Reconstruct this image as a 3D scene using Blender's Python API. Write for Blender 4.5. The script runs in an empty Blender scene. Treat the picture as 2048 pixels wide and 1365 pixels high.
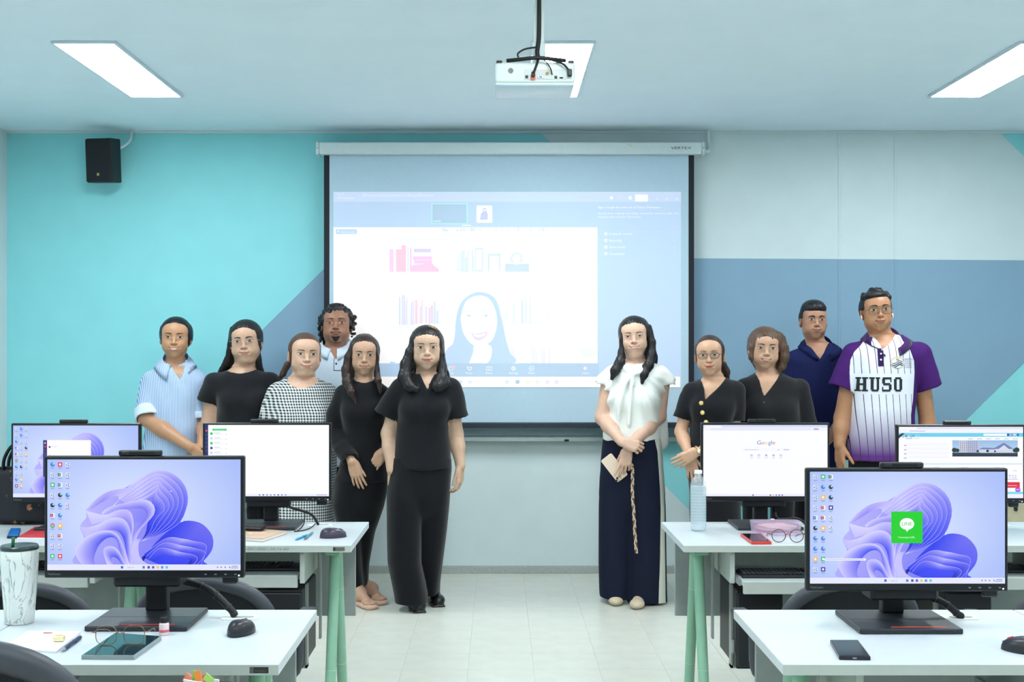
import bpy, bmesh, math, random
import numpy as np
from mathutils import Vector, Matrix
from mathutils.geometry import tessellate_polygon

# ------------------------------------------------------------------ camera, world, exposure
SC = bpy.context.scene
COL = SC.collection
FPX, VX, VY, CAMH = 2450.0, 997.0, 700.0, 1.46        # focal length in pixels, vanishing point, eye height
cam_d = bpy.data.cameras.new('camera')
cam_d.sensor_width = 36.0
cam_d.lens = 36.0 * FPX / 2048.0
cam_d.shift_x = (1024.0 - VX) / 2048.0
cam_d.shift_y = (VY - 682.5) / 2048.0
cam_d.clip_start = 0.05
cam = bpy.data.objects.new('camera', cam_d)
cam.location = (0, 0, CAMH)
cam.rotation_euler = (math.pi / 2, 0, 0)
COL.objects.link(cam)
SC.camera = cam
w = bpy.data.worlds.new('world'); SC.world = w
w.use_nodes = True
w.node_tree.nodes['Background'].inputs[0].default_value = (0.60, 0.75, 0.9, 1)
w.node_tree.nodes['Background'].inputs[1].default_value = 0.4
SC.view_settings.view_transform = 'Standard'
SC.view_settings.look = 'None'
SC.view_settings.exposure = 0.0
SC.view_settings.gamma = 1.0
SC.view_settings.use_curve_mapping = False
PANEL_STRENGTH = 36.0                                  # the ceiling lamps' own light
PANEL_COLOR = (0.93, 0.98, 1.0)

# ------------------------------------------------------------------ helpers
def lin(c):
    r = []
    for v in c[:3]:
        v = v / 255.0
        r.append(v / 12.92 if v <= 0.04045 else ((v + 0.055) / 1.055) ** 2.4)
    return tuple(r)

MATS = {}
def mat(name, rgb, rough=0.6, metal=0.0, var=0.06, vscale=30.0, bump=0.0, bscale=200.0, stretch=None,
        spec=0.5, sss=0.0, coat=0.0, trans=0.0, ior=1.45, alpha=1.0, emit=None, estr=0.0, sheen=0.0):
    if name in MATS: return MATS[name]
    m = bpy.data.materials.new(name); m.use_nodes = True
    nt = m.node_tree; b = nt.nodes['Principled BSDF']
    L = lin(rgb)
    tc = nt.nodes.new('ShaderNodeTexCoord')
    mp = nt.nodes.new('ShaderNodeMapping')
    nt.links.new(tc.outputs['Object'], mp.inputs['Vector'])
    if stretch: mp.inputs['Scale'].default_value = stretch
    if var > 0:
        n = nt.nodes.new('ShaderNodeTexNoise'); n.inputs['Scale'].default_value = vscale
        n.inputs['Detail'].default_value = 3
        nt.links.new(mp.outputs[0], n.inputs['Vector'])
        r = nt.nodes.new('ShaderNodeValToRGB')
        r.color_ramp.elements[0].position = 0.3; r.color_ramp.elements[1].position = 0.7
        r.color_ramp.elements[0].color = tuple(max(0, c * (1 - var)) for c in L) + (1,)
        r.color_ramp.elements[1].color = tuple(min(1, c * (1 + var)) for c in L) + (1,)
        nt.links.new(n.outputs[0], r.inputs[0]); nt.links.new(r.outputs[0], b.inputs['Base Color'])
    else:
        b.inputs['Base Color'].default_value = L + (1,)
    if bump > 0:
        n2 = nt.nodes.new('ShaderNodeTexNoise'); n2.inputs['Scale'].default_value = bscale
        nt.links.new(mp.outputs[0], n2.inputs['Vector'])
        bp = nt.nodes.new('ShaderNodeBump'); bp.inputs['Strength'].default_value = bump
        bp.inputs['Distance'].default_value = 0.002
        nt.links.new(n2.outputs[0], bp.inputs['Height']); nt.links.new(bp.outputs[0], b.inputs['Normal'])
    b.inputs['Roughness'].default_value = rough
    b.inputs['Metallic'].default_value = metal
    b.inputs['Specular IOR Level'].default_value = spec
    b.inputs['IOR'].default_value = ior
    b.inputs['Transmission Weight'].default_value = trans
    b.inputs['Alpha'].default_value = alpha
    b.inputs['Coat Weight'].default_value = coat
    b.inputs['Sheen Weight'].default_value = sheen
    if sss > 0:
        b.inputs['Subsurface Weight'].default_value = sss
        b.inputs['Subsurface Radius'].default_value = (0.012, 0.005, 0.003)
        b.inputs['Subsurface Scale'].default_value = 0.5
    if emit:
        b.inputs['Emission Color'].default_value = lin(emit) + (1,)
        b.inputs['Emission Strength'].default_value = estr
    MATS[name] = m
    return m

def setp(o, label=None, cat=None, group=None, kind=None):
    if label: o['label'] = label
    if cat: o['category'] = cat
    if group: o['group'] = group
    if kind: o['kind'] = kind
    return o

def empty(name, loc=(0, 0, 0), rz=0.0):
    o = bpy.data.objects.new(name, None); COL.objects.link(o)
    o.location = loc; o.rotation_euler = (0, 0, rz); o.empty_display_size = 0.05
    return o

def thing(name, label, cat, loc=(0, 0, 0), rz=0.0, group=None):
    return setp(empty(name, loc, rz), label, cat, group)

def link_mesh(name, me, parent=None, loc=None, rot=None):
    o = bpy.data.objects.new(name, me); COL.objects.link(o)
    if parent is not None: o.parent = parent
    if loc is not None: o.location = loc
    if rot is not None: o.rotation_euler = rot
    return o

def copy_tree(o, parent=None):
    c = o.copy(); COL.objects.link(c); c.parent = parent
    for ch in list(o.children): copy_tree(ch, c)
    return c

class MB:
    """collects shapes and links them as one mesh object"""
    def __init__(s): s.v, s.f, s.m, s.mats, s.smooth = [], [], [], [], []
    def mi(s, m):
        if m not in s.mats: s.mats.append(m)
        return s.mats.index(m)
    def add(s, vs, fs, m, smooth=False):
        b = len(s.v); i = s.mi(m)
        s.v += [tuple(map(float, p)) for p in vs]
        s.f += [tuple(b + k for k in f) for f in fs]
        s.m += [i] * len(fs); s.smooth += [smooth] * len(fs)
        return s
    def bm(s, bm_, m, smooth=False, M=None):
        if M is not None: bm_.transform(M)
        bm_.verts.index_update()
        s.add([v.co for v in bm_.verts], [[v.index for v in f.verts] for f in bm_.faces], m, smooth)
        bm_.free(); return s
    def box(s, c, size, m, bev=0.0, M=None, seg=1, smooth=False):
        b = bmesh.new()
        bmesh.ops.create_cube(b, size=1.0)
        for v in b.verts: v.co = Vector((v.co.x * size[0], v.co.y * size[1], v.co.z * size[2]))
        if bev > 0:
            bmesh.ops.bevel(b, geom=list(b.edges), offset=bev, segments=seg, affect='EDGES', profile=0.5)
        T = Matrix.Translation(Vector(c))
        return s.bm(b, m, smooth, T @ M if M is not None else T)
    def bb(s, lo, hi, m, bev=0.0, seg=1):
        return s.box([(a + b) / 2 for a, b in zip(lo, hi)], [b - a for a, b in zip(lo, hi)], m, bev, seg=seg)
    def tube(s, pts, r, m, n=10, closed=False, caps=True, smooth=True, flat=1.0):
        P = [Vector(p) for p in pts]; k = len(P)
        R = r if isinstance(r, (list, tuple)) else [r] * k
        vs, fs = [], []
        up = None
        for i, p in enumerate(P):
            if closed: t = P[(i + 1) % k] - P[i - 1]
            else: t = P[min(i + 1, k - 1)] - P[max(i - 1, 0)]
            t.normalize()
            if up is None:
                up = Vector((0, 0, 1)) if abs(t.z) < 0.9 else Vector((1, 0, 0))
            a = (up - t * up.dot(t))
            if a.length < 1e-6: a = t.orthogonal()
            a.normalize(); b = t.cross(a); up = a
            for j in range(n):
                q = 2 * math.pi * j / n
                vs.append(p + (a * math.cos(q) * flat + b * math.sin(q)) * R[i])
        for i in range(k if closed else k - 1):
            for j in range(n):
                a0, a1 = i * n + j, i * n + (j + 1) % n
                b0, b1 = ((i + 1) % k) * n + j, ((i + 1) % k) * n + (j + 1) % n
                fs.append((a0, a1, b1, b0))
        if caps and not closed:
            fs.append(tuple(range(n - 1, -1, -1))); fs.append(tuple((k - 1) * n + j for j in range(n)))
        return s.add(vs, fs, m, smooth)
    def lathe(s, prof, m, c=(0, 0, 0), n=28, smooth=True, M=None):
        vs, fs = [], []
        k = len(prof)
        for r, z in prof:
            for j in range(n):
                q = 2 * math.pi * j / n
                vs.append(Vector((r * math.cos(q), r * math.sin(q), z)))
        for i in range(k - 1):
            for j in range(n):
                fs.append((i * n + j, i * n + (j + 1) % n, (i + 1) * n + (j + 1) % n, (i + 1) * n + j))
        fs.append(tuple(range(n - 1, -1, -1))); fs.append(tuple((k - 1) * n + j for j in range(n)))
        T = Matrix.Translation(Vector(c))
        if M is not None: T = T @ M
        return s.add([T @ v for v in vs], fs, m, smooth)
    def prism(s, poly, z0, z1, m, M=None, bev=0.0, smooth=False):
        """extrude a 2D outline (x,y) between z0 and z1"""
        b = bmesh.new()
        lo = [b.verts.new((x, y, z0)) for x, y in poly]
        f = b.faces.new(lo)
        r = bmesh.ops.extrude_face_region(b, geom=[f])
        bmesh.ops.translate(b, verts=[g for g in r['geom'] if isinstance(g, bmesh.types.BMVert)], vec=(0, 0, z1 - z0))
        bmesh.ops.recalc_face_normals(b, faces=list(b.faces))
        if bev > 0:
            es = [e for e in b.edges if abs(e.verts[0].co.z - e.verts[1].co.z) < 1e-7]
            bmesh.ops.bevel(b, geom=es, offset=bev, segments=2, affect='EDGES', profile=0.5)
        return s.bm(b, m, smooth, M)
    def mesh(s, name):
        me = bpy.data.meshes.new(name)
        me.from_pydata(s.v, [], s.f); me.update()
        for m in s.mats: me.materials.append(m)
        me.polygons.foreach_set('material_index', s.m)
        me.polygons.foreach_set('use_smooth', s.smooth)
        return me
    def build(s, name, parent=None, loc=None, rot=None):
        return link_mesh(name, s.mesh(name), parent, loc, rot)

def rrect(wd, hg, r, n=5):
    pts = []
    for cx, cy, a0 in ((wd/2 - r, hg/2 - r, 0), (-wd/2 + r, hg/2 - r, 90), (-wd/2 + r, -hg/2 + r, 180), (wd/2 - r, -hg/2 + r, 270)):
        for i in range(n + 1):
            a = math.radians(a0 + 90 * i / n)
            pts.append((cx + r * math.cos(a), cy + r * math.sin(a)))
    return pts

def arc(p0, p1, p2, n=12):
    """quadratic curve through control points"""
    p0, p1, p2 = Vector(p0), Vector(p1), Vector(p2)
    return [(1 - t) ** 2 * p0 + 2 * t * (1 - t) * p1 + t * t * p2 for t in [i / n for i in range(n + 1)]]

def spline(pts, n=8):
    P = [Vector(p) for p in pts]; out = []
    for i in range(len(P) - 1):
        a, b, c, d = P[max(i - 1, 0)], P[i], P[i + 1], P[min(i + 2, len(P) - 1)]
        for k in range(n):
            t = k / n
            out.append(0.5 * (2 * b + (c - a) * t + (2 * a - 5 * b + 4 * c - d) * t * t + (3 * b - a - 3 * c + d) * t ** 3))
    out.append(P[-1]); return out

def at(px, py, Y):
    """the point at depth Y that the photograph shows at pixel (px, py)"""
    return Vector(((px - VX) * Y / FPX, Y, CAMH - (py - VY) * Y / FPX))

# text is set once, while the scene is empty: string -> outline mesh
TXT = {}
def prepare_text(strings):
    obs = []
    for s in strings:
        if s in TXT: continue
        cu = bpy.data.curves.new('txt', 'FONT'); cu.body = s; cu.size = 1.0
        cu.resolution_u = 3; cu.align_x = 'LEFT'
        o = bpy.data.objects.new('txt', cu); COL.objects.link(o); obs.append((s, o, cu))
    dg = bpy.context.evaluated_depsgraph_get(); dg.update()
    for s, o, cu in obs:
        me = bpy.data.meshes.new_from_object(o.evaluated_get(dg))
        V = np.array([v.co[:] for v in me.vertices]).reshape(-1, 3)
        Fc = [tuple(p.vertices) for p in me.polygons]
        TXT[s] = (V, Fc)
        bpy.data.objects.remove(o); bpy.data.curves.remove(cu); bpy.data.meshes.remove(me)

def text_2d(s, x, y, height, align='l', width=None, slant=0.0):
    """text outlines in 2D; cap height = height; optional fitted width"""
    V, Fc = TXT[s]
    V = V[:, :2].copy()
    if len(V) == 0: return [], []
    V[:, 0] -= V[:, 0].min()
    k = height / 0.73
    V[:, 1] *= k
    wd = V[:, 0].max()
    kx = (width / wd) if width else k
    V[:, 0] = V[:, 0] * kx + slant * V[:, 1]
    tot = V[:, 0].max()
    V[:, 0] += x - (tot / 2 if align == 'c' else tot if align == 'r' else 0)
    V[:, 1] += y
    return V, Fc

TEXTS = ['zoom', 'Workplace', 'กิจกรรมอบรมเชิงปฏิบัติการ "Power BI เพื่อประยุกต์ใช้ในงานประจำ"', 'admin', 'Remove pin',
         'Sign in to get the most out of Zoom Workplace', 'Access your meeting recordings, summaries, and more after the',
         'meeting ends in Zoom Workplace.', 'Dismiss', 'Display & controls', 'Recording', 'Share screen', 'Accessibility',
         'Chat', 'React', 'Share', 'Settings', 'More', 'Leave', 'VERTEX', 'ThinkCentre', 'LINE', 'Connecting to LINE...',
         'G', 'o', 'g', 'l', 'e', 'R', 'M', 'U', 'T', 'TO', 'ONE', 'RMUTTO', 'FACULTY of', 'HUMANITIES', 'and SOCIAL', 'SCIENCES',
         'Search', 'X', 'W', 'A', 'P', '110-001-0001/30-N-60', 'Modika', '>']
prepare_text(TEXTS)

class Canvas:
    """a flat screen picture: coloured 2D shapes in pixel units, y down, turned into one mesh with a colour attribute"""
    def __init__(s, wpx, hpx): s.w, s.h = wpx, hpx; s.v, s.f, s.c, s.layer = [], [], [], 0
    def _put(s, vs, fs, cols):
        b = len(s.v); s.layer += 1
        s.v += [(float(x), float(y), s.layer) for x, y in vs]
        s.f += [tuple(b + k for k in f) for f in fs]
        s.c += [tuple(c) for c in cols]
    def rect(s, x0, y0, x1, y1, c, c2=None, nx=1):
        cols = [c, c, c2 or c, c2 or c]
        s._put([(x0, y0), (x1, y0), (x1, y1), (x0, y1)], [(0, 1, 2, 3)], cols)
    def poly(s, pts, c, cf=None):
        tri = tessellate_polygon([[Vector((x, y, 0)) for x, y in pts]])
        s._put(pts, [tuple(t) for t in tri], [cf(x, y) for x, y in pts] if cf else [c] * len(pts))
    def disc(s, x, y, r, c, ry=None, n=18):
        s.poly([(x + r * math.cos(2*math.pi*i/n), y + (ry or r) * math.sin(2*math.pi*i/n)) for i in range(n)], c)
    def ring(s, x, y, r, t, c, n=20):
        vs, fs = [], []
        for i in range(n):
            a = 2*math.pi*i/n
            vs += [(x + r*math.cos(a), y + r*math.sin(a)), (x + (r-t)*math.cos(a), y + (r-t)*math.sin(a))]
        for i in range(n):
            j = (i + 1) % n
            fs.append((2*i, 2*j, 2*j+1, 2*i+1))
        s._put(vs, fs, [c]*len(vs))
    def rrect(s, x0, y0, x1, y1, r, c):
        s.poly([((x0+x1)/2 + a, (y0+y1)/2 + b) for a, b in rrect(x1-x0, y1-y0, r)], c)
    def strip(s, A, B, ca, cb):
        """ribbon between two equally long polylines, colour running across it"""
        n = len(A); vs = list(A) + list(B)
        fs = [(i, i+1, n+i+1, n+i) for i in range(n-1)]
        ca = ca if isinstance(ca, list) else [ca]*n; cb = cb if isinstance(cb, list) else [cb]*n
        s._put(vs, fs, ca + cb)
    def line(s, pts, wd, c):
        P = [Vector((p[0], p[1])) for p in pts]; A, B = [], []
        for i, p in enumerate(P):
            t = (P[min(i+1, len(P)-1)] - P[max(i-1, 0)]); t.normalize()
            q = Vector((-t.y, t.x)) * wd/2
            A.append(tuple(p + q)); B.append(tuple(p - q))
        s.strip(A, B, c, c)
    def text(s, st, x, y, h, c, align='l', width=None, slant=0.0):
        V, Fc = text_2d(st, x, 0, h, align, width, slant)
        if len(V): s._put([(vx, y - vy) for vx, vy in V], Fc, [c]*len(V))
    def mesh(s, name, width_m, m, base=None):
        """lies in the XZ plane facing -Y, centred; each layer 0.02 mm in front of the one before"""
        k = width_m / s.w
        me = bpy.data.meshes.new(name)
        V = [((x - s.w/2)*k, -0.000012*l, (s.h/2 - y)*k) for x, y, l in s.v]
        me.from_pydata(V, [], s.f); me.update()
        at_ = me.color_attributes.new('Col', 'FLOAT_COLOR', 'POINT')
        base = base or (0, 0, 0)
        arr = np.ones((len(V), 4), np.float32)
        arr[:, :3] = np.array([[max(0, a-b) for a, b in zip(lin(c), base)] for c in s.c], np.float32)
        at_.data.foreach_set('color', arr.ravel())
        me.materials.append(m)
        return me

def screen_mat(name, strength=1.0, base=(0.01, 0.01, 0.012), rough=0.35):
    m = bpy.data.materials.new(name); m.use_nodes = True; nt = m.node_tree; b = nt.nodes['Principled BSDF']
    a = nt.nodes.new('ShaderNodeVertexColor'); a.layer_name = 'Col'
    nt.links.new(a.outputs[0], b.inputs['Emission Color'])
    b.inputs['Emission Strength'].default_value = strength
    b.inputs['Base Color'].default_value = tuple(base) + (1,)
    b.inputs['Roughness'].default_value = rough
    return m

def flat_text(st, height, m, align='l', width=None, slant=0.0, thick=0.0004):
    """lettering as a thin raised mesh in the XZ plane facing -Y"""
    V, Fc = text_2d(st, 0, 0, height, align, width, slant)
    me = bpy.data.meshes.new('lettering')
    me.from_pydata([(x, -thick, y) for x, y in V], [], Fc); me.update(); me.materials.append(m)
    return me
# ------------------------------------------------------------------ the room
XL, XR, YB, YF, HC = -3.21, 4.15, 8.0, -2.6, 2.89
M_white = mat('wall_white_paint', (206, 222, 225), 0.7, var=0.02, vscale=6, bump=0.05, bscale=90)
M_teal = mat('wall_teal_paint', (142, 218, 224), 0.65, var=0.02, vscale=5, bump=0.05, bscale=90)
M_slate = mat('wall_slate_paint', (130, 164, 188), 0.65, var=0.02, vscale=5, bump=0.05, bscale=90)
M_ceil = mat('ceiling_paint', (228, 244, 255), 0.8, var=0.015, vscale=4, bump=0.04, bscale=60)
M_tile = mat('floor_tile', (205, 208, 198), 0.28, var=0.05, vscale=9, spec=0.5)
M_grout = mat('floor_grout', (190, 195, 187), 0.7, var=0.08)
M_base = mat('baseboard_grey', (168, 176, 172), 0.6, var=0.12, vscale=80)
M_lamp = mat('lamp_diffuser', (255, 255, 255), 0.5, var=0, emit=(250, 254, 255), estr=PANEL_STRENGTH)
M_lampframe = mat('lamp_frame', (205, 222, 230), 0.4, var=0.02)
M_black = mat('black_plastic', (22, 24, 28), 0.45, var=0.1, bump=0.06, bscale=600)
M_blackcloth = mat('black_border', (18, 24, 34), 0.7, var=0.1)
M_alu = mat('aluminium', (170, 186, 186), 0.35, metal=0.7, var=0.05)

# floor: slab, a field in front and the separate tiles of the part in view
TX0, TY1, TS = -0.139, 8.0, 0.30
mb = MB()
mb.bb((XL - .1, YF - .1, -0.06), (XR + .1, YB + .1, -0.002), M_grout)
mb.bb((XL, YF, -0.002), (XR, 5.0, 0.0), M_tile)
floor = setp(mb.build('floor'), kind='structure')
tb = MB(); tb.bb((-TS/2 + .0007, -TS/2 + .0007, -0.0018), (TS/2 - .0007, TS/2 - .0007, 0.0), M_tile, 0.0004)
tile_me = tb.mesh('floor_tile')
for i in range(-10, 13):
    for j in range(10):
        x = TX0 + TS * (i + .5)
        if x - TS/2 < XL or x + TS/2 > XR: continue
        link_mesh('floor_tile', tile_me, floor, (x, TY1 - TS * (j + .5), 0))
setp(MB().bb((XL - .1, YF - .1, HC), (XR + .1, YB + .1, HC + .1), M_ceil).build('ceiling'), kind='structure')
wall_back = setp(MB().bb((XL - .1, YB, -.05), (XR + .1, YB + .15, HC), M_white).build('wall_back'), kind='structure')
setp(MB().bb((XL - .15, YF - .1, -.05), (XL, YB, HC), M_white).build('wall_left'), kind='structure')
setp(MB().bb((XR, YF - .1, -.05), (XR + .15, YB, HC), M_white).build('wall_right'), kind='structure')
setp(MB().bb((XL, YF - .15, -.05), (XR, YF, HC), M_white).build('wall_front'), kind='structure')

def wall_field(name, px, m, d=0.0012):
    P = [at(x, y, YB) for x, y in px]
    b = MB()
    n = len(P)
    vs = [(p.x, YB - d, p.z) for p in P] + [(p.x, YB, p.z) for p in P]
    fs = [tuple(range(n))] + [(i, (i + 1) % n, n + (i + 1) % n, n + i) for i in range(n)]
    b.add(vs, fs, m)
    return b.build(name, wall_back)
CL = VY - (HC - CAMH) * FPX / YB                       # where wall and ceiling meet
wall_field('paint_field', [(14, CL), (1078, CL), (1103, 287), (902, 287), (32, 1147), (14, 1147)], M_teal)
wall_field('paint_field', [(902, 287), (1300, 287), (1300, 868), (314, 868)], M_slate)
wall_field('paint_field', [(1384, 517), (1600, 518), (2048, 521), (2268, 523), (2268, 505), (1893, 880), (1384, 880)][:4] + [(2252, 523), (1893, 880), (1384, 880)], M_slate)
wall_field('paint_field', [(1238, 880), (1893, 880), (2250, 523), (2268, 523), (2268, 1147), (1505, 1147)], M_teal)
wall_field('paint_field', [(1997, CL), (2268, CL), (2268, 521), (2255, 521)], M_teal)

b = MB(); b.bb((XL, YB - 0.012, 0), (XR, YB - .0004, 0.05), M_base, 0.002)
setp(b.build('baseboard_back'), kind='structure')
b = MB(); b.bb((XL + .0004, YF, 0), (XL + .012, YB - .013, 0.05), M_base, 0.002)
setp(b.build('baseboard_left'), kind='structure')
# cover strips on the wall joints and the ceiling edge
for k, px in enumerate((1678, 1790)):
    x = at(px, 500, YB).x
    b = MB(); z1, z2 = at(px, 519, YB).z, at(px, 880, YB).z
    b.bb((x - .007, YB - .004, z1), (x + .007, YB - .0014, HC - .017), M_white, 0.001)
    b.bb((x - .007, YB - .004, z2), (x + .007, YB - .0014, z1), M_slate, 0.001)
    b.bb((x - .007, YB - .004, 0.051), (x + .007, YB - .0014, z2), M_teal, 0.001)
    setp(b.build('trim_%d' % (k + 1)), kind='structure')
b = MB(); b.bb((XL, YB - .014, HC - .016), (XR, YB - .0014, HC - .0002), M_white, 0.003)
setp(b.build('trim_3'), kind='structure')

# ceiling lamps
def ceiling_lamp(x, y, label):
    t = thing('ceiling_light', label, 'light', (x, y, HC), 0, 'recessed ceiling lamps')
    fr = MB()
    W2, L2, fw, dz = .15, .61, .013, .014
    for lo, hi in (((-W2, -L2, -dz), (-W2 + fw, L2, -.0005)), ((W2 - fw, -L2, -dz), (W2, L2, -.0005)),
                   ((-W2 + fw, -L2, -dz), (W2 - fw, -L2 + fw, -.0005)), ((-W2 + fw, L2 - fw, -dz), (W2 - fw, L2, -.0005))):
        fr.bb(lo, hi, M_lampframe, 0.002)
    fr.build('frame', t)
    MB().bb((-W2 + fw, -L2 + fw, -.009), (W2 - fw, L2 - fw, -.0005), M_lamp).build('diffuser', t)
    return t
for y, row in ((6.27, 'nearest the painted wall'), (3.3, 'above the front desks'), (0.4, 'at the back of the room')):
    for x, side in ((-1.92, 'over the left desks'), (0.30, 'over the centre aisle'), (2.56, 'over the right desks')):
        lb = 'bright rectangular ceiling lamp %s, %s' % (side, row)
        if y > 6: lb = {-1.92: 'bright white ceiling panel lamp at the left', .30: 'bright ceiling panel lamp partly hidden behind the projector',
                        2.56: 'bright white ceiling panel lamp at the right edge'}[x]
        ceiling_lamp(x, y, lb)

# loudspeaker on the back wall
M_speaker = mat('speaker_grille', (18, 22, 28), 0.7, var=0.25, vscale=400, bump=0.3, bscale=900)
p = at(203.5, 320, 7.80)
sp = thing('loudspeaker', 'small black wall loudspeaker high on the teal wall', 'loudspeaker', (p.x, 7.84, p.z))
Rt = Matrix.Rotation(math.radians(1.6), 4, 'Y') @ Matrix.Rotation(math.radians(-16), 4, 'Z') @ Matrix.Rotation(math.radians(6), 4, 'X')
MB().box((0, 0, 0), (.186, .11, .28), M_black, .008, Rt, 2).build('cabinet', sp)
MB().box((0, 0, 0), (.178, .01, .268), M_speaker, .004, Matrix.Translation((0, 0, 0)) @ Rt @ Matrix.Translation((0, -.062, 0))).build('grille', sp)
M_badge = mat('gold_badge', (196, 190, 120), 0.4, metal=0.4, var=0.05)
g = MB()
for dx in (-.0045, .0045):
    g.box((0, 0, 0), (.006, .002, .017), M_badge, 0, Rt @ Matrix.Translation((dx, -.068, -.088)))
g.build('badge', sp)
b = MB(); b.tube(spline([(.04, .0, .07), (.10, .03, .09), (.138, .08, .135), (.145, .11, .19), (.145, .11, HC - p.z)], 6), .009, M_white)
b.build('conduit', sp)

# whiteboard behind the screen
wb = thing('whiteboard', 'whiteboard whose lower edge and tray show under the projection screen', 'whiteboard', (0, YB, 0))
M_board = mat('whiteboard_face', (168, 196, 208), 0.25, var=0.03)
MB().bb((-1.05, -.024, .90), (1.22, -.0016, 2.05), M_board).build('board', wb)
b = MB()
b.bb((-1.07, -.028, .885), (1.24, -.0016, .90), M_alu, .003); b.bb((-1.07, -.028, 2.05), (1.24, -.0016, 2.07), M_alu, .003)
b.bb((-1.07, -.028, .90), (-1.05, -.0016, 2.05), M_alu, .003); b.bb((1.22, -.028, .90), (1.24, -.0016, 2.05), M_alu, .003)
b.build('frame', wb)
b = MB(); b.bb((-1.07, -.085, .868), (1.24, -.0016, .884), M_alu, .004); b.bb((-1.07, -.087, .868), (1.24, -.081, .895), M_alu, .002)
b.build('tray', wb)
MB().box((.44, -.091, .874), (.03, .007, .014), M_black, .002).build('tray_clip', wb)

# projection screen
YS = 7.88
s0 = thing('projection_screen', 'pulled-down projection screen with a white housing and black side borders', 'screen', (0, YS, 0))
M_house = mat('screen_housing', (206, 220, 222), 0.45, var=0.02)
M_fabric = mat('screen_fabric', (181, 207, 223), 0.8, var=0.015, vscale=40)
def sx(px): return (px - VX) * YS / FPX
def sz(py): return CAMH - (py - VY) * YS / FPX
MB().bb((sx(640), -.05, sz(311)), (sx(1402), .05, sz(287)), M_house, .008, 2).build('housing', s0)
for a, c in ((634, 640), (1402, 1407)):
    e = MB().bb((sx(a), -.053, sz(312)), (sx(c), .053, sz(286)), M_house, .004).build('end_cap', s0)
    MB().tube([((sx(a) + sx(c)) / 2, -.056, sz(298.5)), ((sx(a) + sx(c)) / 2, -.052, sz(298.5))], .003, M_black, 8).build('screw', e)
zb = sz(845)
MB().bb((sx(659), -.002, zb), (sx(1377), .002, sz(311)), M_fabric).build('fabric', s0)
MB().bb((sx(648), -.0024, zb), (sx(659), .0024, sz(311)), M_blackcloth).build('border', s0)
MB().bb((sx(1377), -.0024, zb), (sx(1388), .0024, sz(311)), M_blackcloth).build('border', s0)
M_bar = mat('screen_bar', (40, 50, 62), 0.4, var=0.05)
MB().bb((sx(644), -.014, sz(856)), (sx(1392), .014, zb), M_bar, .006, 2).build('bottom_bar', s0)
M_navyink = mat('navy_ink', (26, 42, 78), 0.5, var=0)
o = link_mesh('lettering', flat_text('VERTEX', .017, M_navyink, width=.132, slant=.18), s0, (sx(1339), -.0505, sz(301.2)))
M_stain = mat('yellowed_tape', (205, 212, 170), 0.6)
MB().box((sx(1258), -.051, sz(293)), (.034, .001, .008), M_stain, 0, Matrix.Rotation(math.radians(35), 4, 'Y')).build('tape', s0)
b = MB(); b.tube(spline([(sx(1408), .0, sz(302)), (sx(1417), .03, sz(301)), (sx(1421), .07, sz(292)), (sx(1421), .085, sz(275)), (sx(1421), .085, HC)], 6), .012, M_house)
b.build('conduit', s0)

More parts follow.
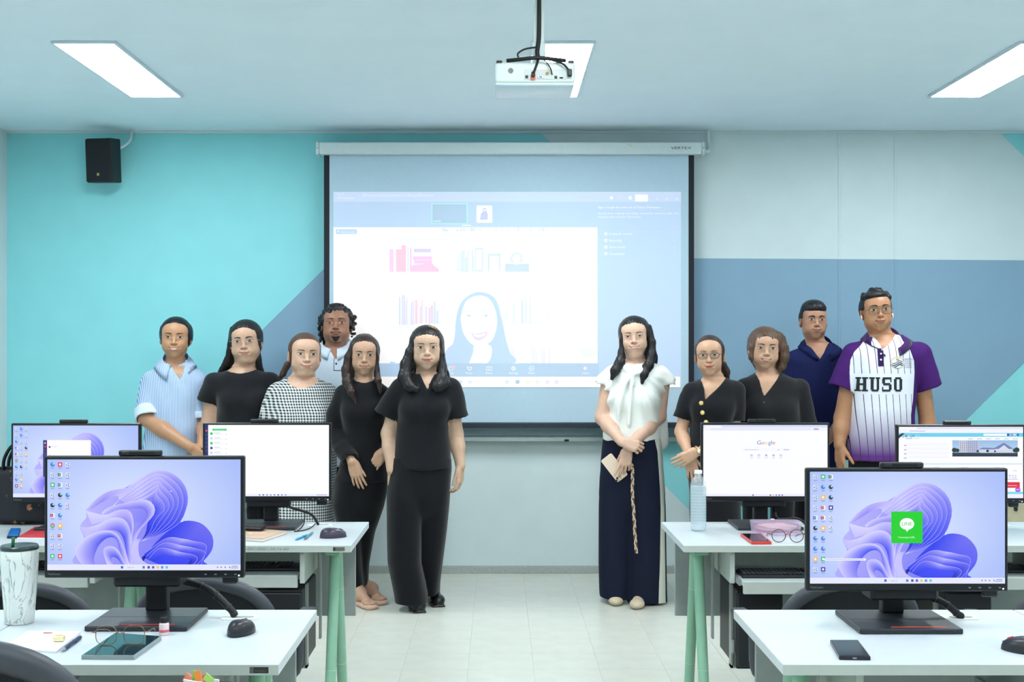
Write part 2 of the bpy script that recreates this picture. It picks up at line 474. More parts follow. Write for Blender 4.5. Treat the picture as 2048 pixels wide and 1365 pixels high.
# the projected meeting window
def projected():
    ox, oy = 667.0, 384.0
    c = Canvas(695, 391)
    class K: pass
    def R(x0, y0, x1, y1, col): c.rect(x0 - ox, y0 - oy, x1 - ox, y1 - oy, col)
    def T(s, x, y, h, col, w=None, al='l'): c.text(s, x - ox, y - oy, h, col, al, w)
    UI, TB, WH, TX = (191, 217, 246), (207, 226, 254), (252, 254, 255), (245, 249, 255)
    R(667, 384, 1362, 775, UI)
    R(667, 384, 1362, 404, TB)
    T('zoom', 674, 390, 3.2, TX, 14); T('Workplace', 674, 398.5, 5.0, TX, 34)
    c.ring(728 - ox, 391 - oy, 3.2, 1, TX)
    T(TEXTS[2], 734, 393.2, 4.2, TX, 134)
    c.disc(1223 - ox, 396 - oy, 3.6, TX); c.ring(1241 - ox, 396 - oy, 3.6, .9, (225, 236, 252)); R(1257, 392.5, 1263.5, 399.5, TX)
    c.rrect(1270 - ox, 389.5 - oy, 1296 - ox, 403.5 - oy, 2.5, WH)
    R(1311, 397.5, 1316, 398.6, TX); c.ring(1333.5 - ox, 398 - oy, 2.8, .8, TX)
    for a in (1, -1): c.line([(1351 - ox, 398 - 2.5*a - oy), (1356 - ox, 398 + 2.5*a - oy)], .9, TX)
    # gallery strip
    R(863, 407, 935, 448.5, (180, 246, 240)); R(864.8, 408.8, 933.2, 446.8, (178, 207, 231)); T('admin', 866, 444.5, 4.6, TX, 16)
    c.rrect(953 - ox, 411.5 - oy, 984.5 - ox, 446 - oy, 2.5, WH)
    c.poly([(x - ox, y - oy) for x, y in ((960, 440), (962, 428), (966, 424), (965, 419), (968, 416), (972, 417), (973, 424), (976, 429), (975, 440))], (196, 204, 236))
    c.disc(969 - ox, 421 - oy, 2.4, (240, 243, 252))
    R(944, 441, 946, 445, (226, 200, 232)); R(924, 450.4, 942, 452.6, TX)
    # video picture: bookshelf
    R(667, 455, 1195, 727, WH)
    SH, SH2 = (242, 248, 252), (233, 241, 249)
    for y in (475, 546, 650): R(775, y, 1137, y + 5, SH); R(775, y + 5, 1137, y + 6.4, SH2)
    for x in (805, 948, 1092): R(x, 461, x + 1.5, 650, SH)
    R(1137, 457, 1138, 727, SH2)
    rnd = random.Random(4)
    def books(x, x1, yb, hmin, hmax, cols, wmin=2, wmax=5):
        while x < x1:
            wd = rnd.uniform(wmin, wmax); hh = rnd.uniform(hmin, hmax)
            R(x, yb - hh, min(x1, x + wd - .6), yb, rnd.choice(cols)); x += wd
    PK, BL = [(250, 214, 242), (255, 196, 214), (254, 186, 198)], [(222, 232, 246), (236, 241, 250), (212, 224, 243), (240, 244, 251)]
    R(779, 499, 787, 544, (250, 206, 244)); R(792, 499, 806, 544, (255, 180, 202)); R(803, 491, 812, 544, (255, 190, 200)); R(815, 494, 817, 544, BL[2]); R(820, 496, 823, 544, (250, 190, 238))
    for k, (a, bx, cc) in enumerate(((828, 862, (218, 208, 240)), (830, 860, (244, 240, 250)), (826, 864, (248, 190, 236)), (828, 864, (246, 176, 230)), (826, 860, (226, 222, 244)), (820, 876, (252, 180, 232)))):
        R(a, 498 + k * 7.6, bx, 505 + k * 7.6, cc)
    c.poly([(820 - ox, 544 - oy), (822 - ox, 532 - oy), (862 - ox, 526 - oy), (878 - ox, 540 - oy), (878 - ox, 544 - oy)], (253, 172, 228))
    c.ring(896 - ox, 522 - oy, 12, 1.2, (222, 234, 236)); R(884, 524, 908, 544, (246, 250, 250))
    books(912, 968, 544, 26, 46, BL, 2, 5); R(950, 496, 966, 544, (214, 228, 244)); R(952, 500, 964, 540, (240, 246, 252))
    R(976, 508, 1001, 543, (206, 222, 240)); R(979, 512, 998, 543, WH)
    R(1010, 528, 1058, 544, (200, 216, 238)); c.disc(1033 - ox, 518 - oy, 13, (214, 226, 242)); c.disc(1033 - ox, 517 - oy, 8, (242, 247, 253)); R(1025, 525, 1042, 528, (246, 250, 254))
    books(1060, 1136, 545, 44, 56, [(246, 249, 253), (240, 244, 250), (250, 252, 254)], 3, 6)
    books(880, 1090, 463, 3, 9, BL, 2, 6)
    books(775, 800, 648, 40, 52, [(244, 248, 252), (238, 243, 248)], 4, 7); books(798, 828, 650, 38, 60, [(216, 222, 246), (240, 240, 252), (228, 220, 246)], 2, 4)
    books(830, 880, 648, 24, 50, [(226, 216, 240), (214, 226, 244), (240, 236, 248), (244, 212, 226)], 2, 6)
    books(1005, 1036, 648, 30, 48, [(240, 246, 246), (226, 242, 232)], 3, 6); books(1043, 1098, 648, 46, 58, [(206, 220, 242), (222, 232, 246), (236, 240, 250)], 2, 5)
    books(1098, 1136, 648, 44, 52, [(248, 250, 253), (243, 246, 251)], 4, 7); books(1022, 1136, 727, 22, 34, [(248, 249, 252), (238, 240, 249), (230, 232, 246)], 2, 6)
    for k in range(6): c.line([(1166 + k * 4 - ox, 716 - oy), (1164 + k * 5 - ox, 694 - oy + (k % 2) * 5)], 1.6, (214, 246, 222))
    R(1165, 498, 1180, 522, (240, 244, 248)); R(1166, 552, 1181, 576, (244, 247, 250))
    c.rrect(672 - ox, 459 - oy, 714 - ox, 468.5 - oy, 1.5, (193, 216, 240)); T('Remove pin', 682, 466.2, 4, TX, 28); c.disc(677 - ox, 463.7 - oy, 1.8, TX)
    # woman in the picture
    HA, FA, JK = (190, 216, 248), (248, 251, 255), (196, 214, 248)
    def S(pts, col, n=6):
        c.poly([(p.x, p.y) for p in spline([(x - ox, y - oy, 0) for x, y in pts] + [(pts[0][0] - ox, pts[0][1] - oy, 0)], n)[:-1]], col)
    S([(885, 727), (892, 702), (905, 690), (925, 680), (980, 680), (1005, 690), (1018, 705), (1024, 727)], JK)
    S([(890, 727), (908, 680), (912, 640), (922, 606), (946, 587), (970, 586), (992, 600), (1004, 640), (1012, 680), (1022, 712), (1022, 727)], HA)
    S([(938, 727), (946, 706), (950, 690), (978, 690), (984, 704), (974, 727)], FA)
    S([(921, 636), (930, 606), (946, 594), (966, 592), (982, 602), (992, 625), (994, 650), (986, 678), (972, 690), (956, 693), (940, 686), (926, 664)], FA)
    SHD = (226, 233, 250)
    for x in (938, 972):
        c.line([(x - 9 - ox, 624 - oy), (x - ox, 620.5 - oy), (x + 9 - ox, 623 - oy)], 1.6, SHD); c.disc(x - ox, 632 - oy, 5.5, (218, 227, 248), 2.2); c.disc(x - ox, 632 - oy, 2, (196, 208, 240), 1.8)
    S([(948, 655), (955, 650), (958, 652), (966, 650), (970, 655), (960, 659)], (236, 241, 252))
    S([(942, 666), (955, 668), (974, 664), (972, 673), (960, 681), (949, 678)], (226, 216, 244)); S([(946, 668), (957, 670), (971, 667), (968, 672), (957, 675), (949, 673)], WH)
    # right panel
    T(TEXTS[5], 1196, 417, 4.6, WH, 124); T(TEXTS[6], 1196, 429, 4.2, TX, 160); T(TEXTS[7], 1196, 436, 4.2, TX, 86); T('Dismiss', 1337, 453.5, 4.2, (216, 216, 252), 20)
    R(1195, 463.5, 1362, 464.2, (204, 224, 248))
    for k, s in enumerate(TEXTS[9:13]):
        y = 468 + k * 13.3
        c.disc(1211.5 - ox, y - oy, 3.2, TX); T(s, 1218, y + 2, 4.6, TX); T('>', 1347.5, y + 2, 3.6, TX, 2.2)
        c.disc(1211.5 - ox, y - oy, 1.2, UI)
    # toolbar and task bar
    R(667, 727, 1197, 754, (180, 208, 233))
    for s, x in (('Chat', 902), ('React', 938.5), ('Share', 978), ('Settings', 1027), ('More', 1063), ('Leave', 1171)):
        T(s, x, 748.5, 4.4, TX, None, 'c')
    c.ring(902 - ox, 737.5 - oy, 4.4, 1.1, TX); c.disc(907 - ox, 735 - oy, 3.2, (255, 178, 196))
    S([(933.5, 736), (936, 733.5), (939, 735.5), (942, 733.5), (944, 737), (939, 742)], TX); S([(935.3, 736.5), (937, 735), (939, 737), (941.5, 735), (942.4, 737), (939, 740)], (180, 208, 233))
    c.rrect(972.5 - ox, 733.5 - oy, 984 - ox, 741.5 - oy, 1.2, TX); c.rrect(973.6 - ox, 734.6 - oy, 982.9 - ox, 740.4 - oy, .8, (180, 208, 233)); c.line([(978.2 - ox, 740 - oy), (978.2 - ox, 735.5 - oy)], 1, TX)
    c.ring(1027 - ox, 737.5 - oy, 4.4, 1.3, TX); c.ring(1027 - ox, 737.5 - oy, 2.2, .9, TX); c.ring(1063 - ox, 737.5 - oy, 5, 1, TX)
    for k in (-2, 0, 2): c.disc(1063 + k - ox, 737.5 - oy, .7, TX)
    c.ring(1171 - ox, 737 - oy, 3.6, 1.2, (250, 226, 240)); c.disc(1169 - ox, 737 - oy, 2.4, TX)
    R(667, 754, 1360, 775, (253, 254, 255))
    for x, col in ((921, (214, 228, 246)), (940, (226, 234, 244)), (1014, (220, 230, 240)), (1035, (166, 188, 220)), (1056, (236, 242, 218)), (1075, (226, 238, 228)), (1095, (228, 230, 246)), (1113, (226, 226, 246))):
        c.rrect(x - 4 - ox, 760.5 - oy, x + 4 - ox, 768 - oy, 2, col)
    c.rrect(780 - ox, 724 - oy, 790 - ox, 729 - oy, 1, UI)
    return c
M_proj = screen_mat('projected_light', 1.0, base=lin((181, 207, 223)), rough=0.8)
me = projected().mesh('projected_picture', 695 * YS / FPX, M_proj, base=(.38, .575, .70))
link_mesh('projected_picture', me, s0, (sx(667 + 347.5), -.0022, sz(384 + 195.5)))

# projector hanging from the ceiling
YP = 4.60
pj = thing('projector', 'white ceiling-mounted projector with black cables plugged into its back', 'projector', (0, YP, 0))
k4 = FPX / YP
def jx(px): return (px - VX) / k4
def jz(py): return CAMH - (py - VY) / k4
M_pj = mat('projector_shell', (214, 224, 222), 0.4, var=0.02)
M_pj2 = mat('projector_top', (206, 226, 238), 0.3, var=0.02)
b = MB()
out = [(jx(992), jz(182)), (jx(989.5), jz(166)), (jx(990.5), jz(134)), (jx(994), jz(127)), (jx(1000), jz(124)), (jx(1138), jz(125)), (jx(1146), jz(128)), (jx(1149.5), jz(138)), (jx(1150.5), jz(156)), (jx(1147), jz(165))]
# casing: back face upright, body running toward the screen
zc, zt, zb2 = jz(166), jz(124), jz(166)
b.box((jx(1070), .125, (zt + zb2) / 2), (jx(1150.5) - jx(989.5), .25, zt - zb2), M_pj, .014, None, 3, True)
b.box((jx(1070), .128, jz(166)), (jx(1148) - jx(990), .24, .016), M_pj2, .006, None, 2, True)
b.build('casing', pj)
b = MB()
for i in range(-5, 6):
    for j in range(-5, 6):
        if i * i + j * j <= 27: b.box((jx(1021.2) + i * .002, -.0006, jz(141.5) + j * .002), (.0011, .002, .0011), M_black)
b.build('speaker_grille', pj)
M_port = mat('port_panel', (196, 206, 206), 0.5, var=0.03)
pp = MB().box((jx(1091), -.0008, jz(149)), (jx(1131) - jx(1046), .003, jz(140) - jz(160)), M_port, .0015).build('port_panel', pj)
M_vga = mat('vga_blue', (60, 84, 160), 0.5); M_rd = mat('red_plug', (205, 110, 100), 0.5); M_gd = mat('gold_metal', (200, 170, 100), 0.3, metal=0.9)
for x, y, wd, hh, m in ((1053.5, 154, .011, .011, M_black), (1081, 154.5, .024, .012, M_alu), (1081, 154.5, .014, .0075, M_vga), (1111.5, 155, .011, .011, M_black), (1122.5, 156, .014, .006, M_black), (1066, 155, .019, .022, M_rd)):
    MB().box((jx(x), -.003, jz(y)), (wd, .005 if m is not M_vga else .007, hh), m, .002).build('port', pj)
MB().lathe([(.0, 0), (.006, 0), (.006, .006), (.003, .006), (.003, .001), (0, .001)], M_gd, (jx(1094.5), -.002, jz(147)), 14, True, Matrix.Rotation(math.pi/2, 4, 'X')).build('jack', pj)
for x in (998.5, 1142.5): MB().box((jx(x), .02, jz(123)), (.022, .03, .012), M_black, .004, None, 2).build('foot', pj)
b = MB(); b.lathe([(.0, 0), (.038, 0), (.036, .02), (.03, .022), (0, .016)], M_black, (jx(1040), .246, jz(146)), 24, True, Matrix.Rotation(-math.pi/2, 4, 'X')); b.build('lens', pj)
b = MB(); b.bb((jx(1068), .07, jz(112)), (jx(1090), .11, HC), M_pj, .003); b.bb((jx(1066), .06, jz(120)), (jx(1092), .12, jz(75)), M_house, .004)
b.box((jx(1078), .09, HC - .008), (.14, .14, .014), M_house, .003); b.build('mount', pj)
b = MB(); b.bb((jx(1040), .03, jz(125)), (jx(1120), .16, jz(121)), M_house, .002); b.build('mount_plate', pj)
M_cable = mat('black_cable', (16, 17, 20), 0.5, var=0.1)
b = MB()
b.tube(spline([(jx(1079), .045, HC), (jx(1079), .045, jz(40)), (jx(1078), .04, jz(75)), (jx(1075), .03, jz(100)), (jx(1078), .03, jz(116))], 6), [.010]*0 or .0085, M_cable)
b.tube(spline([(jx(1014), .02, jz(119)), (jx(1040), .0, jz(119)), (jx(1075), -.01, jz(117)), (jx(1110), .0, jz(119)), (jx(1131), .02, jz(119))], 6), .0075, M_cable)
b.tube(spline([(jx(1072), .02, jz(92)), (jx(1050), .01, jz(97)), (jx(1036), .0, jz(107)), (jx(1037), .0, jz(115))], 6), .0035, M_cable)
b.tube(spline([(jx(1077), .0, jz(116)), (jx(1073), -.02, jz(132)), (jx(1067), -.02, jz(148)), (jx(1066), -.006, jz(153))], 6), .0045, M_cable)
b.tube(spline([(jx(1088), .0, jz(119)), (jx(1100), -.02, jz(138)), (jx(1104), -.006, jz(150))], 6), .0022, M_cable)
b.tube(spline([(jx(1105), .0, jz(121)), (jx(1125), -.02, jz(130)), (jx(1136), -.015, jz(141))], 6), .0038, M_cable)
b.box((jx(1139), -.01, jz(147)), (.017, .024, .026), M_black, .003)
b.box((jx(1066), -.012, jz(150)), (.013, .02, .018), M_black, .003)
b.build('cable', pj)
# ------------------------------------------------------------------ desks
def glass_thin(name, tint=(235, 242, 245), fac=.10, rough=.03):
    m = bpy.data.materials.new(name); m.use_nodes = True; nt = m.node_tree
    for n in list(nt.nodes): nt.nodes.remove(n)
    o = nt.nodes.new('ShaderNodeOutputMaterial'); t = nt.nodes.new('ShaderNodeBsdfTransparent'); g = nt.nodes.new('ShaderNodeBsdfGlossy'); mx = nt.nodes.new('ShaderNodeMixShader')
    t.inputs[0].default_value = lin(tint) + (1,); g.inputs['Roughness'].default_value = rough
    fr = nt.nodes.new('ShaderNodeLayerWeight'); fr.inputs[0].default_value = .35
    pw = nt.nodes.new('ShaderNodeMath'); pw.operation = 'POWER'; pw.inputs[1].default_value = 3.0
    ad = nt.nodes.new('ShaderNodeMath'); ad.operation = 'MULTIPLY_ADD'; ad.inputs[1].default_value = .5; ad.inputs[2].default_value = fac + .04
    nt.links.new(fr.outputs['Facing'], pw.inputs[0]); nt.links.new(pw.outputs[0], ad.inputs[0]); nt.links.new(ad.outputs[0], mx.inputs[0])
    nt.links.new(t.outputs[0], mx.inputs[1]); nt.links.new(g.outputs[0], mx.inputs[2]); nt.links.new(mx.outputs[0], o.inputs[0])
    return m
M_lens = glass_thin('spectacle_lens', (246, 249, 250), .0)
M_top = mat('desk_laminate', (194, 203, 208), 0.35, var=0.015, vscale=20)
M_topedge = mat('desk_edge', (182, 190, 184), 0.5, var=0.02)
M_panel = mat('grey_panel', (150, 158, 156), 0.6, var=0.03)
M_green = mat('green_steel', (138, 184, 158), 0.4, var=0.03)
M_greenring = mat('green_ring', (172, 206, 184), 0.4, var=0.02)
M_plate = mat('maker_plate', (112, 112, 106), 0.4, metal=0.3, var=0.1)
M_pldark = mat('maker_plate_ink', (52, 52, 50), 0.5, var=0)
M_grom = mat('grommet_white', (226, 232, 230), 0.4, var=0.02)
M_steel = mat('steel', (176, 180, 180), 0.35, metal=0.7, var=0.05)
M_pencil = mat('pencil_marks', (128, 134, 130), 0.8, var=0)
DZ = 0.74

def desk(x0, x1, y0, y1, label, tray_front=None, legs=(True, True), plate=None, handwriting=False, tower=None):
    t = thing('computer_desk', label, 'desk', ((x0 + x1)/2, y0, 0), 0, 'computer desks')
    hx = (x1 - x0)/2; D = y1 - y0
    MB().bb((-hx + .0006, 0, DZ - .025), (hx - .0006, D, DZ), M_top, .0012).build('top', t)
    MB().bb((-hx + .0012, -.0012, DZ - .0245), (hx - .0012, .0, DZ - .0008), M_topedge).build('edge_band', t)
    MB().bb((-hx + .05, D - .060, .36), (hx - .05, D - .042, DZ - .0252), M_panel, .001).build('modesty_panel', t)
    for s, on in ((-1, legs[0]), (1, legs[1])):
        if not on: continue
        lx = s*(hx - .09); ym = D*.42
        MB().bb((lx - .032, ym - .11, DZ - .062), (lx + .032, ym + .11, DZ - .0252), M_green, .006).build('leg_bracket', t)
        for front in (True, False):
            dy = -1 if front else 1
            P = spline([(lx, ym + dy*.035, DZ - .04), (lx, ym + dy*.075, .52), (lx, ym + dy*.15, .25), (lx, ym + dy*.22, .0005)], 6)
            lg = MB().tube(P, .0205, M_green, 14).build('leg', t)
            for zr in ((.50, .22) if not front else (.25,)):
                i = min(range(len(P)), key=lambda k: abs(P[k].z - zr)); p = P[i]
                d = (P[min(i + 1, len(P)-1)] - P[i-1]).normalized()
                MB().tube([p - d*.0012, p + d*.0012], .0212, M_greenring, 14).build('ring', lg)
    tf = -.04 if tray_front is None else tray_front - y0
    for s in (-1, 1):
        bx = s*(hx - .185)
        MB().bb((bx - .009, .03, DZ - .145), (bx + .009, .36, DZ - .0252), M_topedge, .001).build('tray_bracket', t)
        if s == 1 or True:
            MB().bb((s*(hx - .150) - .004, .24, .34), (s*(hx - .150) + .004, .27, DZ - .0252), M_steel, .001).build('hanger_strip', t)
    MB().bb((-hx + .205, tf, .603), (hx - .205, tf + .33, .62), M_top, .001).build('tray', t)
    MB().bb((-hx + .205, tf - .018, .576), (hx - .205, tf - .0004, .622), M_topedge, .002).build('tray_lip', t)
    for s in (-1, 1): MB().bb((s*(hx - .200) - .004, tf + .02, .600), (s*(hx - .200) + .004, .34, .622), M_steel).build('tray_rail', t)
    gx = hx - .19
    g = MB().prism(rrect(.098, .052, .012), DZ, DZ + .003, M_grom, Matrix.Translation((gx, D - .105, 0)), .001).build('cable_grommet', t)
    MB().prism(rrect(.062, .024, .011), DZ + .003, DZ + .0036, M_panel, Matrix.Translation((gx + .006, D - .105, 0))).build('slot', g)
    if plate:
        px_ = {'r': hx - .045, 'l': -hx + .045}[plate]
        dark = y0 < 4
        pl = MB().box((px_, -.0016, DZ - .0125), (.043, .001, .014), M_pldark if dark else M_plate, .0003).build('maker_plate', t)
        MB().box((px_ - .017, -.0023, DZ - .0125), (.009, .0004, .0138), M_plate if dark else M_pldark).build('colour_block', pl)
        if dark: link_mesh('lettering', flat_text('Modika', .0055, M_plate, 'c', .024), pl, (px_ + .003, -.0022, DZ - .0165))
    if handwriting:
        link_mesh('handwriting', flat_text('110-001-0001/30-N-60', .0105, M_pencil, 'l', .185, .1), t, (-hx + .36, -.0013, DZ - .017))
    return t

NY0, NY1, FY0, FY1 = 2.80, 3.39, 4.50, 5.12
desk(-1.276, -.502, NY0, NY1, 'white desk in the front left row with a marble tumbler and folded glasses', plate='r')
desk(-2.052, -1.278, NY0, NY1, 'white desk at the front left corner of the picture, barely in view')
desk(.650, 1.424, NY0, NY1, 'white desk in the front right row holding a black phone and a lit screen')
desk(1.426, 2.200, NY0, NY1, 'white desk at the front right edge, only its seam in view')
desk(-1.316, -.541, FY0, FY1, 'white desk in the second left row with a brown notebook and pens', 4.56, plate='r', handwriting=True)
desk(-2.092, -1.318, FY0, FY1, 'white desk in the second left row, farthest left, under the floral bag', 4.56)
desk(.680, 1.455, FY0, FY1, 'white desk in the second right row with a water bottle and pink case', 4.44)
desk(1.457, 2.232, FY0, FY1, 'white desk in the second right row, farthest right behind the front screen', 4.52)

# computer towers hung under the second row
def tower(x0, label, plate_side):
    t = thing('computer_tower', label, 'computer', (x0, 4.56, .27), 0, 'computer towers under the desks')
    MB().bb((0, 0, 0), (.175, .34, .295), M_black, .006, 2).build('case', t)
    MB().bb((.004, -.012, .01), (.171, -.0005, .285), mat('tower_front', (30, 32, 36), .5), .004).build('front_panel', t)
    b = MB()
    b.bb((-.008, .06, -.012), (.183, .10, -.0005), M_steel); b.bb((-.008, .06, -.012), (-.0005, .10, .303), M_steel); b.bb((.1755, .06, -.012), (.183, .10, .303), M_steel)
    b.build('hanging_strap', t)
    MB().bb((-.0095, .03, .05), (-.0005, .05, .10), M_steel, .001).build('latch', t)
    MB().prism(rrect(.075, .19, .014), 0, .008, M_panel, Matrix.Translation((.12, -.014, .09)) @ Matrix.Rotation(math.pi/2, 4, 'X')).build('cover_plate', t)
    return t
tower(-.905, 'black computer tower hanging under the second left desk', 1)
tower(.885, 'black computer tower hanging under the second right desk beside a green leg', -1)
tower(1.66, 'black computer tower hanging under the farthest right desk', -1)

# ------------------------------------------------------------------ monitors
M_bezel = mat('monitor_bezel', (16, 18, 24), 0.35, var=0.1)
M_stand = mat('monitor_stand', (38, 42, 48), 0.4, var=0.08)
M_stand2 = mat('monitor_module', (18, 20, 26), 0.5, var=0.08)
M_red = mat('red_stripe', (190, 48, 40), 0.4, var=0)
M_redo = mat('orange_red_stripe', (206, 74, 44), 0.4, var=0)
M_grey_ink = mat('grey_print', (120, 122, 126), 0.5, var=0)
M_led = mat('led_white', (255, 255, 255), 0.5, var=0, emit=(255, 255, 255), estr=1.5)
M_screen = screen_mat('screen_glow', 1.0)

def monitor(x, Y, ztop, cv, label, red=M_red, base_dx=0.0):
    cy = .11 if Y < 4 else .080
    t = thing('monitor', label, 'monitor', (x, Y, DZ), 0, 'lit desktop monitors')
    W, H = .522, .319; zt = ztop - DZ; zb = zt - H
    MB().bb((-W/2, 0, zb), (W/2, .024, zt), M_bezel, .004, 2).build('panel', t)
    MB().bb((-W/2 + .06, .0242, zb + .05), (W/2 - .06, .05, zt - .05), M_bezel, .012, 2).build('back_shell', t)
    link_mesh('screen_image', cv, t, (0, -.0006, zt - .0085 - .145))
    link_mesh('lettering', flat_text('ThinkCentre', .0065, M_grey_ink, 'l', .034), t, (-W/2 + .009, -.0004, zb + .008))
    b = MB()
    for k in range(4): b.box((W/2 - .10 + k*.026, -.0006, zb + .010), (.006, .001, .003), M_grey_ink)
    b.build('control_marks', t)
    MB().box((W/2 - .013, -.0006, zb + .007), (.0035, .001, .0035), M_led).build('power_light', t)
    cb = MB(); cb.box((-.012, .012, zt + .0075), (.112, .020, .0145), M_bezel, .004, None, 2)
    c = cb.build('camera_bar', t)
    MB().box((-.05, .0015, zt + .0085), (.020, .004, .009), M_stand, .002).build('camera_cover', c); MB().box((.034, .0015, zt + .0085), (.016, .004, .011), M_stand, .002).build('camera_end', c)
    MB().bb((-.088, .022, zb - .028), (.088, cy - .006, zb + .06), M_stand2, .005).build('computer_module', t)
    MB().bb((W/2 - .06, .012, zb - .018), (W/2 - .02, .03, zb + .004), M_bezel, .004).build('cable_hook', t)
    MB().bb((-.029, cy, .012), (.029, cy + .040, zb + .13), M_stand2, .006, 2).build('column', t)
    by0, by1 = cy - .185, cy + .045
    bs = MB().bb((-.131 + base_dx, by0, .0005), (.131 + base_dx, by1, .014), M_stand, .003, 2).build('base', t)
    MB().bb((-.045 + base_dx, by0 + .016, .0141), (.095 + base_dx, by0 + .023, .0148), red).build('stripe', bs)
    MB().bb((-.128 + base_dx, by0 + .112, .0141), (.128 + base_dx, by0 + .1135, .0144), M_stand2).build('groove', bs)
    return t

# screen pictures, 385 x 221 units
def icon_grid(c, rows, x0=10.5, y0=10, dx=15.2, dy=20.3):
    pal = {'b': (62, 130, 220), 'r': (226, 66, 88), 'w': (214, 222, 244), 'g': (60, 196, 120), 'v': (70, 60, 160), 'y': (242, 190, 90), 'k': (40, 44, 70), 'm': (160, 40, 80)}
    for cx, col in enumerate(rows):
        for ry, ch in enumerate(col):
            if ch == '.': continue
            x, y = x0 + cx*dx, y0 + ry*dy
            if ch in 'bk': c.disc(x, y, 4.4, pal[ch]); c.disc(x + 1.8, y - 1.6, 2.2, (150, 216, 236))
            elif ch == 'w':
                c.rrect(x - 4.4, y - 4.4, x + 4.4, y + 4.4, 1.2, pal['w'])
                for a, b2 in ((-2, 1), (1.5, -2), (2, 2.2)): c.disc(x + a, y + b2, 1.2, (96, 110, 160))
            elif ch == 'c':
                c.disc(x, y, 4.6, (226, 70, 60)); c.disc(x, y + 1, 3.9, (70, 170, 90)); c.disc(x, y, 2.3, (240, 244, 250)); c.disc(x, y, 1.6, (70, 130, 220))
            elif ch in 'XWAP':
                kc = {'X': (30, 120, 76), 'W': (40, 84, 170), 'A': (164, 40, 70), 'P': (200, 70, 44)}[ch]
                c.rrect(x - 2, y - 4.4, x + 4.6, y + 4.4, .8, (232, 238, 248)); c.rrect(x - 4.6, y - 3, x + 1.2, y + 3, .6, kc); c.text(ch, x - 1.7, y + 1.7, 3.4, (240, 244, 250), 'c')
            else:
                c.rrect(x - 4.4, y - 4.4, x + 4.4, y + 4.4, 1.4, pal[ch]); c.disc(x, y, 2.2, (250, 250, 252))
            c.rect(x - 4, y + 6.2, x + 4, y + 7.2, (128, 140, 190)); c.rect(x - 2.6, y + 8, x + 2.6, y + 8.8, (146, 158, 206))

